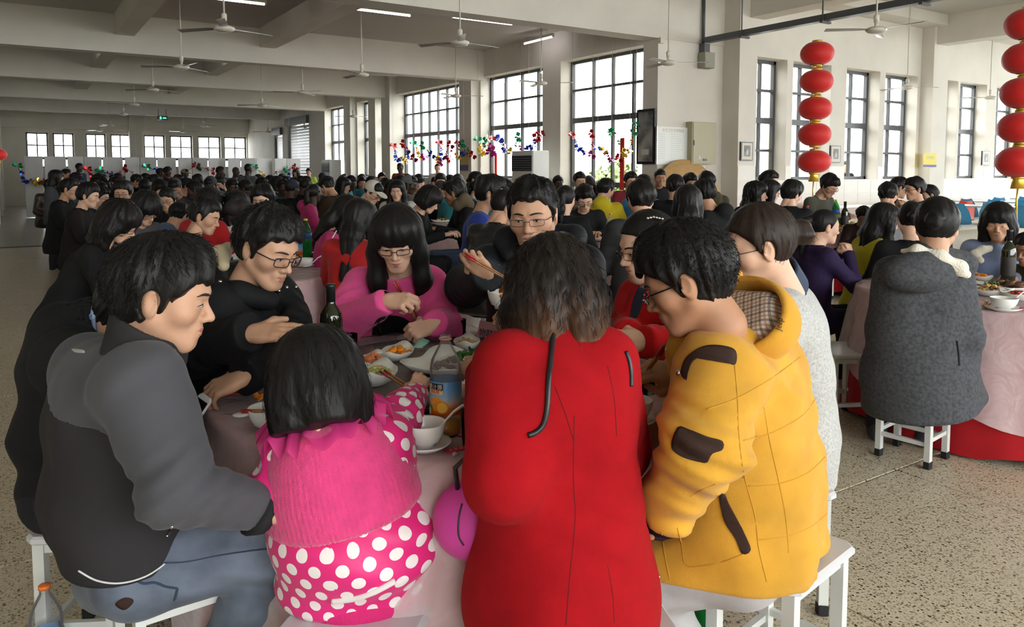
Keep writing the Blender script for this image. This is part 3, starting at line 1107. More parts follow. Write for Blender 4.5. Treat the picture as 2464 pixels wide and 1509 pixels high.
def standing(lean=2, head=(0, 0, 0), arms='side', scale=1.0):
 L = math.tan(rad(lean))
 z0 = .88
 def sp(h): return A(0, h * L, z0 + h * math.cos(rad(lean)))
 J = {'pel': A(0, 0, z0), 'wai': sp(.17), 'che': sp(.37), 'nek': sp(.55)}
 sh = sp(.49)
 J['shl'] = sh + A(-.17, 0, 0); J['shr'] = sh + A(.17, 0, 0)
 J['hed'] = sp(.55) + A(0, .035 + .08 * math.sin(rad(max(0, lean) * .7 + head[1])), .145)
 J['yaw'], J['pitch'], J['roll'] = head
 y = float(sh[1])
 if arms == 'side':
  for s, k in ((-1, 'l'), (1, 'r')):
   J['el' + k] = A(s * .24, y - .02, 1.09); J['wr' + k] = A(s * .25, y + .06, .85)
 else:
  for s, k in ((-1, 'l'), (1, 'r')):
   J['el' + k] = A(s * .23, y + .10, 1.10); J['wr' + k] = A(s * .10, y + .28, 1.13)
 J['kinds'] = (arms, arms)
 for s, k in ((-1, 'l'), (1, 'r')):
  J['hi' + k] = A(s * .085, 0, z0 - .02); J['kn' + k] = A(s * .10, .02, .47)
  J['an' + k] = A(s * .10, -.01, .085); J['to' + k] = A(s * .12, .13, .04)
 return J

def move(J, loc, face, s=1.0):
 """a local skeleton set down at LOC on the floor, facing FACE (picture sense)"""
 R = np.array(Matrix.Rotation(rz(face), 3, 'Z'))
 out = {}
 for k, v in J.items():
  if isinstance(v, np.ndarray): out[k] = (R @ (v * s) + np.array([loc[0], loc[1], 0])).astype(np.float32)
  else: out[k] = v
 out['yaw'] = J['yaw'] + face
 return out

def head_M(J, s=1.0):
 Mx = np.eye(4)
 Mx[:3, :3] = Rzxy(J['yaw'], J['pitch'], J['roll']) * s
 Mx[:3, 3] = J['hed']
 return Mx

TOP = dict(w=.062, rc=.115, rw=.112, rp=.118, rsh=.064, s0=.066, s1=.055, s2=.043, hem=.10, collar=.0, cr=.066, wr=.004, hood=0, k=.035)

def top_fn(J, o):
 o = {**TOP, **o}
 lat = unit(J['shr'] - J['shl'])
 spine = unit(J['che'] - J['pel'])
 fwd = unit(np.cross(spine, lat)) * 1.0
 hup = unit(J['hed'] - J['nek'])
 w = o['w']
 def fn(p):
  d = None
  for s in (-1, 1):
   c = chain(p, [J['pel'] - spine * o['hem'] + lat * s * w * 1.15, J['pel'] + lat * s * w * 1.1, J['wai'] + lat * s * w, J['che'] + lat * s * w * 1.05],
      [o['rp'] + o.get('flare', 0), o['rp'], o['rw'], o['rc']], .05)
   d = c if d is None else smin(d, c, .05)
  d = smin(d, cone(p, J['shl'] * .9 + J['shr'] * .1 - spine * .012, J['shr'] * .9 + J['shl'] * .1 - spine * .012, o['rsh'] + .008), .06)
  d = smin(d, cone(p, J['che'] + spine * .05, J['nek'], .10, .062), .05)
  if o.get('skirt'):
   for k_ in 'lr':
    m_ = J['hi' + k_] * (1 - o['skirt']) + J['kn' + k_] * o['skirt']
    d = smin(d, cone(p, J['hi' + k_], m_, *o.get('sk', (.115, .092))), .06)
  if o.get('dress'):
   d = smin(d, cone(p, J['pel'], J['pel'] - A(0, 0, o['dress']), .16, .20), .08)
  d = smax(d, -plane(p, J['pel'] - spine * o['hem'], spine) if not (o.get('dress') or o.get('skirt')) else -(p[:, 2] - (J['pel'][2] - max(o['hem'], o.get('dress', 0)))), .015)
  nk = smin(d, d, .001)
  for sh, el, wr in ((J['shl'], J['ell'], J['wrl']), (J['shr'], J['elr'], J['wrr'])):
   we = wr + unit(wr - el) * .014
   a = chain(p, [sh, el, we], [o['s0'], o['s1'], o['s2']], .025)
   if o['wr']:
    ax = unit(el - sh); r_ = np.exp(-((p - el) ** 2).sum(1) / .010)
    t_ = (p - el) @ A(*unit(we - sh)) 
    a = a + o['wr'] * 1.1 * r_ * np.sin(t_ * 150 + 2.0 * noise3(p, 4, 3))
    a = a + o['wr'] * .8 * np.sin(t_ * 80 + 3.2 * noise3(p, 3.2, 5)) * np.clip(noise3(p, 3.6, 15), 0, 1)
   a = smax(a, plane(p, we, we - el), .006)
   d = smin(d, a, o['k'])
  if o['wr']:
   d = d + o['wr'] * (noise3(p, 2.6, 21) * .7 + noise3(p * A(.6, .6, 1.6), 5.5, 22) * .5)
   n_ = noise3(p * A(.8, .8, 1.5) + (.05 * noise3(p, 2.0, 29))[:, None], 2.6, 23, 5)
   d = d + o['wr'] * o.get('crease', 1.3) * (np.sqrt(n_ * n_ + .012) - .45)
  if o.get('puff'):
   t_ = (p - J['pel']) @ A(*spine)
   d = d - o['puff'] * np.abs(np.sin(t_ * math.pi / .095)) ** .6 + o['puff'] * .5
  if o['hood']:
   hc = J['nek'] - fwd * (.055 + .045 * o['hood']) * 1.0 - spine * .030
   hd = ell(p, hc, (.105 * o['hood'], .075 * o['hood'], .085 * o['hood']), np.stack([lat, fwd, spine], 1))
   d = smin(d, hd, .03)
  # neck opening, collar
  neck = cone(p, J['nek'] - hup * .07, J['nek'] + hup * .25, o['cr'] - .010, o['cr'] + .015)
  if o['collar']:
   cb = J['nek'] - hup * .02
   c_ = cone(p, cb, cb + hup * o['collar'], o['cr'] + .004, o['cr'] + .006)
   c_ = smax(c_, plane(p, cb + hup * o['collar'] + fwd * 0, hup - fwd * .25), .005)
   d = smin(d, c_, .02)
  d = smax(d, -neck, .008)
  if o.get('vneck'):
   d = smax(d, -cone(p, J['nek'] + fwd * .10 + spine * .0, J['nek'] + fwd * .10 - spine * o['vneck'], .045, .004), .01)
  if o.get('fn'): d = o['fn'](p, d)
  return d
 ks = ['pel', 'wai', 'che', 'nek', 'shl', 'shr', 'ell', 'elr', 'wrl', 'wrr'] + (['knl', 'knr'] if o.get('skirt') else [])
 P = np.stack([J[k] for k in ks])
 e = .20 + .05 * bool(o['hood'])
 lo, hi = P.min(0) - e, P.max(0) + e
 lo[2] = J['pel'][2] - max(o['hem'], o.get('dress', 0)) - .06
 if o.get('lo') is not None: lo = np.minimum(lo, o['lo'])
 if o.get('hi') is not None: hi = np.maximum(hi, o['hi'])
 return fn, lo, hi

def legs_fn(J, r=(.098, .074, .050), wr=.003, fn_=None, flare=0):
 def fn(p):
  d = ell(p, J['pel'] - A(0, 0, .0), (.165, .130, .110), None) if False else cone(p, J['hil'], J['hir'], .105)
  for k in 'lr':
   kn, an = J['kn' + k], J['an' + k]
   a = chain(p, [J['hi' + k], kn, an - A(0, 0, .035)], list(r), .03)
   rr = np.exp(-((p - kn) ** 2).sum(1) / .02)
   a = a + wr * 1.5 * rr * np.sin(((p - kn) @ A(.3, .3, 1.0)) * 110 + 2 * noise3(p, 3, 2)) + wr * noise3(p, 5, 31) + wr * 1.6 * (np.sqrt(noise3(p * A(1, 1, 1.8), 3.0, 33, 5) ** 2 + .012) - .45)
   a = smax(a, -(p[:, 2] - (an[2] - .03)), .006)
   d = smin(d, a, .03)
  if fn_: d = fn_(p, d)
  return d
 ks = ['hil', 'hir', 'knl', 'knr', 'anl', 'anr']
 P = np.stack([J[k] for k in ks])
 return fn, P.min(0) - .15, P.max(0) + .15

def shoe_mesh(J, k, h=.01):
 a, t = J['an' + k], J['to' + k]
 d = unit(A(*(t - a)) * A(1, 1, 0))
 heel = A(a[0], a[1], .045) - d * .05; toe = A(a[0], a[1], .04) + d * .15
 def fn(p):
  s = cone(p, heel, toe, .042, .036)
  s = smin(s, cone(p, (a[0], a[1], .05), (a[0], a[1], .12), .046), .03)
  return smax(smax(s, .004 - p[:, 2], .004), p[:, 2] - .13, .005)
 lo = np.minimum(heel, toe) - .07; hi = np.maximum(heel, toe) + .07
 lo[2] = -.02; hi[2] = .16
 return nets(fn, lo, hi, h)

def body_arrays(J, look, h=.02, hh=.0036, hand_h=.0038, hs=1.0):
 """the continuous bare figure: trunk and limbs, head, hands (world coordinates)"""
 def bf(p):
  lat = unit(J['shr'] - J['shl'])
  d = None
  for s in (-1, 1):
   c = chain(p, [J['pel'] + lat * s * .05, J['wai'] + lat * s * .045, J['che'] + lat * s * .055], [.09, .085, .085], .05)
   d = c if d is None else smin(d, c, .05)
  d = smin(d, cone(p, J['shl'], J['shr'], .045), .05)
  d = smin(d, cone(p, J['che'], J['nek'], .07, .05), .04)
  d = smin(d, cone(p, J['nek'], J['hed'] * .7 + J['nek'] * .3, .051, .046), .03)
  for k in 'lr':
   d = smin(d, chain(p, [J['sh' + k], J['el' + k], J['wr' + k]], [.045, .036, .024], .02), .03)
   if not look.get('nolegs'):
    d = smin(d, chain(p, [J['hi' + k], J['kn' + k], J['an' + k]], [.078, .05, .036], .02), .03)
  return d
 ks = ['pel', 'che', 'nek', 'shl', 'shr', 'ell', 'elr', 'wrl', 'wrr'] + ([] if look.get('nolegs') else ['knl', 'knr', 'anl', 'anr'])
 P = np.stack([J[k] for k in ks])
 parts = [nets(bf, P.min(0) - .12, np.maximum(P.max(0) + .12, J['hed'] + .02), h)]
 HM = head_M(J, hs)
 V, Q, _ = head_mesh(look.get('g'), hh)
 parts.append((xf(V, HM), Q))
 hk = look.get('hands', ('relax', 'relax'))
 hv = look.get('handv', (None, None))
 for i, k in enumerate('lr'):
  if hk[i] is None: continue
  fd, up = hv[i] if hv[i] is not None else (J['wr' + k] - J['el' + k], A(0, 0, 1))
  V, Q = hand_mesh(hk[i], k == 'l', hand_h)
  parts.append((xf(V, hand_frame(J['wr' + k], fd, up, look.get('hand_s', 1.0) * hs)), Q))
 return join(parts)
# ------------------------------------------------------------------ putting a person together
def trace(fn, pxs, D0=1.0, D1=6.0, eps=.0008):
 """points of a garment seen at the given picture points (marching along the line of sight)"""
 pts, ok = [], []
 d = np.array([(lambda r: r[0] / r[1])(_ray(x, y)) for x, y in pxs])
 t = np.full(len(d), D0)
 for _ in range(70):
  P = (ORG + d * t[:, None]).astype(np.float32)
  s = fn(P)
  t = np.minimum(t + s * .75, D1 + .5)
 return ORG + d * t[:, None], t < D1

def grad(fn, P, e=.004):
 P = np.asarray(P, np.float32)
 g = np.stack([fn(P + np.eye(3, dtype=np.float32)[i] * e) - fn(P - np.eye(3, dtype=np.float32)[i] * e) for i in range(3)], -1)
 return g / (np.linalg.norm(g, axis=1)[:, None] + 1e-9)

def dens(poly, n, closed=False):
 """a polyline resampled and rounded"""
 P = np.array(poly, float)
 if closed: P = np.vstack([P, P[:1]])
 t = np.r_[0, np.cumsum(np.linalg.norm(np.diff(P, axis=0), axis=1))]
 q = np.linspace(0, t[-1], n, endpoint=not closed)
 try:
  m = len(P)
  out = []
  for v in q:
   i = min(max(np.searchsorted(t, v) - 1, 0), m - 2)
   u = (v - t[i]) / (t[i + 1] - t[i] + 1e-9)
   p0 = P[i - 1] if i > 0 else (P[-2] if closed else P[i]); p3 = P[i + 2] if i + 2 < m else (P[1] if closed else P[i + 1])
   p1, p2 = P[i], P[i + 1]
   out.append(.5 * ((2 * p1) + (p2 - p0) * u + (2 * p0 - 5 * p1 + 4 * p2 - p3) * u * u + (3 * p1 - p0 - 3 * p2 + p3) * u ** 3))
  return np.array(out)
 except Exception:
  return P

def seam(fn, poly, r, name, m, parent, org, n=40, out=0.0, flat=None, D0=1.0, k=6):
 P, ok = trace(fn, dens(poly, n), D0)
 P = P[ok]
 g = grad(fn, P)
 P = P + g * out
 return MB().tube([Vector(p - org) for p in P], r, k, flat=flat).build(name, m, parent)

def patch(fn, poly, name, m, parent, org, out=.003, rings=7, n=44, D0=1.0, centre=None):
 """a piece of cloth sewn on a garment: the outline given in the picture, laid on the surface, with its own edge"""
 B = dens(poly, n, True)
 c = np.array(centre, float) if centre is not None else B.mean(0)
 px = [c]
 for r in range(1, rings + 1):
  px += list(c + (B - c) * (r / rings))
 P, ok = trace(fn, px, D0)
 g = grad(fn, P)
 top = P + g * out
 low = P - g * .004
 V = np.vstack([top, low[-n:]]) - org
 T, Q = [], []
 for i in range(n):
  T.append((0, 1 + i, 1 + (i + 1) % n))
 for r in range(rings - 1):
  for i in range(n):
   a, b = 1 + r * n + i, 1 + r * n + (i + 1) % n
   Q.append((a, a + n, b + n, b))
 k = 1 + (rings - 1) * n; e = 1 + rings * n
 for i in range(n):
  Q.append((k + i, e + i, e + (i + 1) % n, k + (i + 1) % n))
 me = np_mesh(name, V, [np.array(T), np.array(Q)])
 return mesh_obj(name, me, m, parent)

def sub(V, org): return (V - np.asarray(org, np.float32)).astype(np.float32)

def local_M(HM, org):
 m = np.array(HM); m = m.copy(); m[:3, 3] -= org
 return Matrix(m.tolist())

def human(J, look, label, group=None, res=.009, hh=.0042, name='person', lod=0):
 org = np.array([J['pel'][0], J['pel'][1], 0.0])
 V, Q = body_arrays(J, look, hh=hh, h=.02, hs=look.get('hs', 1.0), hand_h=.0043 if lod == 0 else .006)
 body = mesh_obj(name, np_mesh(name, sub(V, org), Q), look.get('skin', M['skin']), None, org)
 tag(body, label, 'person', group)
 hs = look.get('hs', 1.0)
 HM = local_M(head_M(J, hs), org)
 def onhead(nm, me, m):
  o = mesh_obj(nm, me, m, body); o.matrix_basis = HM; return o
 if look.get('face', True):
  fp = face_parts(look.get('g'), lod)
  for s in 'lr':
   onhead('eye', fp['eye_' + s], None)
   onhead('eyelash', fp['lid_' + s], M['brow'])
   onhead('eyebrow', fp['brow_' + s], M['brow'])
  if fp['lips'] is not None: onhead('lips', fp['lips'], look.get('lip', M['lip']))
 if look.get('glasses'):
  fn = head_mesh(look.get('g'), hh)[2]
  f, l = glasses(fn, look['glasses'], *look.get('gsize', (.0125, .0235)))
  g = onhead('glasses', f, M['spec_metal'] if look['glasses'] == 'metal' else M['spec_black'])
  lo = mesh_obj('lens', l, M['lens'], g)
 if look.get('hair'):
  st, ho = look['hair'], look.get('hopt')
  ho = {k: v for k, v in (ho or {}).items() if k != 'locks'}
  h_ = onhead('hair', hair_mesh(st, ho, look.get('hres', .005 if lod == 0 else .008)), look.get('hairm', M['hair']))
  if look.get('locks'):
   nl, ll, up, lo_ = look['locks']
   Vs, Qs, Ts = strand_mesh(st, ho, nl, ll, up=up, lo=lo_)
   lk = mesh_obj('hair_locks', np_mesh('hair_locks', Vs, [Qs, Ts]), look.get('hairm', M['hair']), h_)
   lk['kind'] = 'stuff'
 out = {'body': body, 'org': org, 'HM': HM}
 if look.get('top'):
  fn, lo, hi = top_fn(J, look['topo'] if 'topo' in look else {})
  V, Q = nets(fn, lo, hi, res)
  nm = look.get('topname', 'jacket')
  out['top'] = mesh_obj(nm, np_mesh(nm, sub(V, org), Q), look['top'], body)
  out['fn'] = fn
 if look.get('under'):
  o_ = dict(TOP); o_.update(rc=.100, rw=.10, rp=.10, rsh=.05, s0=.05, s1=.045, s2=.03, collar=look.get('ucollar', .03), cr=.060, wr=.001, w=.055)
  fn, lo, hi = top_fn(J, o_)
  V, Q = nets(fn, lo, hi, .014)
  out['under'] = mesh_obj('shirt', np_mesh('shirt', sub(V, org), Q), look['under'], body)
 if look.get('legs'):
  fn, lo, hi = legs_fn(J, **look.get('lego', {}))
  V, Q = nets(fn, lo, hi, res * 1.3)
  out['legs'] = mesh_obj('trousers', np_mesh('trousers', sub(V, org), Q), look['legs'], body)
  out['lfn'] = fn
 if look.get('shoes'):
  for k in 'lr':
   V, Q = shoe_mesh(J, k)
   mesh_obj('shoe', np_mesh('shoe', sub(V, org), Q), look['shoes'], body)
 return out

def place_seated(px, py, D, face, s=None, **kw):
 """a seated skeleton whose head centre lies at the picture point"""
 J = seated(**kw)
 h = pt(px, py, D)
 s = s or float(h[2] / J['hed'][2])
 R = np.array(Matrix.Rotation(rz(face), 3, 'Z'))
 off = R @ (J['hed'] * s)
 return move(J, (h[0] - off[0], h[1] - off[1]), face, s), s

def setj(J, **kw):
 if 'pel' in kw:
  dl = pt(*kw['pel']).astype(np.float32) - J['pel']
  for k in ('hil', 'hir', 'knl', 'knr', 'anl', 'anr', 'tol', 'tor'):
   J[k] = J[k] + dl * (A(1, 1, 1) if k[:2] in ('hi', 'kn') else A(1, 1, 0))
 for k, v in kw.items():
  J[k] = pt(*v).astype(np.float32) if isinstance(v, tuple) and len(v) == 3 else v
 return J

# fabrics
def cloth(name, c, rough=.85, var=.12, vscale=6, bump=.25, bscale=420, sheen=0.08, **k):
 if max(c) < .07: sheen = 0
 return mat(name, c, rough, var=var, vscale=vscale, bump=bump, bscale=bscale, sheen=sheen, spec=.25, **k)
M['denim'] = cloth('blue_grey_denim', (0.105, 0.125, 0.165), var=.35, vscale=9)
M['dark_trousers'] = cloth('dark_trousers', (0.014, 0.014, 0.017), var=.2)
M['black_shoe'] = mat('black_shoe', (0.012, 0.012, 0.012), 0.35)
M['grey_shell'] = cloth('grey_softshell', (0.062, 0.062, 0.070), var=.10, vscale=3, bump=.12, bscale=500)
M['dark_shell'] = cloth('charcoal_softshell', (0.024, 0.022, 0.024), var=.10, bump=.12)
M['rib'] = cloth('black_rib_knit', (0.016, 0.015, 0.017))
M['black_parka'] = cloth('black_parka_cloth', (0.006, 0.006, 0.007), .75, var=.2)
M['beige_lining'] = cloth('beige_lining', (0.42, 0.34, 0.22))
M['pink_knit'] = cloth('pink_sweatshirt', (0.74, 0.085, 0.28), var=.10, bump=.3, bscale=260)
M['black_cotton'] = cloth('black_cotton', (0.008, 0.008, 0.009))
M['navy_jacket'] = cloth('dark_padded_jacket', (0.013, 0.015, 0.020), .6)
M['red_wool'] = cloth('red_wool', (0.30, 0.0025, 0.006), .95, var=.07, vscale=20, bump=.25, bscale=300, sheen=.0)
M['red_blazer'] = cloth('bright_red_jacket', (0.50, 0.006, 0.008), .9)
M['yellow_cord'] = cloth('yellow_suede', (0.56, 0.285, 0.030), .92, var=.14, vscale=7, bump=.22, bscale=260, sheen=.12)
M['brown_patch'] = cloth('dark_brown_patch', (0.035, 0.018, 0.013))
M['tweed'] = cloth('pale_grey_tweed', (0.33, 0.33, 0.32), .95, col2=(0.50, 0.50, 0.48), vscale=130, bump=.5, bscale=200, detail=4)
M['denim_dark'] = cloth('dark_denim_collar', (0.03, 0.045, 0.08))
M['grey_wool'] = cloth('charcoal_wool', (0.045, 0.047, 0.052), .97, col2=(0.085, 0.088, 0.095), vscale=70, bump=.5, bscale=180, detail=5)
M['fleece'] = cloth('cream_fleece', (0.74, 0.69, 0.58), 1.0, bump=1.0, bscale=120, dist=.006)
M['leather'] = mat('black_leather', (0.008, 0.008, 0.009), 0.28, bump=.2, bscale=90)
M['silver'] = mat('silver_metal', (0.55, 0.55, 0.55), 0.25, metal=1.0)
M['white_line'] = mat('white_piping', (0.55, 0.55, 0.55), .6)
M['black_trim'] = mat('black_leather_piping', (0.012, 0.012, 0.014), .35)

def plaid(name, base, c1, c2, scale, coord='Object', rot=(0, 0, 0)):
 m = bpy.data.materials.new(name)
 nt, b = nodes_of(m)
 L = nt.links
 tc = nt.nodes.new('ShaderNodeTexCoord')
 mp = nt.nodes.new('ShaderNodeMapping'); mp.inputs['Rotation'].default_value = rot; mp.inputs['Scale'].default_value = (scale,) * 3
 if coord == 'puv':
  at = nt.nodes.new('ShaderNodeAttribute'); at.attribute_name = 'puv'
  L.new(at.outputs['Vector'], mp.inputs[0])
 else:
  L.new(tc.outputs['Object'], mp.inputs[0])
 sep = nt.nodes.new('ShaderNodeSeparateXYZ'); L.new(mp.outputs[0], sep.inputs[0])
 def band(src, lo, hi, off):
  a = nt.nodes.new('ShaderNodeMath'); a.operation = 'ADD'; a.inputs[1].default_value = off; L.new(src, a.inputs[0])
  f = nt.nodes.new('ShaderNodeMath'); f.operation = 'FRACT'; L.new(a.outputs[0], f.inputs[0])
  l = nt.nodes.new('ShaderNodeMath'); l.operation = 'LESS_THAN'; l.inputs[1].default_value = hi; L.new(f.outputs[0], l.inputs[0])
  return l.outputs[0]
 def mix(fac, a, c, amt):
  mu = nt.nodes.new('ShaderNodeMath'); mu.operation = 'MULTIPLY'; mu.inputs[1].default_value = amt; L.new(fac, mu.inputs[0])
  x = nt.nodes.new('ShaderNodeMix'); x.data_type = 'RGBA'; L.new(mu.outputs[0], x.inputs[0])
  if isinstance(a, tuple): x.inputs[6].default_value = (*a, 1)
  else: L.new(a, x.inputs[6])
  x.inputs[7].default_value = (*c, 1)
  return x.outputs[2]
 o = mix(band(sep.outputs[0], 0, .25, 0), base, c1, .6)
 o = mix(band(sep.outputs[1], 0, .25, 0), o, c1, .6)
 o = mix(band(sep.outputs[0], 0, .2, .5), o, c2, .55)
 o = mix(band(sep.outputs[1], 0, .2, .5), o, c2, .55)
 L.new(o, b.inputs['Base Color'])
 b.inputs['Roughness'].default_value = .9
 return m

def dots(name, base, dot, spacing, radius, rough=.55):
 """printed polka dots on the cloth, staggered rows along the 'puv' cloth coordinates"""
 m = bpy.data.materials.new(name)
 nt, b = nodes_of(m)
 L = nt.links
 at = nt.nodes.new('ShaderNodeAttribute'); at.attribute_name = 'puv'
 def vm(op, a, bb=None):
  n = nt.nodes.new('ShaderNodeVectorMath'); n.operation = op
  if isinstance(a, tuple): n.inputs[0].default_value = a
  else: L.new(a, n.inputs[0])
  if bb is not None:
   if isinstance(bb, tuple): n.inputs[1].default_value = bb
   else: L.new(bb, n.inputs[1])
  return n
 def lat(off):
  s = vm('ADD', at.outputs['Vector'], off)
  dv = vm('DIVIDE', s.outputs[0], (spacing, spacing * 1.2, 1))
  fr = vm('FRACTION', dv.outputs[0])
  c = vm('SUBTRACT', fr.outputs[0], (.5, .5, 0))
  sc = vm('MULTIPLY', c.outputs[0], (spacing, spacing * 1.2, 0))
  ln = vm('LENGTH', sc.outputs[0])
  lt = nt.nodes.new('ShaderNodeMath'); lt.operation = 'LESS_THAN'; lt.inputs[1].default_value = radius
  L.new(ln.outputs['Value'], lt.inputs[0])
  return lt.outputs[0]
 mx = nt.nodes.new('ShaderNodeMath'); mx.operation = 'MAXIMUM'
 L.new(lat((10, 10, 0)), mx.inputs[0]); L.new(lat((10 + spacing / 2, 10 + spacing * .6, 0)), mx.inputs[1])
 x = nt.nodes.new('ShaderNodeMix'); x.data_type = 'RGBA'
 L.new(mx.outputs[0], x.inputs[0]); x.inputs[6].default_value = (*base, 1); x.inputs[7].default_value = (*dot, 1)
 L.new(x.outputs[2], b.inputs['Base Color'])
 b.inputs['Roughness'].default_value = rough
 b.inputs['Sheen Weight'].default_value = .1
 return m

def shell_ring(c, ax, r0, r1, h, th=.005, slope=None, wob=.003):
 ax = unit(ax); n = unit(ax if slope is None else ax + np.asarray(slope))
 def f(p):
  d = np.abs(cone(p, c - ax * .03, c + ax * (h + .03), r0, r1) + wob * noise3(p, 5, 2)) - th
  d = smax(d, plane(p, c + ax * h, n), .003)
  return smax(d, -plane(p, c, ax), .003)
 return nets(f, c - .16, c + .16 + np.abs(ax) * h, .0055)

def set_puv_faces(me, V, Q, segs):
 """cloth coordinates per face corner; segs: [(test(p) -> signed fit, map(p) -> (n, 2), period)], the best fit wins"""
 c = V[Q].mean(1)
 best = np.argmin(np.stack([t(c) for t, m_, per in segs]), 0)
 uv = np.zeros((len(Q), 4, 2))
 for i, (t, m_, per) in enumerate(segs):
  k = best == i
  if not k.any(): continue
  u = np.stack([m_(V[Q[k, j]]) for j in range(4)], 1)
  d = u[..., 0] - u[:, :1, 0]
  u[..., 0] -= np.round(d / per) * per
  uv[k] = u
 a = me.attributes.new('puv', 'FLOAT_VECTOR', 'CORNER')
 a.data.foreach_set('vector', np.concatenate([uv.reshape(-1, 2), np.zeros((len(Q) * 4, 1))], 1).astype(np.float32).ravel())

def set_puv(me, uv):
 a = me.attributes.new('puv', 'FLOAT_VECTOR', 'POINT')
 uv = np.concatenate([uv, np.zeros((len(uv), 1))], 1).astype(np.float32)
 a.data.foreach_set('vector', uv.ravel())
# ------------------------------------------------------------------ the people at the near table
MAIN = {}
# 1. grey jacket, seated at the near left
def p_grey():
 J, s = place_seated(395, 712, 1.70, 66, lean=6, head=(11, 14, 0))
 setj(J, hed=(395, 714, 1.70), nek=(350, 838, 1.70), che=(262, 1010, 1.77), wai=(252, 1200, 1.78), pel=(292, 1372, 1.82), shr=(345, 925, 1.60), shl=(215, 880, 1.95),
   elr=(432, 1178, 1.52), wrr=(608, 1226, 1.63), ell=(360, 1130, 2.05), wrl=(520, 1160, 2.06),
   hir=(330, 1376, 1.75), hil=(285, 1372, 1.92), knr=(672, 1308, 1.82), knl=(690, 1290, 2.05), anr=(470, 1700, 1.86), anl=(560, 1690, 2.05), tor=(560, 1740, 1.86), tol=(660, 1720, 2.05))
 col = dict(rc=.128, rw=.122, rp=.128, w=.062, s0=.088, s1=.072, s2=.052, hem=-.085, collar=.050, cr=.066, wr=.007, rsh=.078)
 look = dict(skin=M['skin'], g={'full': 1.03, 'nl': .8}, hair='short', hopt=dict(t=.022, seed=2, fringe=-.012), locks=(2600, .028, .20, -.04), top=M['dark_shell'], topo=col, topname='jacket',
    legs=M['denim'], lego=dict(r=(.094, .078, .072), wr=.006), shoes=M['black_shoe'], hands=('relax', 'relax'), handv=((cdir(1, .3, -.2), A(0, 0, 1)), (cdir(1, .35, -.1), cdir(0, -.5, 1))))
 h = human(J, look, 'black-haired man in a grey raglan jacket and blue jeans, seen from behind in profile', res=.0085)
 fn, org = h['fn'], h['org']
 # lighter grey yoke and sleeve laid over the charcoal body
 def yoke(p):
  d = fn(p)
  lat = unit(J['shr'] - J['shl'])
  sl = np.minimum(cone(p, J['shr'], J['elr'], .125, .10), cone(p, J['elr'], J['wrr'], .11, .085))
  up = ell(p, J['che'] * .28 + J['nek'] * .72 - A(0, 0, .0), (.30, .30, .105))
  sl2 = np.minimum(cone(p, J['shl'], J['ell'], .125, .10), cone(p, J['ell'], J['wrl'], .11, .085))
  reg = smin(smin(sl, up, .03), sl2, .02)
  cut = -cone(p, J['nek'], J['hed'], .078)
  return np.maximum(np.maximum(np.maximum(d - .0035, reg), -(d + .022)), cut)
 lo = np.minimum(np.minimum(J['shl'], J['wrl']), np.minimum(J['wrr'], J['elr'])) - .16; hi = np.maximum(np.maximum(J['shl'], J['nek']), np.maximum(J['wrr'], J['wrl'])) + .16
 V, Q = nets(yoke, lo, hi, .0088)
 mesh_obj('raglan_sleeve', np_mesh('raglan_sleeve', sub(V, org), Q), M['grey_shell'], h['top'])['label'] = 'lighter grey shoulder yoke and sleeves'
 hf = fn
 cax = unit(J['hed'] - J['nek'] + cdir(-.02, -.0, 0))
 V, Q = shell_ring(J['nek'] - cax * .030, cax, .088, .076, .088, .006, cdir(.35, .1, 0))
 mesh_obj('collar', np_mesh('collar', sub(V, org), Q), M['dark_shell'], h['top'])
 # collar edge, hem and cuff lines, pocket zip, badge
 seam(hf, [(190, 1372), (235, 1396), (290, 1402), (350, 1386), (400, 1352), (428, 1318)], .0022, 'hem_piping', M['white_line'], h['top'], org, out=.002)
 seam(hf, [(414, 1264), (406, 1280), (399, 1292)], .0035, 'zip_pull', M['silver'], h['top'], org, n=8, out=.002)
 patch(hf, [(176, 842), (205, 846), (206, 852), (194, 852), (182, 850)], 'badge', M['white_line'], h['top'], org, out=.005, rings=2, n=14)
 cu = unit(J['wrr'] - J['elr'])
 MB().tube([Vector(J['wrr'] + cu * .004 - org), Vector(J['wrr'] + cu * .034 - org)], [.055, .047], 16).build('cuff', M['rib'], h['top'])
 lf = h['lfn']
 seam(lf, [(320, 1392), (345, 1404), (372, 1402), (400, 1412), (427, 1416)], .003, 'pocket_seam', M['denim_dark'], h['legs'], org, n=20)
 seam(lf, [(427, 1416), (424, 1430), (420, 1445)], .003, 'pocket_seam', M['denim_dark'], h['legs'], org, n=8)
 seam(lf, [(395, 1355), (450, 1352), (520, 1338), (600, 1326), (660, 1320)], .0018, 'leg_seam', M['denim_dark'], h['legs'], org, n=30)
 patch(lf, [(278, 1452), (302, 1438), (322, 1446), (300, 1466)], 'leather_label', M['brown_patch'], h['legs'], org, rings=2, n=16)
p_grey()

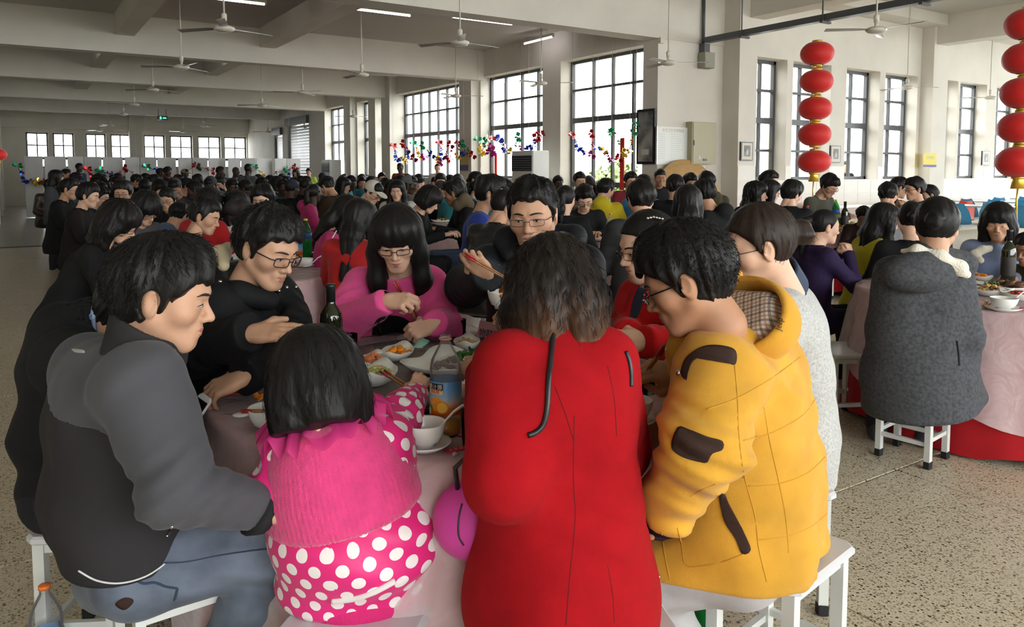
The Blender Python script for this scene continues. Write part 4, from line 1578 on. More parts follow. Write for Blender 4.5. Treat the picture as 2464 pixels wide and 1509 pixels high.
# 2. the man bent forward behind him
def p_bent():
 J, s = place_seated(300, 740, 2.1, 85, lean=30, head=(0, 45, 0))
 setj(J, hed=(318, 762, 2.12), nek=(236, 775, 2.12), che=(172, 872, 2.16), wai=(150, 1020, 2.18), pel=(172, 1160, 2.22), shr=(168, 870, 1.98), shl=(190, 800, 2.33),
   elr=(255, 1010, 1.98), wrr=(380, 1060, 2.1), ell=(270, 1000, 2.4), wrl=(380, 1050, 2.35))
 look = dict(skin=M['skin'], hair='short', hopt=dict(t=.018, seed=4), top=M['black_cotton'], topo=dict(rc=.125, rw=.118, rp=.115, w=.05, hem=.04, collar=.05, cr=.070, hood=.95, wr=.008, s0=.09, s1=.075, s2=.055),
    legs=M['dark_trousers'], shoes=M['black_shoe'], face=False)
 h = human(J, look, 'man in a black hooded coat with blue checked collar, bent forward with his head hidden', res=.010)
 m = plaid('blue_check', (0.10, 0.17, 0.33), (0.45, 0.52, 0.62), (0.01, 0.02, 0.05), 36)
 c = J['nek']; u = unit(J['hed'] - J['nek'])
 def ring(p):
  d = np.abs(cone(p, c - u * .03, c + u * .035, .066, .060)) - .004
  return smax(smax(d, plane(p, c + u * .030, u), .004), -plane(p, c - u * .03, u), .004)
 V, Q = nets(ring, c - .12, c + .12, .005)
 mesh_obj('shirt_collar', np_mesh('shirt_collar', sub(V, h['org']), Q), m, h['body'])
p_bent()

# 3. the man in the black parka and glasses
def p_parka():
 J, s = place_seated(645, 600, 2.45, 112, lean=10, head=(4, 22, -4))
 setj(J, hed=(643, 600, 2.43), nek=(598, 705, 2.50), che=(575, 800, 2.52), wai=(560, 905, 2.55), pel=(552, 1015, 2.58), shr=(522, 742, 2.36), shl=(668, 718, 2.64),
   elr=(470, 850, 2.25), wrr=(596, 802, 2.13), ell=(705, 840, 2.42), wrl=(590, 905, 2.16))
 look = dict(skin=M['skin'], g={'jaw': .95}, hair='spiky', hopt=dict(t=.020, seed=6), locks=(2400, .024, .35, -.02), glasses='black', gsize=(.0150, .0265), top=M['black_parka'], under=M['black_cotton'], ucollar=.0,
    topo=dict(rc=.132, rw=.14, rp=.15, hem=.12, collar=.060, cr=.080, wr=.008, s0=.084, s1=.074, s2=.056, vneck=.16, rsh=.075),
    legs=M['denim_dark'], shoes=M['black_shoe'], hands=('relax', 'flat'), handv=((cdir(-.9, -.2, -.35), cdir(-.2, -.5, .8)), (cdir(1, -.1, .06), cdir(0, -.45, .9))))
 h = human(J, look, 'young man in black-rimmed glasses and a black parka with beige hood lining', res=.0095)
 fn, org = h['fn'], h['org']
 # hood lying on the shoulders
 c = (J['nek'] + J['shr']) / 2
 def hood(p):
  d = chain(p, [J['nek'] + cdir(.10, -.10, -.01), J['nek'] + cdir(.01, -.13, .015), J['nek'] + cdir(-.10, -.06, .03), J['nek'] + cdir(-.10, .06, .05), J['nek'] + cdir(-.03, .13, .03)], [.028, .040, .045, .042, .03], .03)
  return d + .005 * noise3(p, 6, 3)
 V, Q = nets(hood, J['nek'] - .22, J['nek'] + .22, .008)
 mesh_obj('hood', np_mesh('hood', sub(V, org), Q), M['black_parka'], h['top'])
 def lin(p):
  return chain(p, [pt(548, 596, 2.56), pt(530, 614, 2.46), pt(538, 640, 2.38)], [.020, .030, .018], .02)
 V, Q = nets(lin, pt(540, 615, 2.47) - .14, pt(540, 615, 2.47) + .14, .007)
 mesh_obj('hood_lining', np_mesh('hood_lining', sub(V, org), Q), M['beige_lining'], h['top'])
 for q in ((530, 678), (644, 716), (671, 700), (690, 692), (712, 691)):
  P, ok = trace(fn, [q], 1.8)
  MB().ball(Vector(P[0] - org), .0065, 10, 6).build('snap_button', M['silver'], h['top'])
 # the printed sign on the shirt
 un = MB()
 P, ok = trace(lambda p: np.minimum(fn(p), fn(p)), [(605, 707)], 1.8)
 g0 = Vector(P[0] - org) + Vector(cdir(0, -.012, 0))
 for a, b in (((-.010, -.018), (-.004, .018)), ((.004, -.018), (.010, .018)), ((-.016, .006), (.016, .006)), ((-.016, -.006), (.014, -.006))):
  un.tube([g0 + Vector(cdir(a[0], 0, a[1])), g0 + Vector(cdir(b[0], 0, b[1]))], .0022, 5)
 un.build('printed_mark', M['white_line'], h['under'])
p_parka()

# 4. the girl in the pink sweatshirt
def p_pink():
 J, s = place_seated(952, 575, 3.08, 176, lean=8, head=(2, 24, 2))
 setj(J, hed=(955, 578, 3.05), nek=(950, 655, 3.16), che=(945, 735, 3.26), wai=(940, 815, 3.36), pel=(940, 900, 3.42), shr=(866, 688, 3.2), shl=(1030, 684, 3.2),
   elr=(818, 790, 2.98), wrr=(926, 724, 2.80), ell=(1062, 790, 3.05), wrl=(1046, 778, 2.86))
 look = dict(skin=M['skin_pale'], g={'full': .98, 'jaw': .92, 'nose': .96}, hair='long', hopt=dict(t=.020, len=.40, brow=.016, open=.052, seed=1, amp=.0025), hres=.006, glasses='black', gsize=(.0120, .0245),
    top=M['pink_knit'], topname='sweatshirt', topo=dict(rc=.112, rw=.112, rp=.125, hem=.10, collar=.018, cr=.062, wr=.006, s0=.082, s1=.082, s2=.05, rsh=.07),
    legs=M['dark_trousers'], shoes=M['black_shoe'], hands=('curl', 'grip'), handv=((cdir(-.9, -.25, -.3), cdir(.1, -.75, .6)), (cdir(.75, -.3, .05), cdir(-.25, -.6, .75))))
 h = human(J, look, 'girl with long straight black hair, fringe and glasses in a bright pink sweatshirt', res=.0095)
 fn, org = h['fn'], h['org']
 patch(fn, [(905, 772), (935, 760), (970, 764), (1000, 790), (1004, 815), (950, 822), (898, 815)], 'black_panel', M['black_cotton'], h['top'], org, D0=2.2)
 for w, e in (('wrr', 'elr'), ('wrl', 'ell')):
  cu = unit(J[w] - J[e])
  MB().tube([Vector(J[w] - cu * .020 - org), Vector(J[w] + cu * .008 - org)], [.049, .038], 14).build('cuff', M['black_cotton'] if w == 'wrr' else M['pink_knit'], h['top'])
p_pink()

# 5. the man leaning over the table in a dark padded jacket
def p_dark():
 J, s = place_seated(1285, 515, 2.95, 190, lean=14, head=(4, 10, 3))
 setj(J, hed=(1283, 520, 2.93), nek=(1292, 618, 3.02), che=(1290, 715, 3.12), wai=(1288, 800, 3.25), pel=(1285, 890, 3.38), shr=(1178, 645, 3.1), shl=(1402, 640, 3.06),
   elr=(1120, 690, 2.98), wrr=(1172, 662, 2.70), ell=(1415, 760, 2.95), wrl=(1262, 752, 2.66))
 look = dict(skin=M['skin'], hs=1.10, hand_s=.86, g={'full': 1.08, 'jaw': 1.02}, hair='spiky', hopt=dict(t=.014, seed=9, fringe=.004), locks=(2200, .020, .35, -.01), glasses='metal', gsize=(.0120, .0245),
    top=M['navy_jacket'], under=plaid('dark_check_shirt', (0.02, 0.025, 0.04), (0.10, 0.12, 0.15), (0.2, 0.2, 0.2), 40), ucollar=.05,
    topo=dict(rc=.140, rw=.145, rp=.15, hem=.10, collar=.075, cr=.082, wr=.007, s0=.092, s1=.080, s2=.062, vneck=.14, rsh=.08),
    legs=M['dark_trousers'], shoes=M['black_shoe'], hands=('curl', 'grip'), handv=((cdir(-.9, -.2, -.2), cdir(0, -.6, .7)), (cdir(-.35, -.35, .45), cdir(-.3, -.75, .35))))
 h = human(J, look, 'man in thin-rimmed glasses and a dark padded jacket, serving food over a bowl', res=.0095)
 fn, org = h['fn'], h['org']
 def hood(p):
  n = J['nek']
  d = chain(p, [n + cdir(.13, -.06, .01), n + cdir(.15, .05, .07), n + cdir(.02, .12, .08), n + cdir(-.12, .06, .06), n + cdir(-.11, -.05, .01)], [.03, .05, .06, .05, .03], .03)
  return d + .006 * noise3(p, 5, 8)
 V, Q = nets(hood, J['nek'] - .26, J['nek'] + .26, .009)
 mesh_obj('hood', np_mesh('hood', sub(V, org), Q), M['navy_jacket'], h['top'])
 seam(fn, [(1198, 637), (1225, 644), (1255, 652)], .0018, 'chest_zip', M['spec_metal'], h['top'], org, n=16, D0=2.3)
 txt = [(1228 + i * 4.5, 630 + i * 1.4, hh_) for i, hh_ in enumerate((10, 6, 6, 5, 6, 8))]
 lt = MB()
 for (x, y, hh_) in txt:
  P, ok = trace(fn, [(x, y), (x + 1, y + hh_)], 2.3)
  lt.tube([Vector(P[0] - org), Vector(P[1] - org)], .0016, 4)
 lt.build('embroidered_lettering', M['white_line'], h['top'])
p_dark()

# 6. the woman in the red jacket behind
def p_redjacket():
 J, s = place_seated(1555, 600, 2.78, 248, lean=8, head=(0, 14, 0))
 setj(J, hed=(1556, 597, 2.72), nek=(1576, 678, 2.80), che=(1582, 770, 2.84), wai=(1585, 860, 2.88), pel=(1590, 970, 2.92), shl=(1648, 722, 2.66), shr=(1530, 712, 2.95),
   ell=(1655, 838, 2.52), wrl=(1552, 822, 2.38), elr=(1505, 800, 2.86), wrr=(1512, 806, 2.55))
 look = dict(skin=M['skin_pale'], hair='bun', hopt=dict(t=.026, seed=3), glasses='metal', top=M['red_blazer'], under=M['denim_dark'], ucollar=.0,
    topo=dict(rc=.118, rw=.12, rp=.13, hem=.12, collar=.02, cr=.066, wr=.004, s0=.075, s1=.068, s2=.052, vneck=.22),
    legs=M['dark_trousers'], shoes=M['black_shoe'], hands=('curl', 'curl'), handv=((cdir(-.9, -.1, .05), cdir(.2, -.8, .5)), (cdir(-.5, -.6, .1), cdir(-.3, -.3, .9))))
 h = human(J, look, 'woman in glasses and bright red jacket holding a glass behind the yellow coat', res=.010)
 fn, org = h['fn'], h['org']
 rg = np.random.RandomState(3)
 nb = MB()
 for i in range(26):
  a = rad(200 + 140 * i / 25)
  q = (1566 + 22 * math.cos(a) + rg.uniform(-3, 3), 722 - 26 * math.sin(a) * 1.0 + rg.uniform(-4, 4) - 16)
  P, ok = trace(fn, [q], 2.0)
  if ok[0]: nb.ball(Vector(P[0] - org), .0055, 6, 4)
 o = nb.build('necklace', M['silver'], h['body']); o['kind'] = 'stuff'
 cl = MB()
 for i in range(6):
  v = J['hed'] + cdir(-.01 + i * .010, -.07, .115 - abs(i - 2) * .002)
  cl.ball(Vector(v - org), .006, 6, 4)
 cl.build('hair_clip', M['silver'], h['body'])
p_redjacket()

# 7. the man in the yellow coat
def p_yellow():
 J, s = place_seated(1648, 690, 1.8, 298, lean=12, head=(-8, 26, 0))
 setj(J, hed=(1652, 676, 1.80), nek=(1726, 792, 1.87), che=(1786, 985, 1.93), wai=(1800, 1160, 1.95), pel=(1812, 1295, 1.97), shl=(1722, 905, 1.72), shr=(1838, 860, 2.06),
   ell=(1690, 1070, 1.60), wrl=(1606, 1212, 1.70), elr=(1740, 960, 2.2), wrr=(1634, 905, 2.04),
   hil=(1780, 1360, 1.86), hir=(1815, 1350, 2.05), knl=(1560, 1395, 1.92), knr=(1560, 1370, 2.16), anl=(1690, 1640, 2.0), anr=(1600, 1600, 2.2), tol=(1590, 1690, 2.05), tor=(1500, 1640, 2.25))
 tp = dict(rc=.160, rw=.162, rp=.165, w=.060, hem=.03, sk=(.150, .135), s0=.100, s1=.090, s2=.070, wr=.009, rsh=.095, cr=.080, skirt=.85, puff=.006)
 def extra(p, d):
  # deep creases in the near sleeve
  c = cone(p, J['shl'], J['ell'], .11); t = (p - J['ell']) @ A(*unit(J['wrl'] - J['shl']))
  d = d + .007 * np.exp(-np.maximum(c, 0) * 18) * np.sin(t * 62 + 2.2 * noise3(p, 3, 12)) * np.exp(-((p - J['ell']) ** 2).sum(1) / .03)
  # the bulging pocket
  return d
 tp['fn'] = extra
 look = dict(skin=M['skin_tan'] if False else skin_mat('warm_skin', (0.42, 0.215, 0.125)), hair='short', hopt=dict(t=.024, seed=11, fringe=-.004), locks=(3600, .015, .60, -.06), glasses='black', gsize=(.012, .0235), g={'full': 1.06, 'neck': 1.04, 'nl': .75},
    top=M['yellow_cord'], topo=tp, topname='coat', legs=cloth('pale_grey_trousers', (0.42, 0.40, 0.40)), lego=dict(r=(.09, .08, .07), wr=.006), shoes=M['black_shoe'],
    hands=('fist', 'grip'), handv=((cdir(-.5, .2, -.6), cdir(-.6, -.6, .2)), (cdir(-.75, -.2, .22), cdir(.1, -.55, .75))))
 h = human(J, look, 'man in a mustard yellow hooded coat with brown patches and check hood lining', res=.0085)
 fn, org = h['fn'], h['org']
 T = h['top']
 patch(fn, [(1632, 1030), (1660, 1034), (1700, 1050), (1738, 1062), (1736, 1082), (1712, 1092), (1700, 1112), (1664, 1108), (1628, 1092), (1616, 1072)], 'elbow_patch', M['brown_patch'], T, org)
 patch(fn, [(1640, 898), (1652, 862), (1690, 836), (1730, 832), (1768, 844), (1768, 878), (1740, 866), (1700, 856), (1672, 866), (1656, 890), (1652, 915)], 'shoulder_patch', M['brown_patch'], T, org, centre=(1668, 862), rings=5, n=56)
 patch(fn, [(1732, 1192), (1744, 1190), (1754, 1212), (1770, 1242), (1790, 1280), (1806, 1322), (1786, 1332), (1770, 1296), (1746, 1258), (1736, 1222)], 'pocket_strip', M['brown_patch'], T, org, centre=(1752, 1246), out=.004)
 seamm = mat('yellow_seam', (0.50, 0.245, 0.018), .9)
 for poly in ([(1768, 880), (1775, 960), (1778, 1040), (1790, 1140), (1816, 1240), (1826, 1320), (1845, 1400)], [(1700, 985), (1770, 960), (1850, 915), (1925, 860)], [(1790, 1060), (1860, 1040), (1930, 1000), (1962, 960)],
     [(1800, 1170), (1870, 1165), (1940, 1140), (1985, 1100)], [(1822, 1300), (1890, 1290), (1950, 1268), (1996, 1230)], [(1722, 1165), (1690, 1178), (1660, 1195)], [(1790, 1332), (1740, 1352), (1690, 1362), (1650, 1360), (1640, 1310), (1630, 1270)],
     [(1838, 980), (1852, 1060), (1872, 1150), (1890, 1240), (1898, 1330)], [(1592, 1280), (1600, 1340), (1612, 1395)]):
  seam(fn, poly, .0016, 'seam', seamm, T, org, n=34, out=-.0004)
 cu = unit(J['wrl'] - J['ell'])
 MB().tube([Vector(J['wrl'] + cu * .006 - org), Vector(J['wrl'] + cu * .050 - org)], [.069, .058], 18).build('cuff', M['rib'], T)
 MB().tube([Vector(J['wrl'] + cu * .045 - org), Vector(J['wrl'] + cu * .080 - org)], [.052, .044], 14).build('glove_cuff', cloth('purple_glove', (0.04, 0.02, 0.06)), h['body'])
 for q in ((1634, 897), (1583, 1388)):
  P, ok = trace(fn, [q], 1.2)
  MB().ball(Vector(P[0] - org), .008, 10, 6).build('snap_button', M['silver'], T)
 # hood: a cloth bowl lying open behind the neck, lined with check
 c = pt(1788, 768, 1.90)
 ax = unit(cdir(-.72, -.42, .62))
 u = unit(np.cross(ax, [0, 0, 1])); v = np.cross(u, ax)
 R = np.stack([u, v, ax], 1)
 outr, inr = (.150, .118, .115), (.128, .098, .100)
 def hood(p):
  q = p + (.006 * noise3(p, 5, 41))[:, None] * A(*ax)
  d = ell(q, c, outr, R)
  tip = cone(q, c - ax * .05 + cdir(.03, 0, -.03), pt(1888, 868, 1.90), .06, .010)
  d = smin(d, tip, .05)
  d = smax(d, -ell(q, c + ax * .012, inr, R), .012)
  return smax(d, plane(p, c + ax * .035, ax), .014)
 V, Q = nets(hood, c - .24, c + .24, .0065)
 ho = mesh_obj('hood', np_mesh('hood', sub(V, org), Q), M['yellow_cord'], T)
 def lin(p):
  q = p + (.006 * noise3(p, 5, 41))[:, None] * A(*ax)
  a = ell(q, c + ax * .012, tuple(x + .002 for x in inr), R)
  # lining swells up in the bowl like a cushion of cloth
  b = ell(q, c - ax * .018, (.118, .092, .072), R) + .006 * np.sin((p - c) @ A(*u) * 42 + 1)
  return smax(np.maximum(a, b), plane(p, c + ax * .030, ax), .01)
 V, Q = nets(lin, c - .2, c + .2, .006)
 me = np_mesh('hood_lining', sub(V, org), Q)
 W = V - c
 set_puv(me, np.stack([W @ A(*u), W @ A(*v)], -1))
 mesh_obj('hood_lining', me, plaid('brown_check', (0.62, 0.55, 0.46), (0.02, 0.018, 0.03), (0.30, 0.10, 0.05), 44, 'puv', (0, 0, .5)), ho)
 # the fleece edge and yellow front of the collar
 P0 = [pt(x, y, d) for x, y, d in ((1770, 664, 1.98), (1715, 700, 1.93), (1682, 745, 1.88), (1655, 800, 1.84), (1636, 850, 1.84), (1628, 890, 1.86))]
 def band(p):
  return chain(p, P0, [.020, .030, .036, .038, .034, .026], .02) + .003 * noise3(p, 8, 6)
 V, Q = nets(band, np.min(P0, 0) - .06, np.max(P0, 0) + .06, .007)
 mesh_obj('collar_front', np_mesh('collar_front', sub(V, org), Q), M['yellow_cord'], T)
 P1 = [Vector(p + cdir(-.030, .0, .006) - org) for p in P0[1:-1]]
 fm = MB()
 for i in range(40):
  t = i / 39 * (len(P1) - 1); k = min(int(t), len(P1) - 2)
  q = P1[k].lerp(P1[k + 1], t - k)
  fm.ball(q + Vector((.003 * math.sin(i * 2.1), .003 * math.cos(i * 1.7), .002 * math.sin(i))), .0075, 6, 4)
 o = fm.build('fleece_edge', M['fleece'], T); o['kind'] = 'stuff'
 # stitched lettering on the hood
 cur = bpy.data.curves.new('lettering', 'FONT'); cur.body = 'Jeep'; cur.size = .030; cur.extrude = .0008; cur.align_x = 'CENTER'
 tob = bpy.data.objects.new('lettering_tmp', cur); COL.objects.link(tob)
 dg = bpy.context.evaluated_depsgraph_get()
 tm = bpy.data.meshes.new_from_object(tob.evaluated_get(dg))
 bpy.data.objects.remove(tob)
 hf = lambda p: np.minimum(hood(p), fn(p))
 a0, a1 = (1872, 796), (1880, 766)
 co = np.array([v_.co for v_ in tm.vertices])
 dirx = np.array([a1[0] - a0[0], a1[1] - a0[1]], float) / np.hypot(8, 30)
 diry = np.array([dirx[1], -dirx[0]]) 
 px = [(1876 + (dirx[0] * x + diry[0] * (y - .009)) * 560, 781 + (dirx[1] * x + diry[1] * (y - .009)) * 560) for x, y, z in co]
 P, ok = trace(hf, px, 1.3)
 g = grad(hf, P)
 P = P + g * (.004 + np.maximum(co[:, 2:3], 0))
 tm.vertices.foreach_set('co', (P - org).astype(np.float32).ravel()); tm.update()
 mesh_obj('lettering', tm, M['black_trim'], ho)
p_yellow()

# 8. the woman in pale grey tweed
def p_tweed():
 J, s = place_seated(1825, 595, 2.35, 278, lean=8, head=(-2, 16, 0))
 setj(J, hed=(1826, 596, 2.33), nek=(1868, 690, 2.42), che=(1895, 800, 2.46), wai=(1900, 910, 2.50), pel=(1905, 1040, 2.52), shl=(1880, 752, 2.28), shr=(1900, 735, 2.60),
   ell=(1840, 890, 2.22), wrl=(1735, 900, 2.28), elr=(1850, 880, 2.7), wrr=(1740, 880, 2.6))
 look = dict(skin=M['skin_pale'], g={'jaw': .93, 'full': 1.02}, hair='bun', hopt=dict(t=.028, seed=5), hres=.005, locks=(500, .035, .02, -.06), glasses='metal', gsize=(.0125, .0250), hairm=M['hair_brown'], top=M['tweed'], topname='coat', under=M['denim_dark'], ucollar=.06,
    topo=dict(rc=.125, rw=.128, rp=.14, hem=.14, collar=.02, cr=.074, wr=.005, s0=.080, s1=.07, s2=.05), legs=M['dark_trousers'], shoes=M['black_shoe'])
 h = human(J, look, 'woman with her dark hair in a bun, patterned glasses and a pale grey tweed coat', res=.010)
 fn, org = h['fn'], h['org']
 cax = unit(J['hed'] - J['nek'])
 V, Q = shell_ring(J['nek'] - cax * .02, cax, .092, .080, .075, .006, cdir(-.3, 0, 0))
 mesh_obj('denim_collar', np_mesh('denim_collar', sub(V, org), Q), M['denim_dark'], h['body'])
 P, ok = trace(fn, [(1909, 667)], 1.8)
 g = grad(fn, P)[0]
 Mr = Vector(g).to_track_quat('Z', 'Y').to_matrix()
 MB().lathe([(.006, .002), (.010, .004), (.014, .003), (.015, -.002)], 16, Vector(P[0] - org), Mr).build('eyelet', M['silver'], h['top'])
p_tweed()

# 9. the woman in the red coat, back to us
def p_redcoat():
 J, s = place_seated(1330, 700, 1.66, -8, lean=4, head=(0, 33, 0))
 setj(J, hed=(1332, 716, 1.76), nek=(1335, 832, 1.66), che=(1342, 1000, 1.60), wai=(1348, 1190, 1.62), pel=(1352, 1400, 1.66), shl=(1222, 880, 1.60), shr=(1452, 872, 1.64),
   ell=(1213, 1150, 1.50), wrl=(1172, 905, 1.93), elr=(1482, 1080, 1.74), wrr=(1440, 980, 1.98),
   hil=(1260, 1420, 1.74), hir=(1420, 1420, 1.74), knl=(1160, 1360, 2.0), knr=(1440, 1360, 2.08), anl=(1130, 1640, 1.98), anr=(1420, 1680, 2.0), tol=(1110, 1640, 2.1), tor=(1420, 1650, 2.15))
 P = lambda *a: pt(*a).astype(np.float32)
 def extra(p, d):
  # the flared skirt of the coat spreading over the stool
  sk = chain(p, [J['wai'], P(1352, 1300, 1.64), P(1352, 1440, 1.64), P(1352, 1640, 1.62)], [.125, .165, .190, .205], .06)
  sk2 = cone(p, P(1270, 1440, 1.70), P(1215, 1440, 1.80), .13, .085)
  sk = smin(sk, sk2, .06)
  sk = smin(sk, cone(p, P(1420, 1440, 1.68), P(1480, 1470, 1.72), .13, .09), .06)
  t = (p - J['pel']) @ A(*cdir(1, 0, 0))
  z = p[:, 2]
  sk = sk + .008 * np.clip((.75 - z) / .3, 0, 1) * np.sin(t * 30 + 1.6 * noise3(p, 2, 9)) 
  sk = smax(sk, .20 - z, .01)
  d = smin(d, sk, .05)
  # drag folds at the waist
  q = (p - P(1440, 1230, 1.6)) @ A(*unit(cdir(.5, 0, .86)))
  return d + .006 * np.exp(-((p - P(1470, 1260, 1.55)) ** 2).sum(1) / .012) * np.sin(q * 85)
 tp = dict(rc=.112, rw=.108, rp=.13, w=.060, hem=.05, s0=.078, s1=.078, s2=.058, wr=.003, rsh=.066, collar=.03, cr=.066, fn=extra, lo=P(1352, 1640, 1.62) - .28, hi=P(1352, 1400, 1.9) + .2)
 look = dict(skin=M['skin'], hair='bob', hopt=dict(t=.018, len=.160, spread=1.0, amp=.0035, seed=7, bang=True), hres=.0045, locks=(3400, .055, .0, -.15), face=True, top=M['red_wool'], topo=tp, topname='coat',
    legs=M['leather'], lego=dict(r=(.09, .075, .062)), shoes=M['leather'], hands=('relax', 'curl'), handv=((cdir(-.4, .6, .15), cdir(-.5, .1, .8)), None))
 m = hair_mat('brown_tipped_hair', (0.014, 0.010, 0.008))
 nt = m.node_tree; b = nt.nodes['Principled BSDF']
 tc = nt.nodes.new('ShaderNodeTexCoord'); sp = nt.nodes.new('ShaderNodeSeparateXYZ'); nt.links.new(tc.outputs['Object'], sp.inputs[0])
 ns = nt.nodes.new('ShaderNodeTexNoise'); ns.inputs['Scale'].default_value = 70
 mp = nt.nodes.new('ShaderNodeMapping'); mp.inputs['Scale'].default_value = (1, 1, .08); nt.links.new(tc.outputs['Object'], mp.inputs[0]); nt.links.new(mp.outputs[0], ns.inputs['Vector'])
 ml = nt.nodes.new('ShaderNodeMath'); ml.operation = 'MULTIPLY_ADD'; ml.inputs[1].default_value = .16; nt.links.new(ns.outputs['Fac'], ml.inputs[0]); nt.links.new(sp.outputs[2], ml.inputs[2])
 rp = nt.nodes.new('ShaderNodeValToRGB'); rp.color_ramp.elements[0].position = .0; rp.color_ramp.elements[1].position = .12
 rp.color_ramp.elements[0].color = (0.10, 0.038, 0.014, 1); rp.color_ramp.elements[1].color = (0.014, 0.010, 0.008, 1)
 ad = nt.nodes.new('ShaderNodeMath'); ad.operation = 'ADD'; ad.inputs[1].default_value = .09; nt.links.new(ml.outputs[0], ad.inputs[0])
 nt.links.new(ad.outputs[0], rp.inputs[0]); nt.links.new(rp.outputs[0], b.inputs['Base Color'])
 look['hairm'] = m
 h = human(J, look, 'woman in a plain red wool coat with a dark bob, seen from behind', res=.0085)
 fn, org = h['fn'], h['org']
 T = h['top']
 seam(fn, [(1332, 797), (1326, 860), (1320, 920), (1317, 980), (1308, 1020), (1290, 1040), (1270, 1048)], .0060, 'leather_piping', M['black_trim'], T, org, n=46, out=.001)
 seam(fn, [(1506, 846), (1514, 870), (1518, 900), (1518, 930)], .0050, 'leather_piping', M['black_trim'], T, org, n=16, out=.001)
 sm = mat('red_seam', (0.13, 0.001, 0.002), .95)
 for poly in ([(1382, 1000), (1380, 1150), (1384, 1250), (1372, 1380), (1362, 1505)], [(1462, 880), (1478, 960), (1484, 1050)], [(1335, 930), (1362, 1000), (1380, 1060)], [(1462, 1360), (1474, 1430), (1478, 1500)]):
  seam(fn, poly, .0012, 'seam', sm, T, org, n=36, out=-.0004)
 seam(h['lfn'], [(1085, 1476), (1120, 1474), (1156, 1476)], .003, 'boot_strap', M['black_trim'], h['legs'], org, n=12) if False else None
p_redcoat()

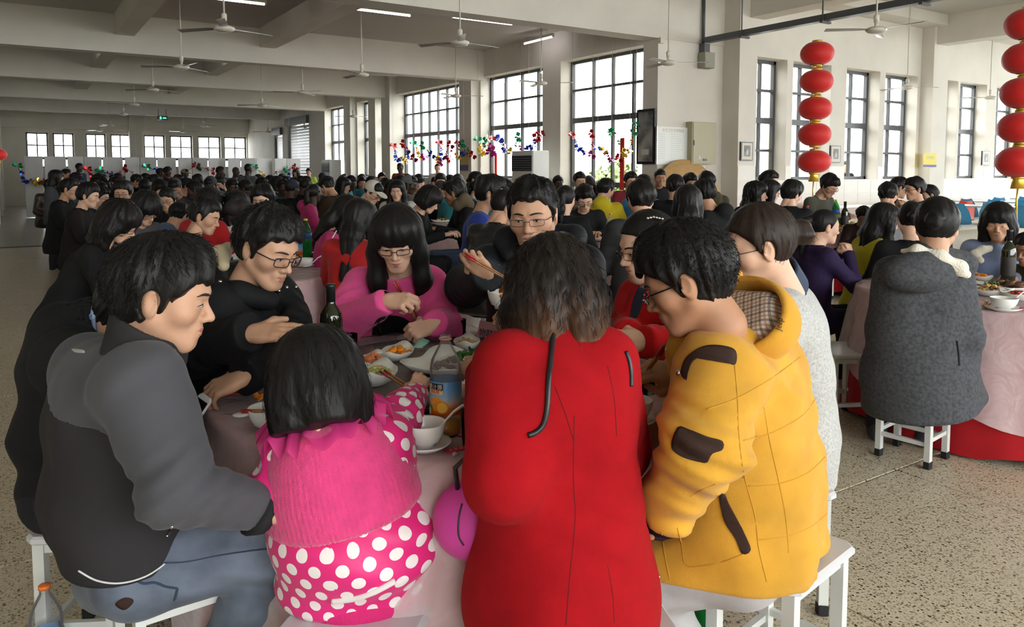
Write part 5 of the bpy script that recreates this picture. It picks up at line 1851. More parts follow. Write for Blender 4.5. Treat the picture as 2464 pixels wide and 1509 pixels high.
# 10. the child in polka dots
def p_child():
 J, s = place_seated(770, 930, 1.70, 12, lean=0, head=(0, 24, -16), s=.8)
 P = lambda *a: pt(*a).astype(np.float32)
 setj(J, hed=(772, 938, 1.72), nek=(800, 1042, 1.73), che=(830, 1150, 1.75), wai=(850, 1270, 1.76), pel=(865, 1390, 1.79), shl=(700, 1115, 1.72), shr=(915, 1075, 1.76),
   ell=(652, 1195, 1.68), wrl=(700, 1180, 1.95), elr=(962, 1010, 1.88), wrr=(998, 950, 2.06),
   hil=(810, 1420, 1.80), hir=(910, 1410, 1.80), knl=(800, 1420, 2.05), knr=(935, 1400, 2.05), anl=(800, 1600, 2.05), anr=(930, 1590, 2.05), tol=(800, 1600, 2.15), tor=(930, 1590, 2.15))
 tp = dict(rc=.118, rw=.132, rp=.125, w=.050, hem=.0, s0=.070, s1=.056, s2=.037, wr=.007, rsh=.07, cr=.055)
 def bell(p, d):
  # puffed jacket body pulled in at the band
  b = ell(p, P(880, 1296, 1.76), (.192, .16, .118))
  f = .007 * np.sin(((p - J['wai']) @ A(*unit(cdir(.25, 0, 1)))) * 60 + 2 * noise3(p, 3, 4))
  return smin(d, b, .05) + f * .6
 tp['fn'] = bell
 m = dots('pink_polka_dot_cloth', (0.68, 0.012, 0.17), (0.80, 0.74, 0.72), .056, .0142)
 look = dict(skin=M['skin_pale'], hs=.93, g={'full': 1.1, 'jaw': .9, 'nose': .93, 'neck': .72, 'nl': .6}, hair='child', hopt=dict(t=.034, len=.105, spread=.98, amp=.0026, seed=8), hres=.0045, locks=(1300, .045, .0, -.06), top=None, legs=cloth('blue_tights', (0.035, 0.03, 0.20)), lego=dict(r=(.095, .065, .05)),
    shoes=M['black_shoe'], hand_s=.72, hands=('relax', 'grip'), handv=(None, (cdir(.15, .55, .45), cdir(.1, -.5, .8))))
 h = human(J, look, 'small child in a pink polka dot jacket reaching over the table, black bobbed hair', res=.009)
 org, body = h['org'], h['body']
 fn, lo, hi = top_fn(J, tp)
 V, Q = nets(fn, lo - .06, hi + .06, .0085)
 me = np_mesh('jacket', sub(V, org), Q)
 Bk = cdir(0, 1, 0)
 def seg(a_, b_, r_, bias):
  ax = unit(b_ - a_); e1 = unit(np.cross(ax, Bk)); e2 = np.cross(ax, e1)
  return (lambda p: cone(p, a_, b_, r_) + bias, lambda p: np.stack([np.arctan2((p - a_) @ e1, -((p - a_) @ e2)) * r_, (p - a_) @ ax], -1), 2 * math.pi * r_)
 set_puv_faces(me, V, Q, [seg(J['pel'] - A(0, 0, .1), J['nek'], .17, 0)] + [seg(a_, b_, .062, .005) for a_, b_ in ((J['shl'], J['ell']), (J['ell'], J['wrl']), (J['shr'], J['elr']), (J['elr'], J['wrr']))])
 T = mesh_obj('jacket', me, m, body)
 # waistband and white edge
 band = mat('pink_rib_band', (0.55, 0.015, 0.14), .9, bump=.6, bscale=160, stretch=(1, 1, .05))
 def wb(p):
  d = ell(p, P(884, 1405, 1.79), (.175, .150, .060))
  return d
 V, Q = nets(wb, P(884, 1405, 1.79) - .2, P(884, 1405, 1.79) + .2, .009)
 mesh_obj('waistband', np_mesh('waistband', sub(V, org), Q), band, T)
 seam(lambda p: np.minimum(wb(p), fn(p)), [(800, 1446), (850, 1440), (900, 1424), (950, 1398)], .008, 'white_hem', mat('white_hem_cloth', (0.7, 0.66, 0.64), .8), T, org, n=24)
 # knitted cape collar
 cc = P(806, 1122, 1.735)
 ax = unit(P(790, 1030, 1.74) - P(835, 1220, 1.74))
 lt_ = unit(np.cross(ax, cdir(0, 1, 0))); dp = np.cross(ax, lt_)
 Rm = np.stack([lt_, dp, ax], 1)
 def cape(p):
  q = (p - cc) @ Rm.astype(np.float32)
  zz = np.clip(q[:, 2], -.13, .13)
  wv = np.interp(zz, [-.13, -.10, -.03, .05, .10, .13], [.160, .178, .176, .150, .118, .095]).astype(np.float32)
  dv = np.interp(zz, [-.13, -.03, .05, .10, .13], [.150, .152, .138, .115, .095]).astype(np.float32)
  r_ = np.sqrt((q[:, 0] / wv) ** 2 + (q[:, 1] / dv) ** 2)
  d = (r_ - 1) * np.minimum(wv, dv)
  d = smax(d, np.abs(q[:, 2]) - .115, .022)
  a_ = np.arctan2(q[:, 0], q[:, 1])
  return d - .0045 * np.abs(np.sin(a_ * 40)) - .004 * noise3(p, 3, 5)
 V, Q = nets(cape, cc - .25, cc + .25, .005)
 kn = mat('pink_rib_knit', (0.66, 0.045, 0.19), .95, var=.08, vscale=30, bump=.5, bscale=240, sheen=.3)
 mesh_obj('knitted_cape', np_mesh('knitted_cape', sub(V, org), Q), kn, T)['label'] = 'ribbed pink knitted cape collar'
 # gauze frill at the neck
 fr = MB()
 c0 = cc + ax * .110
 nn = 120
 vs = []
 for i in range(nn):
  a_ = 2 * math.pi * i / nn
  w1 = .013 * math.sin(a_ * 17 + math.sin(a_ * 5)) 
  for k, (r_, z_) in enumerate(((.078, .020), (.108, .026), (.140, -.012 + .014 * math.sin(a_ * 9)))):
   vs.append(c0 - org + lt_ * math.cos(a_) * r_ * 1.12 + dp * math.sin(a_) * r_ + ax * (z_ + w1 * k * .6))
 fs = []
 for i in range(nn):
  j = (i + 1) % nn
  for k in range(2):
   fs.append((i * 3 + k, j * 3 + k, j * 3 + k + 1, i * 3 + k + 1))
 fr.add(vs, fs, True)
 gz = mat('pink_gauze', (0.60, 0.03, 0.20), .6)
 gz.node_tree.nodes['Principled BSDF'].inputs['Alpha'].default_value = .72
 fr.build('gauze_frill', gz, T)
p_child()
# ------------------------------------------------------------------ tables, stools and what stands on them
M['red_cloth'] = cloth('red_tablecloth', (0.36, 0.008, 0.012), .85, var=.08)
M['china'] = mat('white_china', (0.78, 0.77, 0.74), .12, spec=.5)
M['steel_paint'] = mat('white_enamel', (0.62, 0.63, 0.60), .4, var=.05, vscale=5)
M['board'] = mat('pale_grey_board', (0.56, 0.56, 0.58), .35, var=.05, vscale=4, bump=.05)
M['rubber'] = mat('black_rubber', (0.010, 0.010, 0.011), .6)
M['susan_rim'] = mat('dark_glass_edge', (0.02, 0.035, 0.035), .15)
M['clear'] = glass_mat('clear_glass', (0.93, 0.94, 0.94), .22)
def pet_mat(name, tint, haze, a):
 m = glass_mat(name, tint, .15, .06)
 nt = m.node_tree; out = nt.nodes['Material Output']; src = out.inputs[0].links[0].from_socket
 d = nt.nodes.new('ShaderNodeBsdfDiffuse'); d.inputs[0].default_value = (*haze, 1)
 tr = nt.nodes.new('ShaderNodeBsdfTranslucent'); tr.inputs[0].default_value = (*haze, 1)
 ad = nt.nodes.new('ShaderNodeMixShader'); nt.links.new(d.outputs[0], ad.inputs[1]); nt.links.new(tr.outputs[0], ad.inputs[2])
 mx = nt.nodes.new('ShaderNodeMixShader'); mx.inputs[0].default_value = a
 nt.links.new(src, mx.inputs[1]); nt.links.new(ad.outputs[0], mx.inputs[2]); nt.links.new(mx.outputs[0], out.inputs[0])
 return m
M['susan'] = pet_mat('turntable_glass', (.93, .94, .94), (.50, .46, .46), .38)
M['pet'] = pet_mat('clear_bottle_plastic', (0.95, 0.96, 0.97), (.6, .6, .6), .16)
M['green_pet'] = pet_mat('green_bottle_plastic', (0.25, 0.75, 0.35), (.05, .35, .12), .3)
M['green_fill'] = mat('green_soda', (0.03, 0.22, 0.07), .15)
M['wine_glass'] = mat('dark_green_bottle_glass', (0.010, 0.014, 0.005), .06, spec=.7, coat=.5)
M['juice'] = mat('orange_juice', (0.75, 0.30, 0.012), .3)
M['redwine'] = mat('red_wine', (0.09, 0.004, 0.010), .1)
M['bamboo'] = mat('bamboo', (0.36, 0.17, 0.065), .45, var=.2, vscale=30, stretch=(1, 1, 1))
M['chop_red'] = mat('red_printed_lacquer', (0.40, 0.025, 0.03), .35)
M['orange_peel'] = mat('tangerine_peel', (0.78, 0.20, 0.01), .45, bump=.3, bscale=300)
M['pith'] = mat('tangerine_pith', (0.75, 0.62, 0.42), .8)

def film_mat():
 m = bpy.data.materials.new('plastic_film')
 m.use_nodes = True
 nt = m.node_tree; nt.nodes.clear(); L = nt.links
 out = nt.nodes.new('ShaderNodeOutputMaterial')
 t = nt.nodes.new('ShaderNodeBsdfTransparent'); t.inputs[0].default_value = (.96, .94, .94, 1)
 d = nt.nodes.new('ShaderNodeBsdfDiffuse'); d.inputs[0].default_value = (.74, .62, .63, 1)
 g = nt.nodes.new('ShaderNodeBsdfGlossy'); g.inputs['Roughness'].default_value = .22
 tc = nt.nodes.new('ShaderNodeNewGeometry')
 n1 = nt.nodes.new('ShaderNodeTexNoise'); n1.inputs['Scale'].default_value = 9; n1.inputs['Detail'].default_value = 5; n1.inputs['Distortion'].default_value = 1.2
 L.new(tc.outputs['Position'], n1.inputs['Vector'])
 bp = nt.nodes.new('ShaderNodeBump'); bp.inputs['Strength'].default_value = .55; bp.inputs['Distance'].default_value = .02
 L.new(n1.outputs['Fac'], bp.inputs['Height']); L.new(bp.outputs[0], g.inputs['Normal']); L.new(bp.outputs[0], d.inputs['Normal'])
 r = nt.nodes.new('ShaderNodeMapRange'); r.inputs[1].default_value = .35; r.inputs[2].default_value = .7; r.inputs[3].default_value = .46; r.inputs[4].default_value = .56
 L.new(n1.outputs['Fac'], r.inputs[0])
 m1 = nt.nodes.new('ShaderNodeMixShader'); L.new(r.outputs[0], m1.inputs[0]); L.new(t.outputs[0], m1.inputs[1]); L.new(d.outputs[0], m1.inputs[2])
 lw = nt.nodes.new('ShaderNodeLayerWeight'); lw.inputs[0].default_value = .06; L.new(bp.outputs[0], lw.inputs['Normal'])
 m2 = nt.nodes.new('ShaderNodeMixShader'); L.new(lw.outputs['Fresnel'], m2.inputs[0]); L.new(m1.outputs[0], m2.inputs[1]); L.new(g.outputs[0], m2.inputs[2])
 L.new(m2.outputs[0], out.inputs[0])
 return m
M['film'] = film_mat()

def drape(R, z, drop, n, seed, amp, over=0.0, hem=.03, grow=.10):
 """a cloth over a round top of radius R at height z"""
 rg = np.random.RandomState(seed)
 ph = rg.uniform(0, 6.28, 6)
 a = np.linspace(0, 2 * math.pi, n, endpoint=False)
 w = np.sin(a * 9 + ph[0]) * .5 + np.sin(a * 14 + ph[1]) * .35 + np.sin(a * 23 + ph[2]) * .25
 V, rows = [(0, 0, z)], []
 prof = [(.25, 0), (.5, 0), (.75, 0), (.93, 0), (.99, 0), (1.0, -.006), (1.005, -.02), (1.01, -.05)] 
 for f, dz in prof:
  rows.append([(R * f * math.cos(t), R * f * math.sin(t), z + dz) for t in a])
 m = 9
 for k in range(1, m + 1):
  u = k / m
  row = []
  for i, t in enumerate(a):
   dr = drop + hem * math.sin(3 * t + ph[3]) + hem * .8 * math.sin(7 * t + ph[4])
   r = R * 1.01 + over + amp * u ** .8 * (w[i] * .55 + .5) + grow * .3 * u
   row.append((r * math.cos(t), r * math.sin(t), max(.01, z - .05 - u * (dr - .05))))
  rows.append(row)
 for r in rows: V += r
 F3 = [(0, 1 + i, 1 + (i + 1) % n) for i in range(n)]
 Q = []
 for k in range(len(rows) - 1):
  for i in range(n):
   p, q = 1 + k * n + i, 1 + k * n + (i + 1) % n
   Q.append((p, p + n, q + n, q))
 return np_mesh('cloth', np.array(V), [np.array(F3), np.array(Q)])

def banquet_table(c, what, where, R=.75, detail=120, drop=.42, amp=.06):
 x, y = c
 t = empty('banquet_table', (x, y, 0), 0, 'round banquet table %s' % where, 'table')
 MB().lathe([(0, .70), (R - .02, .70), (R, .71), (R, .728), (R - .01, .732), (0, .732)], 32).build('tabletop', M['bamboo'], t)
 for i in range(4):
  a = math.pi / 4 + i * math.pi / 2
  MB().tube([(math.cos(a) * .5, math.sin(a) * .5, .70), (math.cos(a) * .54, math.sin(a) * .54, .0)], .016, 6).build('leg', M['spec_metal'], t)
 rc = mesh_obj('tablecloth', drape(R, .735, .715, detail, what, amp * .7), M['red_cloth'], None, (x, y, 0))
 tag(rc, 'red floor-length cloth of the table %s' % where, 'tablecloth')
 fm = mesh_obj('plastic_cover', drape(R, .738, drop, detail, what + 50, amp, .012, .05, .16), M['film'], None, (x, y, 0))
 tag(fm, 'crumpled clear plastic cover on the table %s' % where, 'table cover')
 return t
TC = pt(1075, 900, 2.5)[:2]
banquet_table(TC, 1, 'nearest to us with ten people', drop=.50)
TZ, SZ = .738, .772
def tpos(px, Dc): return pt(px, 500, Dc)[:2]
TAB = {'left': tpos(553, 5.2), 'mid': tpos(1510, 7.35), 'right': tpos(2415, 4.3), 'green': tpos(2030, 9.3), 'jeans': tpos(1010, 9.6)}
banquet_table(TAB['left'], 2, 'behind the man in the black parka', detail=90)
banquet_table(TAB['mid'], 3, 'behind the man in the dark padded jacket', detail=90)
banquet_table(TAB['right'], 4, 'beside the woman in the charcoal coat', detail=110, drop=.50)
banquet_table(TAB['green'], 5, 'with a green bottle by the narrow windows', detail=60)
banquet_table(TAB['jeans'], 6, 'in front of the boy with the bowl haircut', detail=60)

# stools ---------------------------------------------------------------
def make_stool(w=.34, d=.25, h=.41):
 s = empty('stool', (0, 0, 0), 0, 'x', 'stool')
 MB().cbox((0, 0, h - .0125), (w, d, .025), .022).build('seat', M['board'], s)
 lx, ly = w / 2 - .035, d / 2 - .03
 for sx in (-1, 1):
  for sy in (-1, 1):
   l = MB().box((0, 0, (h - .025 + .03) / 2), (.030, .030, h - .055)).build('leg', M['steel_paint'], s, (sx * lx, sy * ly, 0))
   MB().cbox((0, 0, .018), (.036, .036, .036), .004).build('foot_cap', M['rubber'], l)
 for sy in (-1, 1):
  MB().box((0, sy * ly, .115), (2 * lx - .03, .016, .020)).build('stretcher', M['steel_paint'], s)
  MB().box((0, sy * ly, h - .045), (2 * lx - .03, .016, .025)).build('apron', M['steel_paint'], s)
 for sx in (-1, 1):
  MB().box((sx * lx, 0, .135), (.016, 2 * ly - .03, .020)).build('stretcher', M['steel_paint'], s)
  MB().box((sx * lx, 0, h - .045), (.016, 2 * ly - .03, .025)).build('apron', M['steel_paint'], s)
  MB().ball((sx * w * .32, 0, h), (.006, .006, .0015), 8, 4).build('screw', M['spec_metal'], s)
 return s
_st = [None]
def stool(c, rot, label, scl=(1, 1, 1), group=None):
 if _st[0] is None:
  _st[0] = o = make_stool()
 else:
  o = copy_tree(_st[0])
 o.location = (c[0], c[1], 0); o.rotation_euler = (0, 0, rot); o.scale = scl
 o['label'] = label
 if group: o['group'] = group
 return o
def stool_edge(pa, pb, d, label, side=1, w=None):
 a, b = onz(*pa, .41), onz(*pb, .41)
 v = b - a; L = w or np.linalg.norm(v[:2])
 u = v / np.linalg.norm(v)
 n = np.array([-u[1], u[0], 0]) * side
 c = a + u * L / 2 + n * d / 2
 return stool(c, math.atan2(u[1], u[0]), label, (L / .34, d / .25, 1))
stool_edge((312, 1478), (583, 1392), .36, 'white stool under the man in the grey jacket')
stool_edge((1919, 1426), (2066, 1309), .28, 'white stool under the man in the yellow coat')
stool(onz(872, 1462, .41), rz(102), 'white stool under the child in polka dots', (1.05, 1.25, 1))
stool(pt(1472, 1500, 1.68), rz(80), 'white stool under the woman in the red wool coat', (1.0, 1.05, 1))
stool(pt(1893, 1000, 2.50), rz(97), 'white stool under the woman in pale tweed, its legs seen behind the yellow coat', (.95, 1.0, 1))
stool_edge((2007, 855), (2090, 853), .34, 'empty white stool between the tweed coat and the charcoal coat', w=.27)
stool(pt(2193, 1115, 3.72), rz(50), 'white stool under the woman in the charcoal coat', (.86, 1.1, 1))
stool(onz(750, 775, .41), rz(86), 'white stool between the black parka and the pink sweatshirt', (.9, 1.1, 1))
stool(pt(1187, 700, 6.8), rz(90), 'white stool behind the raised hand with chopsticks', (.75, 1.0, 1))
stool(onz(1104, 603, .41), rz(70), 'white stool under the young man in jeans')
stool(onz(1972, 628, .41), rz(92), 'white stool behind the woman in the purple coat')
stool(pt(552, 900, 2.58), rz(110), 'white stool hidden under the black parka')
stool(pt(942, 900, 3.46), rz(175), 'white stool hidden under the girl in pink')
stool(pt(1286, 890, 3.42), rz(190), 'white stool hidden under the man in the padded jacket')
stool(pt(1590, 970, 2.95), rz(248), 'white stool hidden under the woman in the red jacket')
stool(pt(232, 1205, 2.22), rz(85), 'white stool under the bent man in the black coat')

# tableware ------------------------------------------------------------
def bowl_prof(r, h):
 return [(0, .004), (r * .42, .004), (r * .46, 0), (r * .50, 0), (r * .52, .008), (r * .74, h * .26), (r * .90, h * .60), (r, h), (r * .985, h + .002), (r * .95, h - .001), (r * .85, h * .60), (r * .68, h * .30), (r * .45, .014), (0, .011)]
def plate_prof(r, h=.018):
 return [(0, .003), (r * .55, .003), (r * .58, 0), (r * .62, .003), (r * .8, h * .45), (r, h), (r * .99, h + .002), (r * .78, h * .5 + .003), (r * .58, .008), (0, .007)]
_cache = {}
def cached(key, f):
 if key not in _cache: _cache[key] = f()
 return _cache[key]
def item(name, me, m, loc, label, cat, group=None, rot=0, scl=1.0):
 o = mesh_obj(name, me, m, None, loc, (0, 0, rot), scl)
 return tag(o, label, cat, group)
def bowl(px, py, r, z, label, h=.052, group=None):
 me = cached(('bowl',), lambda: MB().lathe(bowl_prof(.056, .052), 32).mesh('bowl'))
 p = onz(px, py, z) if not hasattr(px, '__len__') else px
 return item('bowl', me, M['china'], p, label, 'bowl', group, 0, (r / .056, r / .056, h / .052))
def plate(px, py, r, z, label, group=None, name='plate'):
 me = cached(('plate',), lambda: MB().lathe(plate_prof(.08), 36).mesh('plate'))
 p = onz(px, py, z) if not hasattr(px, '__len__') else px
 return item(name, me, M['china'], p, label, 'plate', group, 0, (r / .08, r / .08, 1))
def spoon(p, face, tilt, label):
 mb = MB()
 path = [(0, -.012, .004), (0, .0, .002), (0, .02, .006), (0, .045, .020), (0, .075, .036), (0, .100, .042), (0, .112, .041)]
 mb.tube(path, [.004, .0075, .0060, .0055, .0062, .0072, .0062], 8, flat=.45)
 mb.ball((0, -.014, .004), (.018, .024, .006), 10, 6)
 o = mb.build('spoon', M['china'], None, p, (rad(tilt), 0, rz(face)))
 pr = MB()
 for i in range(4): pr.box((0, .074 + i * .009, .0400 + i * .0008), (.004, .0045, .0008))
 pr.build('printed_mark', mat('blue_glaze', (.05, .07, .10), .4), o)['kind'] = 'stuff'
 return tag(o, label, 'spoon')
def chopstick(a, b, label, group=None, printed=True):
 """from the printed thick end A to the tip B (world points)"""
 a, b = Vector(a), Vector(b)
 d = b - a; L = d.length
 q = d.to_track_quat('Y', 'Z')
 mb = MB().tube([(0, 0, 0), (0, L * .3, 0), (0, L * .75, 0), (0, L, 0)], [.0040, .0038, .0030, .0022], 6)
 o = mb.build('chopstick', M['bamboo'], None, a)
 o.rotation_mode = 'QUATERNION'; o.rotation_quaternion = q
 if printed:
  MB().tube([(0, .004, 0), (0, L * .24, 0)], [.0043, .0041], 6).build('printed_end', M['chop_red'], o)
 return tag(o, label, 'chopsticks', group)
def chop_pair(a, b, label, off=(0.012, 0, 0), off2=None, group=None):
 off2 = off if off2 is None else off2
 for s, n in ((-.5, 'first'), (.5, 'second')):
  chopstick(np.array(a) + np.array(off) * s, np.array(b) + np.array(off2) * s, n + ' ' + label, 'pair of chopsticks')

def dish(px, py, a, b, rot, z, label, h=.028, pinch=.25, square=False):
 """a boat-shaped or cornered serving dish"""
 def mk():
  n = 40
  V, rows = [], []
  prof = [(.0, .004), (.5, .004), (.55, 0), (.62, .002), (.80, .35), (1.0, 1.0), (.985, 1.06), (.80, .42), (.55, .26), (0, .24)]
  mb = MB()
  P, Fs, rw = [], [], []
  for f, zz in prof:
   hz = zz * h if zz > .01 else zz
   if f == 0:
    rw.append([len(P)]); P.append((0, 0, hz)); continue
   r_ = []
   for i in range(n):
    t = 2 * math.pi * i / n
    if square:
     k = 1 / max(abs(math.cos(t)) ** 3 + abs(math.sin(t)) ** 3, 1e-6) ** (1 / 3)
     k *= 1 + .10 * math.cos(4 * t + math.pi)
     up = .5 * (-math.cos(4 * t) + 1) / 2
    else:
     k = 1 + pinch * .5 * (abs(math.cos(t)) ** 6)
     up = .4 * abs(math.cos(t)) ** 6 + .08 * math.cos(6 * t)
    r_.append(len(P)); P.append((a * f * k * math.cos(t), b * f * k * math.sin(t), hz * (1 + (up if zz > .3 else 0))))
   rw.append(r_)
  for r0, r1 in zip(rw[:-1], rw[1:]):
   for i in range(n):
    j = (i + 1) % n
    if len(r0) == 1: Fs.append((r0[0], r1[j], r1[i]))
    elif len(r1) == 1: Fs.append((r0[i], r0[j], r1[0]))
    else: Fs.append((r0[i], r0[j], r1[j], r1[i]))
  return mb.add(P, Fs, True).mesh('serving_dish')
 p = onz(px, py, z) if not hasattr(px, '__len__') else np.array(px)
 o = item('serving_dish', mk(), M['china'], p, label, 'dish', None, rot)
 return p, rz(0) * 0 + rot

def scatter(c, rot, a, b, n, seed, z0, dz=.018):
 rg = np.random.RandomState(seed)
 R = np.array(Matrix.Rotation(rot, 2))
 out = []
 for i in range(n):
  for _ in range(30):
   q = rg.uniform(-1, 1, 2)
   if q @ q < 1: break
  h = (1 - q @ q) * dz + rg.uniform(0, .004)
  v = R @ (q * np.array([a, b]))
  out.append((c[0] + v[0], c[1] + v[1], c[2] + z0 + h))
 return out, rg
M['carrot'] = mat('cooked_pumpkin', (0.80, 0.26, 0.012), .3, var=.15, vscale=30)
M['shrimp'] = mat('cooked_shrimp', (0.62, 0.19, 0.075), .35, var=.35, vscale=40)
M['celery'] = mat('celery', (0.42, 0.50, 0.13), .35, var=.25, vscale=40)
M['ham'] = mat('pink_ham', (0.55, 0.26, 0.18), .4)
M['greens'] = mat('dark_greens', (0.035, 0.12, 0.02), .45, var=.4, vscale=30)
M['meat'] = mat('braised_meat', (0.11, 0.045, 0.018), .3, var=.5, vscale=40)
M['mushroom'] = mat('fried_mushroom', (0.55, 0.36, 0.13), .5, var=.4, vscale=40)
M['shred'] = mat('orange_shreds', (0.75, 0.33, 0.09), .45, var=.3, vscale=40)
M['chilli'] = mat('red_chilli', (0.50, 0.02, 0.01), .3)
def lump(seed, s=(1, .7, .5), n=8, m=5):
 rg = np.random.RandomState(seed)
 mb = MB().ball((0, 0, 0), s, n, m)
 mb.v = [tuple(np.array(v) * rg.uniform(.78, 1.15)) for v in mb.v]
 return mb.mesh('morsel')
def pieces(name, me, m, pts, rg, scl, label, cat, group, flat=.5):
 for p in pts:
  o = mesh_obj(name, me, m, None, p, (rg.uniform(-flat, flat), rg.uniform(-flat, flat), rg.uniform(0, 6.28)), scl * rg.uniform(.8, 1.2))
  tag(o, label, cat, group)
def mound(name, mats, c, rot, a, b, n, seed, size, label, cat, z0=.012, dz=.026, stick=1.0):
 """chopped food nobody would count: one object"""
 pts, rg = scatter(c, rot, a, b, n, seed, z0, dz)
 mb = MB(); fm = []
 for p in pts:
  k0 = len(mb.f)
  Mr = (Matrix.Rotation(rg.uniform(0, 6.28), 3, 'Z') @ Matrix.Rotation(rg.uniform(-.6, .6), 3, 'X'))
  s = size * rg.uniform(.6, 1.3)
  mb.cbox(np.array(p) - c, (s * stick, s * .75, s * .5), s * .15, M=Mr)
  fm += [rg.randint(len(mats))] * (len(mb.f) - k0)
 me = mb.mesh(name)
 for m in mats: me.materials.append(m)
 me.polygons.foreach_set('material_index', fm)
 o = mesh_obj(name, me, None, None, c)
 return tag(o, label, cat, None, 'stuff')

# the glass turntable
ls = empty('turntable', (TC[0], TC[1], TZ), 0, 'round glass turntable in the middle of the near table', 'turntable')
MB().lathe([(0, .022), (.44, .022), (.452, .024), (.455, .028), (.452, .033), (.44, .0345), (0, .0345)], 64).build('glass_disc', M['susan'], ls)
MB().lathe([(.452, .0215), (.459, .0225), (.461, .028), (.459, .0345), (.452, .0355), (.448, .028), (.452, .0215)], 64).build('rim', M['susan_rim'], ls)
MB().lathe([(0, 0), (.11, 0), (.12, .006), (.10, .021), (0, .021)], 24).build('bearing', M['spec_metal'], ls)
SZ = TZ + .0350

c, r = dish(955, 862, .082, .058, rz(100), SZ, 'small white boat dish of orange pumpkin pieces')
pts, rg = scatter(c, r, .062, .040, 16, 1, .013, .018)
pieces('pumpkin_piece', cached('pk', lambda: lump(3, (.014, .011, .008))), M['carrot'], pts, rg, 1.0, 'cooked orange pumpkin piece heaped in the small boat dish', 'food', 'pumpkin pieces in the boat dish')
c, r = dish(893, 886, .080, .052, rz(95), SZ, 'white boat dish of red shrimp')
def shrimp_mesh():
 mb = MB()
 P = [(.018 * math.cos(t), .018 * math.sin(t), 0) for t in np.linspace(-.3, 3.4, 9)]
 mb.tube(P, [.003, .0055, .0075, .0085, .0085, .008, .007, .005, .003], 8)
 mb.tube([(P[0][0], P[0][1], 0), (.026, -.012, .004)], [.003, .006], 6, flat=.3)
 for k in range(3): mb.tube([P[-1], (-.03 - .004 * k, .008 - .01 * k, .008 * k)], .0006, 4)
 return mb.mesh('shrimp')
pts, rg = scatter(c, r, .056, .030, 11, 2, .014, .016)
pieces('shrimp', shrimp_mesh(), M['shrimp'], pts, rg, .95, 'curled cooked red shrimp in the white boat dish', 'shrimp', 'shrimp in the boat dish', .9)
c, r = dish(908, 920, .082, .062, rz(95), SZ, 'deep white dish of chopped celery and ham', h=.036)
mound('celery_mix', [M['celery'], M['celery'], M['celery'], M['ham']], c, r, .062, .044, 170, 4, .011, 'chopped green celery with bits of ham in the deep dish', 'food', .020, .024)
c, r = dish(1085, 890, .150, .130, rz(115), SZ, 'large white square plate with upturned corners and dark meat', h=.030, square=True)
def greens(c, n, R, seed, label, z=.02):
 rg = np.random.RandomState(seed)
 mb = MB()
 for i in range(n):
  a, q = rg.uniform(0, 6.28), R * math.sqrt(rg.uniform())
  b = Vector((q * math.cos(a), q * math.sin(a), z + rg.uniform(0, .03)))
  d = Vector((rg.normal(), rg.normal(), rg.uniform(-.2, .9))).normalized(); s = d.cross(Vector((rg.normal(), rg.normal(), rg.normal()))).normalized()
  L = rg.uniform(.012, .028)
  mb.add([b, b + d * L * .5 + s * L * .4, b + d * L, b + d * L * .5 - s * L * .4], [(0, 1, 2, 3)], True)
 o = mb.build('herb_leaves', M['greens'], None, c)
 return tag(o, label, 'food', None, 'stuff')
greens(c + cdir(.055, .03), 90, .045, 3, 'dark green herb leaves on the large square plate', .02)
pts, rg = scatter(c + cdir(-.01, -.02), r, .075, .05, 12, 6, .014, .02)
pieces('meat_slice', cached('ms', lambda: lump(5, (.020, .014, .007))), M['meat'], pts, rg, 1.0, 'slice of dark braised meat on the large square plate', 'food', 'meat slices on the square plate')
c, r = dish(1123, 838, .066, .050, rz(92), SZ, 'white boat dish of fried mushrooms beside the place card')
pts, rg = scatter(c, r, .05, .034, 14, 8, .013, .016)
pieces('mushroom_slice', cached('mu', lambda: lump(9, (.018, .008, .005))), M['mushroom'], pts, rg, 1.0, 'fried brown mushroom slice in the boat dish', 'food', 'mushroom slices in the boat dish')
c, r = dish(1032, 966, .075, .055, rz(80), SZ, "white dish of dark spare ribs under the child's hand", h=.030)
pts, rg = scatter(c, r, .055, .038, 12, 9, .015, .020)
pieces('rib_piece', cached('ms', lambda: lump(5, (.020, .014, .007))), M['meat'], pts, rg, 1.0, "piece of braised rib in the dish under the child's hand", 'food', 'rib pieces in the dish')
bw = bowl(1150, 966, .062, SZ, 'white bowl of orange shreds beside the red coat', .05)
mound('orange_shreds', [M['shred'], M['pith']], np.array(bw.location), 0, .042, .042, 90, 5, .006, 'orange shredded vegetable in the bowl beside the red coat', 'food', .032, .020, 4.0)

# around the edge of the near table
plate(1000, 823, .075, TZ, 'small white plate under the bowl of the girl in pink')
g1 = bowl(1010, 819, .058, TZ + .009, 'white bowl of the girl in pink, with orange food in it', .056)
item('pumpkin_piece', cached('pk', lambda: lump(3, (.014, .011, .008))), M['carrot'], np.array(g1.location) + A(0, 0, .045), 'orange pumpkin piece held by chopsticks in the bowl of the girl in pink', 'food', None, 0, 1.6)
tp_ = empty('tissue_pack', onz(1012, 848, TZ), rz(95), 'square white tissue packet with pale green top', 'tissues')
mb = MB()
n = 9
for i in range(n):
 for j in range(n):
  u, v = i / (n - 1) * 2 - 1, j / (n - 1) * 2 - 1
  e = max(abs(u), abs(v))
  mb.v.append((.070 * u * (1 - .08 * (e > .9)), .060 * v, .030 * (1 - e ** 5) + .004 * math.sin(9 * u + 4 * v) * (1 - e)))
for i in range(n - 1):
 for j in range(n - 1):
  mb.f.append((i * n + j, (i + 1) * n + j, (i + 1) * n + j + 1, i * n + j + 1)); mb.sm.append(True)
mb.add([(-.070, -.06, 0), (.07, -.06, 0), (.07, .06, 0), (-.07, .06, 0)], [(0, 3, 2, 1)])
mb.build('packet', mat('white_tissue_film', (.72, .74, .72), .35), tp_)
mb = MB()
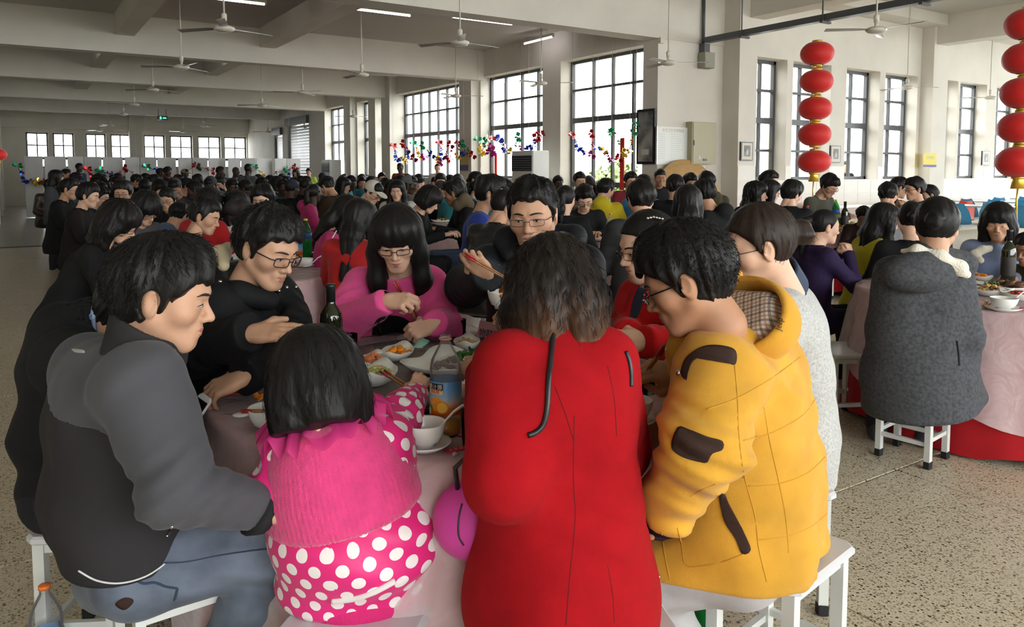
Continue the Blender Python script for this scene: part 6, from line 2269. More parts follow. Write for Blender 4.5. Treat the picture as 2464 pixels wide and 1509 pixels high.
for k in range(7):
 a0 = k * .9
 mb.add([(-.055 + .018 * k, -.03, .030), (-.045 + .018 * k, .0, .046 + .006 * math.sin(a0)), (-.05 + .018 * k, .032, .032), (-.036 + .018 * k, .03, .031), (-.032 + .018 * k, -.0, .036), (-.037 + .018 * k, -.03, .030)], [(0, 1, 4, 5), (1, 2, 3, 4)], True)
mb.build('green_wrapper', mat('pale_green_film', (.36, .68, .55), .3), tp_)['kind'] = 'stuff'

def tumbler(px, py, z, label, fill=None, level=.4, r=.031, h=.082):
 p = onz(px, py, z) if not hasattr(px, '__len__') else px
 g = MB().lathe([(0, .001), (r * .86, 0), (r * .92, .004), (r, h), (r * .955, h), (r * .87, .010), (0, .009)], 28).build('tumbler', M['clear'], None, p)
 if fill:
  MB().lathe([(0, .0105), (r * .85, .0105), (r * (.87 + .07 * level), h * level), (0, h * level)], 24).build('drink', M[fill], g)
 return tag(g, label, 'glass')
tumbler(842, 856, TZ, 'glass tumbler of orange juice beside the wine bottle', 'juice', .46, .029)
tumbler(1103, 816, TZ, 'glass tumbler of orange juice by the place card', 'juice', .5, .032)
tumbler(1468, 868, TZ, 'tall glass of red drink held by the woman in the red jacket', 'redwine', .92, .030, .100)
tumbler(1535, 968, TZ, 'glass with a little red wine by the yellow coat', 'redwine', .32, .030)
tumbler(1556, 946, TZ, 'glass of clear water by the yellow coat', None, .4, .031, .06)
tumbler(1140, 1072, TZ, 'empty glass tumbler at the left edge of the red coat')

# phones
def phone(p, M3, label, case=(.75, .75, .74), w=.062, l=.128):
 o = MB().cbox((0, 0, .004), (w, l, .008), .009).build('phone', mat('phone_case', case, .3), None, p)
 MB().box((0, .001, .0082), (w * .88, l * .74, .0008)).build('screen', M['spec_black'], o)
 MB().lathe([(0, .0005), (.005, .0005), (.005, 0)], 12, (0, -l * .43, .0082)).build('home_button', M['rubber'], o)
 if M3 is not None: o.rotation_euler = M3
 return tag(o, label, 'phone')
phone(onz(934, 834, TZ), (0, 0, rz(62)), 'white smartphone lying on the table in front of the girl in pink')

# place card
pc = empty('place_card', onz(1178, 836, TZ), rz(38), 'folded pink place card with handwritten characters', 'place card')
mk = mat('pink_card', (.60, .30, .33), .6)
mb = MB().add([(-.075, 0, 0), (.075, 0, 0), (.075, .030, .092), (-.075, .030, .092), (-.075, .002, 0), (.075, .002, 0), (.075, .032, .091), (-.075, .032, .091)], [(0, 1, 2, 3), (7, 6, 5, 4), (0, 3, 7, 4), (1, 5, 6, 2)])
mb.add([(-.075, .062, 0), (.075, .062, 0), (.075, .032, .092), (-.075, .032, .092), (-.075, .060, 0), (.075, .060, 0), (.075, .030, .091), (-.075, .030, .091)], [(3, 2, 1, 0), (4, 5, 6, 7), (4, 7, 3, 0), (2, 6, 5, 1)])
mb.build('card', mk, pc)
def text_mesh(body, size, extrude=.0006, align='CENTER'):
 cu = bpy.data.curves.new('lettering', 'FONT'); cu.body = body; cu.size = size; cu.extrude = extrude; cu.align_x = align; cu.align_y = 'CENTER'
 ob = bpy.data.objects.new('lettering_tmp', cu); COL.objects.link(ob)
 me = bpy.data.meshes.new_from_object(ob.evaluated_get(bpy.context.evaluated_depsgraph_get()))
 bpy.data.objects.remove(ob)
 return me
ink = mat('black_ink', (.012, .012, .014), .6)
lt = mesh_obj('handwriting', text_mesh('物联网 F', .036), ink, pc, (.0, .0145, .046), (rad(72), 0, 0))

# bottles --------------------------------------------------------------
def pet_profile(R, H, neck=.013):
 return [(0, .004), (R * .55, .0), (R * .86, .0), (R * .98, .012), (R, .03), (R, H * .18), (R * .95, H * .20), (R, H * .22), (R, H * .56), (R * .94, H * .575), (R * .97, H * .60), (R * .99, H * .66), (R * .90, H * .75), (R * .62, H * .84), (R * .40, H * .90), (neck, H * .925), (neck, H * .965), (neck * 1.2, H * .967), (neck * 1.2, H * .972), (neck, H * .974), (neck, H)]
def label_juice(R, z0, z1):
 """wrap-around printed label: blue sky, orange fade, bands"""
 m = bpy.data.materials.new('juice_label')
 nt, b = nodes_of(m); L = nt.links
 tc = nt.nodes.new('ShaderNodeTexCoord'); sp = nt.nodes.new('ShaderNodeSeparateXYZ'); L.new(tc.outputs['Object'], sp.inputs[0])
 mr = nt.nodes.new('ShaderNodeMapRange'); mr.inputs[1].default_value = z0; mr.inputs[2].default_value = z1; L.new(sp.outputs[2], mr.inputs[0])
 r = nt.nodes.new('ShaderNodeValToRGB'); e = r.color_ramp.elements
 e[0].color = (.55, .06, .012, 1); e[1].color = (.10, .28, .55, 1); e[1].position = .95
 for p_, c_ in ((.25, (.62, .16, .02)), (.40, (.55, .42, .35)), (.52, (.30, .45, .62)), (.75, (.13, .36, .66))):
  x = e.new(p_); x.color = (*c_, 1)
 L.new(mr.outputs[0], r.inputs[0]); L.new(r.outputs[0], b.inputs['Base Color']); b.inputs['Roughness'].default_value = .25
 return m
M['juice_label'] = label_juice(.04, .055, .150)
M['cap_orange'] = mat('orange_cap', (.80, .17, .02), .35)
def juice_bottle(p, label, fill=.10, big=True, cap=False, H=.265, R=.040, face=180):
 o = MB().lathe(pet_profile(R, H), 32).build('juice_bottle', M['pet'], None, p, (0, 0, rz(face)))
 MB().lathe([(0, .006), (R * .9, .006), (R * .96, .02), (R * .96, H * fill), (0, H * fill)], 24).build('juice', M['juice'], o)
 MB().lathe([(R * 1.005, H * .225), (R * 1.012, H * .23), (R * 1.012, H * .555), (R * 1.005, H * .56)], 32).build('paper_label', M['juice_label'], o)
 if cap: MB().lathe([(.0135, H * .965), (.0155, H * .965), (.0155, H * .995), (.014, H * 1.0), (0, H * 1.0)], 20).build('cap', M['cap_orange'], o)
 else: MB().lathe([(.0135, H * .955), (.0165, H * .955), (.0165, H * .966), (.0135, H * .966)], 20).build('tamper_ring', M['cap_orange'], o)
 if big:
  lab = o
  def wrap(me, zc, a0=0.0, out=.0008):
   for v in me.vertices:
    a = a0 + v.co.x / R
    rr = R * 1.012 + out + v.co.z
    z = v.co.y + zc
    v.co = (rr * math.sin(a), rr * math.cos(a), z)
   return me
  def panel(w, h, zc, a0, m, nm, out=.0004):
   mb = MB()
   n_ = 8
   P = [(-w / 2 + w * i / n_, sy * h / 2, 0) for sy in (-1, 1) for i in range(n_ + 1)]
   mb.add(P, [(i, i + 1, n_ + 2 + i, n_ + 1 + i) for i in range(n_)])
   return mesh_obj(nm, wrap(mb.mesh(nm), zc, a0, out), m, lab)
  panel(.046, .019, H * .510, .45, M['spec_black'], 'brand_panel')
  panel(.044, .012, H * .462, .45, mat('cream_print', (.70, .50, .20), .5), 'name_panel')
  tm = text_mesh('美汁源', .014, .0002); 
  for v in tm.vertices: v.co.x *= -1
  tm.flip_normals()
  mesh_obj('lettering', wrap(tm, H * .510, .45, .0010), M['white_line'], lab)
  tm = text_mesh('果粒橙', .0095, .0002)
  for v in tm.vertices: v.co.x *= -1
  tm.flip_normals()
  mesh_obj('lettering', wrap(tm, H * .462, .45, .0010), M['chilli'], lab)
  # printed orange with a cut half and a leaf
  mb = MB()
  def disc(cx, cy, r_, nm, m, out):
   n_ = 20
   b_ = MB().add([(cx, cy, 0)] + [(cx + r_ * math.cos(2 * math.pi * i / n_), cy + r_ * math.sin(2 * math.pi * i / n_), 0) for i in range(n_)], [(0, 1 + i, 1 + (i + 1) % n_) for i in range(n_)])
   mesh_obj(nm, wrap(b_.mesh(nm), H * .33, .35, out), m, lab)
  disc(0.000, .004, .018, 'printed_orange', mat('print_orange', (.80, .28, .01), .35), .0005)
  disc(-.016, -.004, .016, 'printed_half_orange', mat('print_orange_peel', (.72, .20, .01), .35), .0008)
  disc(-.016, -.004, .0135, 'printed_half_orange', mat('print_orange_flesh', (.85, .48, .06), .35), .0011)
  disc(.018, -.008, .007, 'printed_leaf', mat('print_leaf', (.05, .22, .04), .4), .0010)
  panel(.013, .018, H * .262, .95, M['white_line'], 'seal_mark', .001)
  panel(.016, .020, H * .30, 1.9, M['white_line'], 'small_print', .0005)
 return tag(o, label, 'bottle')
juice_bottle(onz(1073, 1044, TZ), 'large open orange juice bottle, almost empty, beside the red coat', .16, True, False, .262, .0415, 190)

def wine_bottle(p, label, H=.30, R=.037, lab=True):
 prof = [(0, .012), (R * .6, .002), (R * .92, 0), (R, .008), (R, H * .60), (R * .93, H * .67), (R * .62, H * .735), (R * .42, H * .775), (R * .385, H * .83), (R * .37, H * .965), (R * .42, H * .967), (R * .42, H * .99), (R * .36, H), (0, H)]
 o = MB().lathe(prof, 32).build('wine_bottle', M['wine_glass'], None, p)
 MB().lathe([(R * .39, H * .80), (R * .405, H * .80), (R * .40, H * .96), (R * .44, H * .965), (R * .44, H * .992), (R * .38, H * 1.003), (0, H * 1.003)], 24).build('neck_foil', mat('black_foil', (.015, .015, .016), .35), o)
 if lab: MB().lathe([(R * 1.002, H * .16), (R * 1.012, H * .165), (R * 1.012, H * .50), (R * 1.002, H * .505)], 32).build('paper_label', mat('dark_wine_label', (.03, .025, .022), .6), o)
 return tag(o, label, 'bottle')
wine_bottle(onz(799, 893, TZ), 'dark green wine bottle standing among the dishes before the black parka', .300, .0385)

# bowls, plates, chopsticks, peel on the left
p = onz(627, 917, TZ)
bowl(p, 0, .059, TZ, 'white bowl with a spoon at the left rim of the near table', .056)
spoon(p + cdir(-.02, -.005, .022), 292, 18, 'white china spoon leaning in the bowl at the left rim')
plate(626, 943, .062, TZ, 'oval white side plate with scraps and chopsticks across it')
chop_pair(onz(540, 949, TZ + .022), onz(668, 938, TZ + .026), 'bamboo chopstick with red end laid across the side plate at the left', (0, 0.012, .0), (0, .006, 0))
plate(735, 853, .060, TZ, 'white side plate behind the wine bottle')
chop_pair(onz(672, 838, TZ + .03), onz(752, 842, TZ + .026), 'chopstick with red end resting on the plate behind the wine bottle', (.0, .012, 0), (0, .006, 0))
bowl(onz(652, 1030, TZ), 0, .060, TZ, "white bowl half hidden by the child's hair", .056)
chop_pair(onz(580, 990, TZ + .055), onz(690, 988, TZ + .06), "chopstick laid over the bowl beside the child's hair", (0, .010, 0), (0, .004, 0))
spoon(onz(590, 1002, TZ), 95, 0, "white china spoon lying left of the child's hair")
def peel(c, n, seed, label, R=.03):
 rg = np.random.RandomState(seed)
 o = empty('tangerine_peel', c, 0, label, 'peel')
 for i in range(n):
  mb = MB()
  w, l = rg.uniform(.014, .02), rg.uniform(.025, .035)
  P = []
  for a in range(6):
   for b in range(4):
    u, v = a / 5 * 2 - 1, b / 3 * 2 - 1
    P.append((u * l * .6, v * w * .6 * (1 - .5 * u * u), .012 - .014 * u * u - .006 * v * v))
  F_ = [(a * 4 + b, a * 4 + b + 1, a * 4 + 5 + b, a * 4 + 4 + b) for a in range(5) for b in range(3)]
  mb.add(P, F_, True)
  mb.add([(x, y, z - .003) for x, y, z in P], [tuple(reversed(f)) for f in F_], True)
  me = mb.mesh('peel_piece'); me.materials.append(M['orange_peel']); me.materials.append(M['pith'])
  me.polygons.foreach_set('material_index', [0] * 15 + [1] * 15)
  mesh_obj('peel_piece', me, None, o, (rg.uniform(-R, R), rg.uniform(-R, R), .006 + .006 * i), (rg.uniform(-.5, .5), rg.choice([0, 2.6]), rg.uniform(0, 6)))
 return o
peel(onz(640, 978, TZ), 6, 1, "heap of tangerine peel left of the child's head")
peel(onz(1519, 1042, TZ), 3, 4, 'bit of tangerine peel at the right edge of the red coat', .012)

# near bowl on its saucer
p = onz(1022, 1080, TZ)
plate(p, 0, .066, TZ, 'white saucer under the near bowl', name='saucer')
bowl(p + A(.0, 0, .008), 0, .053, TZ, 'white bowl with a spoon on a saucer beside the juice bottle', .058)
spoon(p + cdir(.012, .0, .030), 68, 16, 'white china spoon leaning in the near bowl by the juice bottle')
def packet(a, b, label, w=.020):
 a, b = Vector(a), Vector(b)
 d = b - a; L = d.length
 o = MB().cbox((0, L / 2, .002), (w, L, .004), .003).build('chopstick_sleeve', mat('red_paper_sleeve', (.52, .02, .08), .5), None, a, (0, 0, math.atan2(d.y, d.x) - math.pi / 2))
 for k in range(4): MB().box((0, L * (.2 + .18 * k), .0043), (w * .45, L * .09, .0006)).build('printed_mark', mat('gold_print', (.6, .3, .12), .5), o)
 return tag(o, label, 'paper sleeve')
packet(onz(1070, 1089, TZ), onz(1140, 1076, TZ), 'red paper chopstick sleeve lying in front of the juice bottle')
packet(onz(1078, 1042, TZ), onz(1150, 1058, TZ), 'red paper chopstick sleeve between the juice bottle and the red coat')
mb = MB().add([(0, 0, .002), (.014, .004, .004), (.020, .012, .002), (.006, .014, .006), (.010, .008, .010)], [(0, 1, 4), (1, 2, 4), (2, 3, 4), (3, 0, 4)])
item('paper_scrap', mb.mesh('paper_scrap'), M['white_line'], onz(1090, 1101, TZ), 'torn white paper scrap near the table edge', 'paper')
def napkin(c, s, seed, label):
 rg = np.random.RandomState(seed); n = 8; mb = MB(); P = []
 for i in range(n):
  for j in range(n):
   u, v = i / (n - 1) - .5, j / (n - 1) - .5
   P.append((u * s * (1 + .3 * v), v * s * .8, .004 + .010 * abs(math.sin(5 * u + seed) * math.cos(6 * v)) + rg.uniform(0, .003)))
 mb.add(P, [(i * n + j, (i + 1) * n + j, (i + 1) * n + j + 1, i * n + j + 1) for i in range(n - 1) for j in range(n - 1)], True)
 return item('napkin', mb.mesh('napkin'), mat('white_tissue', (.78, .77, .76), .9), c, label, 'napkin', None, rg.uniform(0, 3))
napkin(onz(882, 856, TZ), .10, 2, 'crumpled white napkin behind the shrimp dish')
napkin(onz(1010, 1078, TZ + .01) + cdir(-.05, -.01), .05, 4, 'white napkin scrap on the saucer of the near bowl')

# right of the red coat
p = onz(1530, 1018, TZ)
plate(p, 0, .062, TZ, 'white saucer beside the yellow sleeve', name='saucer')
bowl(p + cdir(-.008, 0, .008), 0, .054, TZ, 'white bowl on a saucer between the red coat and yellow sleeve', .056)
plate(1592, 925, .072, TZ, 'white plate with leftovers under the chopstick hand of the yellow coat')
c = onz(1592, 922, TZ)
mound('leftovers', [M['shred'], M['meat'], M['pith']], c, 0, .04, .03, 40, 12, .008, 'scraps of food on the plate by the yellow coat', 'food', .010, .01, 2)
bowl(onz(1545, 900, TZ), 0, .056, TZ, 'white bowl and tissue behind the water glass', .055)
napkin(onz(1552, 905, TZ) + A(0, 0, .05), .09, 7, 'crumpled white tissue in the bowl behind the water glass')
def tangerine(c, r, label):
 o = MB().ball((0, 0, r * .86), (r, r, r * .86), 16, 10).build('tangerine', M['orange_peel'], None, c)
 MB().lathe([(0, .003), (.004, .002), (.005, 0)], 8, (0, 0, r * 1.70)).build('stalk', M['greens'], o)
 return tag(o, label, 'tangerine')
tangerine(onz(1617, 948, TZ), .030, 'whole tangerine against the yellow coat')
item('lime_piece', MB().ball((0, 0, .010), (.016, .012, .010), 12, 8).mesh('lime_piece'), mat('lime_skin', (.45, .62, .05), .4), onz(1186, 868, TZ), 'yellow-green fruit piece by the shoulder of the red coat', 'fruit')

# held chopsticks
w = lambda x, y, D: pt(x, y, D)
chop_pair(w(950, 678, 2.86), w(1016, 796, 2.98), 'bamboo chopstick in the hand of the girl in pink', (0.009, 0, 0.004), (.006, .004, 0))
chop_pair(w(1117, 611, 2.62), w(1228, 676, 2.62), 'chopstick with red end in the hand of the man in the padded jacket', (.0, 0, .010), (.004, .004, .004))
chop_pair(w(1604, 828, 1.96), w(1521, 944, 2.05), 'brown chopstick with red end in the hand of the man in yellow', cdir(.012, 0, .004), cdir(.004, .004, 0))
chop_pair(w(1166, 880, 1.96), w(1100, 918, 2.2), 'brown chopstick in the hand of the woman in the red coat', (0, 0, .010), (0, 0, .005))
chop_pair(w(920, 893, 2.22), w(1002, 944, 2.06), 'red-ended chopstick in the small hand of the child', cdir(.012, 0, .003), cdir(.010, 0, .003))
# food held over a bowl by the man in the padded jacket
fm = empty('food_morsel', w(1216, 682, 2.62), 0, 'piece of sauced fried fish held in chopsticks above a bowl', 'food')
sa = mat('brown_sauce', (.30, .085, .012), .18, var=.6, vscale=50)
rg = np.random.RandomState(5)
for k in range(7):
 a = k / 6
 MB().ball((0, 0, 0), (.012, .008, .022), 8, 6).build('fish_flake', sa, fm, tuple(cdir(.018 * (.5 - a) * -1.6, .004 * (k % 2), .046 * (a - .5) * 1.6)), (rg.uniform(-.6, .6), rg.uniform(-.6, .6), rg.uniform(0, 3)))
bowl(w(1208, 742, 2.66), 0, .052, TZ, 'white bowl held up under the chopsticks of the man in the padded jacket', .060)
o = phone(w(468, 1003, 2.08), (rad(55), rad(10), rz(40)), 'white smartphone held low behind the grey jacket')

# pink handbag on the lap of the woman in red
def bag():
 c = pt(1150, 1240, 1.70)
 def fn(p):
  d = ell(p, c, (.105, .06, .088), np.stack([cdir(1, 0, 0), cdir(0, 1, 0), A(0, 0, 1)], 1))
  return smin(d, cone(p, c + cdir(-.02, 0, -.03), c + cdir(.07, 0, -.02), .066), .04) + .003 * noise3(p, 5, 7)
 V, Q = nets(fn, c - .2, c + .2, .007)
 o = mesh_obj('handbag', np_mesh('handbag', sub(V, c), Q), cloth('magenta_bag_cloth', (.52, .05, .28), .6, var=.06), None, c)
 tag(o, 'rounded magenta handbag with black piping beside the red coat', 'handbag')
 for poly in ([(1112, 1212), (1104, 1250), (1104, 1290), (1116, 1312)], [(1190, 1235), (1178, 1270), (1168, 1318)]):
  seam(fn, poly, .0022, 'piping', M['black_trim'], o, c, n=20, D0=1.3)
 MB().tube([tuple(cdir(-.045, -.02, .07)), tuple(cdir(-.05, -.02, .12)), tuple(cdir(-.02, -.02, .15)), tuple(cdir(.02, -.02, .12)), tuple(cdir(.03, -.02, .07))], .006, 8).build('handle', M['black_trim'], o)
bag()
# bottles standing on the floor
p = onz(120, 1720, 0); 
juice_bottle(pt(120, 1700, 2.0) * A(1, 1, 0), 'capped juice bottle on the floor at the lower left', .05, False, True, .300, .042)
o = MB().lathe(pet_profile(.043, .31), 32).build('soda_bottle', M['green_pet'], None, pt(1685, 1400, 2.42) * A(1, 1, 0) + A(0, 0, .10))
tag(o, 'green soda bottle under the table, below the yellow coat', 'bottle')
o.location = pt(1685, 1400, 2.30) * A(1, 1, 0)
MB().lathe([(0, .006), (.038, .006), (.040, .02), (.040, .2), (0, .2)], 20).build('soda', M['green_fill'], o)
MB().lathe([(.014, .300), (.016, .300), (.016, .314), (0, .314)], 16).build('cap', mat('green_cap', (.03, .3, .06), .4), o)
# ------------------------------------------------------------------ fans, lamps, lanterns and the rest of the hall
M['fan'] = mat('cream_enamel', (0.62, 0.59, 0.50), .35)
M['blade'] = mat('fan_blade', (0.42, 0.41, 0.38), .3, metal=.3)
def make_fan(L):
 f = empty('ceiling_fan', (0, 0, 0), 0, 'x', 'fan')
 MB().tube([(0, 0, .10), (0, 0, L)], .011, 6).build('rod', M['fan'], f)
 MB().lathe([(0, -.045), (.05, -.045), (.10, -.030), (.125, -.005), (.12, .015), (.07, .035), (.03, .045), (0, .045)], 20).build('motor', M['fan'], f)
 MB().lathe([(.02, .045), (.022, .09), (.03, .09), (.034, .17), (.02, .185), (0, .185)], 12).build('canopy_cup', M['fan'], f)
 bm = MB()
 bm.add([(.09, -.02, .005), (.20, -.05, .0), (.62, -.055, -.012), (.63, .03, .012), (.20, .05, .014), (.09, .02, .008)] + [(.09, -.02, .001), (.20, -.05, -.004), (.62, -.055, -.016), (.63, .03, .008), (.20, .05, .010), (.09, .02, .004)],
   [(0, 1, 2, 3, 4, 5), (11, 10, 9, 8, 7, 6)] + [(i, i + 6, (i + 1) % 6 + 6, (i + 1) % 6) for i in range(6)])
 me = bm.mesh('blade')
 for k in range(3): mesh_obj('blade', me, M['blade'], f, None, (0, 0, k * 2.0944))
 return f
ZF = 3.15
FANS = [(540, 75, 15, 'nearest white ceiling fan, by the first tube lamp'), (437, 165, 40, 'white ceiling fan below the second beam, second in the row from the first tube lamp'), (368, 218, 20, 'white ceiling fan hanging on a long rod left of the second beam'),
  (323, 253, 70, 'small white fan left of the green exit sign, on a long rod'), (297, 276, 10, 'lowest-hanging small white fan left of the exit sign'), (1107, 108, 5, 'large white ceiling fan above the tall windows, with a thick cup'), (871, 183, 100, 'white ceiling fan left of the large one, with a raised blade'),
  (728, 225, 50, 'white ceiling fan before the far roller shutters'), (630, 255, 30, 'small white fan left of the roller shutters'), (1097, 233, 90, 'white fan before the widest tall window'), (1302, 203, 75, 'white fan before the pier between two tall windows'),
  (1608, 155, 80, 'white fan before the noticeboard wall'), (2108, 78, 28, 'white ceiling fan above the narrow windows near the lantern string'), (2183, 213, 85, 'small white fan before the fourth narrow window'), (2382, 237, 20, 'small white fan above the steel canteen tables'),
  (850, 281, 15, 'faint white fan before the farthest tall windows'), (265, 303, 0, 'tiny far fan over the left end windows'), (490, 304, 60, 'tiny far fan over the middle end windows'), (732, 306, 25, 'tiny far fan before the roller shutter'), (645, 318, 45, 'tiny far fan beside the far corner'), (440, 318, 80, 'tiny far fan below the exit sign'), (240, 315, 33, 'tiny farthest fan over the left end windows')]
protos = {}
for k, (px, py, a, lab) in enumerate(FANS):
 D = (ZF - EYE) * F / (HY - py)
 p = pt(px, py, D)
 L = (CEIL2 if p[1] < YA else CEIL) - ZF
 if L not in protos:
  f = protos[L] = make_fan(L)
 else:
  f = copy_tree(protos[L])
 f.location = (p[0], p[1], ZF); f.rotation_euler = (0, 0, rad(a)); f['label'] = lab; f['group'] = 'ceiling fans'

# fluorescent tubes under the ceiling
M['tube'] = emit_mat('fluorescent_tube', (1.0, .94, 1.0), 9.0)
def tube_lamp(p, rot, label, L=1.2):
 o = empty('tube_lamp', p, rot, label, 'lamp', 'fluorescent tube lamps')
 MB().box((0, 0, .045), (L + .06, .05, .05)).build('fitting', M['fan'], o)
 MB().tube([(-L / 2, 0, 0), (L / 2, 0, 0)], .014, 8).build('tube', M['tube'], o)
 for s in (-1, 1): MB().box((s * (L / 2 + .012), 0, .015), (.024, .03, .05)).build('socket', M['fan'], o)
 MB().tube([(-L * .3, 0, .07), (-L * .3, 0, CEIL - p[2])], .006, 5).build('hanger', M['fan'], o)
for k, (px, py, lab) in enumerate(((541, 8, 'glowing tube lamp above the nearest ceiling fan'), (907, 36, 'glowing tube lamp between the beams, middle of the three in view'), (1162, 57, 'glowing tube lamp nearest the tall windows'))):
 D = (4.05 - EYE) * F / (HY - py)
 p = pt(px, py, D)
 tube_lamp((p[0], p[1], 4.05), 0, lab)
for y, a in ((18.6, 'second'), (24.0, 'third'), (30.0, 'fourth')):
 for x, b in ((1.2, 'aisle side'), (4.2, 'middle'), (7.4, 'window side')): tube_lamp((x, y, 4.1), 0, 'tube lamp hidden behind the %s ceiling beam, %s' % (a, b))
tube_lamp((9.1, 13.0, 4.1), math.pi / 2, 'tube lamp behind the big front beam, lighting the window wall', 1.0)

# red lanterns
M['lantern'] = mat('red_lantern_silk', (0.60, 0.010, 0.008), .6, sheen=.2)
M['gold'] = mat('gold_foil', (0.75, 0.48, 0.06), .3, metal=.6)
def lantern_mesh():
 mb = MB(); n = 24; m = 12
 P, Fs = [], []
 for i in range(m + 1):
  t = math.pi * (.10 + .80 * i / m)
  for k in range(n):
   a = 2 * math.pi * k / n
   r = .5 * math.sin(t) ** .8 * (1 - .035 * (k % 2))
   P.append((r * math.cos(a), r * math.sin(a), .36 * math.cos(t)))
 for i in range(m):
  for k in range(n):
   j = (k + 1) % n
   Fs.append((i * n + k, (i + 1) * n + k, (i + 1) * n + j, i * n + j))
 return mb.add(P, Fs, True).mesh('shade')
def lantern_string(pts_, w, labels, top, tassel=True, group='red lanterns'):
 sh = cached('lan', lantern_mesh)
 for i, (p, lab) in enumerate(zip(pts_, labels)):
  o = empty('red_lantern', p, i * .3, lab, 'lantern', group)
  mesh_obj('shade', sh, M['lantern'], o, None, None, w)
  for s in (1, -1):
   MB().lathe([(0, s * .335 * w), (.16 * w, s * .335 * w), (.15 * w, s * .395 * w), (0, s * .395 * w)], 16).build('collar', M['gold'], o)
  MB().tube([(0, 0, .39 * w), (0, 0, (top if i == 0 else pts_[i - 1][2] - .39 * w) - p[2])], .006, 5).build('cord', M['lantern'], o)
  if i < len(pts_) - 1:
   fr = MB()
   for k in range(12):
    a = k * math.pi / 6
    fr.tube([(.13 * w * math.cos(a), .13 * w * math.sin(a), -.39 * w), (.15 * w * math.cos(a), .15 * w * math.sin(a), -.54 * w)], .004, 4)
   fr.build('fringe', M['gold'], o)['kind'] = 'stuff'
  else:
   MB().lathe([(.12 * w, -.39 * w), (.16 * w, -.62 * w), (0, -.62 * w)], 12).build('tassel_cap', M['gold'], o)
   if tassel: MB().tube([(0, 0, -.6 * w), (.01, 0, -.9 * w), (-.008, 0, -1.6 * w)], .012, 5).build('tassel', M['gold'], o)
ords = ['top', 'second', 'middle', 'fourth', 'bottom']
DL = 12.1
ps = [pt(x, y, DL) for x, y in ((1966, 129), (1965, 196), (1961, 261), (1960, 324), (1959, 389))]
lantern_string(ps, .51, [o_ + ' red lantern of the string before the narrow windows' for o_ in ords], 3.42)
ps = [pt(2476 + i * -6, 58 + 83 * i, 8.9) for i in range(5)]
lantern_string(ps, .50, [o_ + ' red lantern of the string cut by the right edge' for o_ in ords], 3.6)
ps = [pt(-6, 372, 10.0)]
lantern_string(ps, .22, ['red lantern with foil at the far left pillar'], 3.0)

# cable tray with its rods and box
XT = float(onY(1692, 100, YA - .12)[0])
zt0 = float(onY(1692, 104, YA - .12)[2])
ct = empty('cable_tray', (XT, 0, zt0), 0, 'long grey steel cable tray hung from the ceiling on rods', 'cable tray')
MB().box((0, 1.6, 0), (.14, 16.2, .02)).build('tray', M['frame'], ct)
for s in (-1, 1): MB().box((s * .07, 1.6, .04), (.012, 16.2, .09)).build('side_rail', M['frame'], ct)
for px in (1793, 1987, 2224, 2440):
 d, fw = _ray(px, 90); y = d[1] / d[0] * XT
 MB().tube([(-.09, y, -.03), (-.09, y, CEIL2 - zt0)], .012, 5).build('rod', M['frame'], ct)
 MB().box((-.02, y, -.035), (.22, .05, .03)).build('bracket', M['frame'], ct)
jb = empty('junction_box', onY(1700, 146, YA - .1), 0, 'grey metal junction box high on the noticeboard wall under the conduit', 'box')
MB().cbox((0, 0, 0), (.26, .18, .28), .01).build('case', mat('grey_green_steel', (.27, .27, .21), .5), jb)
MB().box((-.03, .02, .22), (.14, .12, .16)).build('neck', M['frame'], jb)
MB().tube([(-.06, .03, .26), (-.06, .03, 1.3)], .03, 8).build('conduit', M['frame'], jb)

# boards, cabinet, pictures
def board(name, axis, c, p0, p1, t, m, label, cat, out=None):
 f = (lambda x, y: onY(x, y, c)) if axis == 'X' else (lambda x, y: onX(x, y, c))
 a, b = f(*p0), f(*p1)
 k = 0 if axis == 'X' else 1
 w, h = abs(a[k] - b[k]), abs(a[2] - b[2])
 ctr = (a + b) / 2
 o = empty(name, ctr, 0 if axis == 'X' else math.pi / 2, label, cat)
 MB().box((0, 0, 0), (w, t, h)).build('panel', m, o)
 return o, w, h
WM = mat('whiteboard', (.70, .72, .68), .3)
wb, w_, h_ = board('whiteboard', 'X', YA - .03, (1579, 304), (1656, 396), .03, WM, 'white notice board with faint writing on the wall left of the metal cabinet', 'notice board')
faint = [mat('faint_orange_print', (.66, .52, .36), .6), mat('faint_grey_print', (.52, .55, .52), .6), mat('faint_green_print', (.45, .62, .45), .6)]
rg = np.random.RandomState(2)
tm = text_mesh('食堂卫生管理制度', w_ * .085, .0005)
mesh_obj('heading', tm, faint[0], wb, (0, -.017, h_ * .40), (math.pi / 2, 0, 0))
for r in range(12):
 for k in range(2):
  ww = w_ * (.18 if k == 0 else rg.uniform(.25, .42))
  z = h_ * (.30 - .058 * r)
  MB().box((-w_ * .33 if k == 0 else -w_ * .08 + ww / 2, -.016, z), (ww, .002, h_ * .010)).build('text_line', faint[2 if (k == 0 and r in (0, 7)) else 1], wb)
for s in (-1, 1): MB().box((s * w_ / 2, -.01, 0), (.015, .04, h_)).build('edge', M['silver'], wb)
cb, w_, h_ = board('metal_cabinet', 'X', YA - .08, (1658, 293), (1714, 395), .16, mat('khaki_steel', (.36, .33, .21), .45), 'khaki metal wall cabinet beside the white notice board', 'cabinet')
MB().box((.0, -.085, 0), (w_ * .92, .01, h_ * .95)).build('door', mat('khaki_door', (.39, .36, .23), .45), cb)
MB().box((-w_ * .44, -.095, 0), (.02, .012, h_ * .12)).build('hinge', M['frame'], cb)
MB().box((w_ * .02, -.095, -h_ * .40), (.09, .012, .04)).build('handle', M['frame'], cb)
MB().box((-w_ * .2, -.092, -h_ * .35), (.05, .004, .06)).build('sticker', M['white_line'], cb)
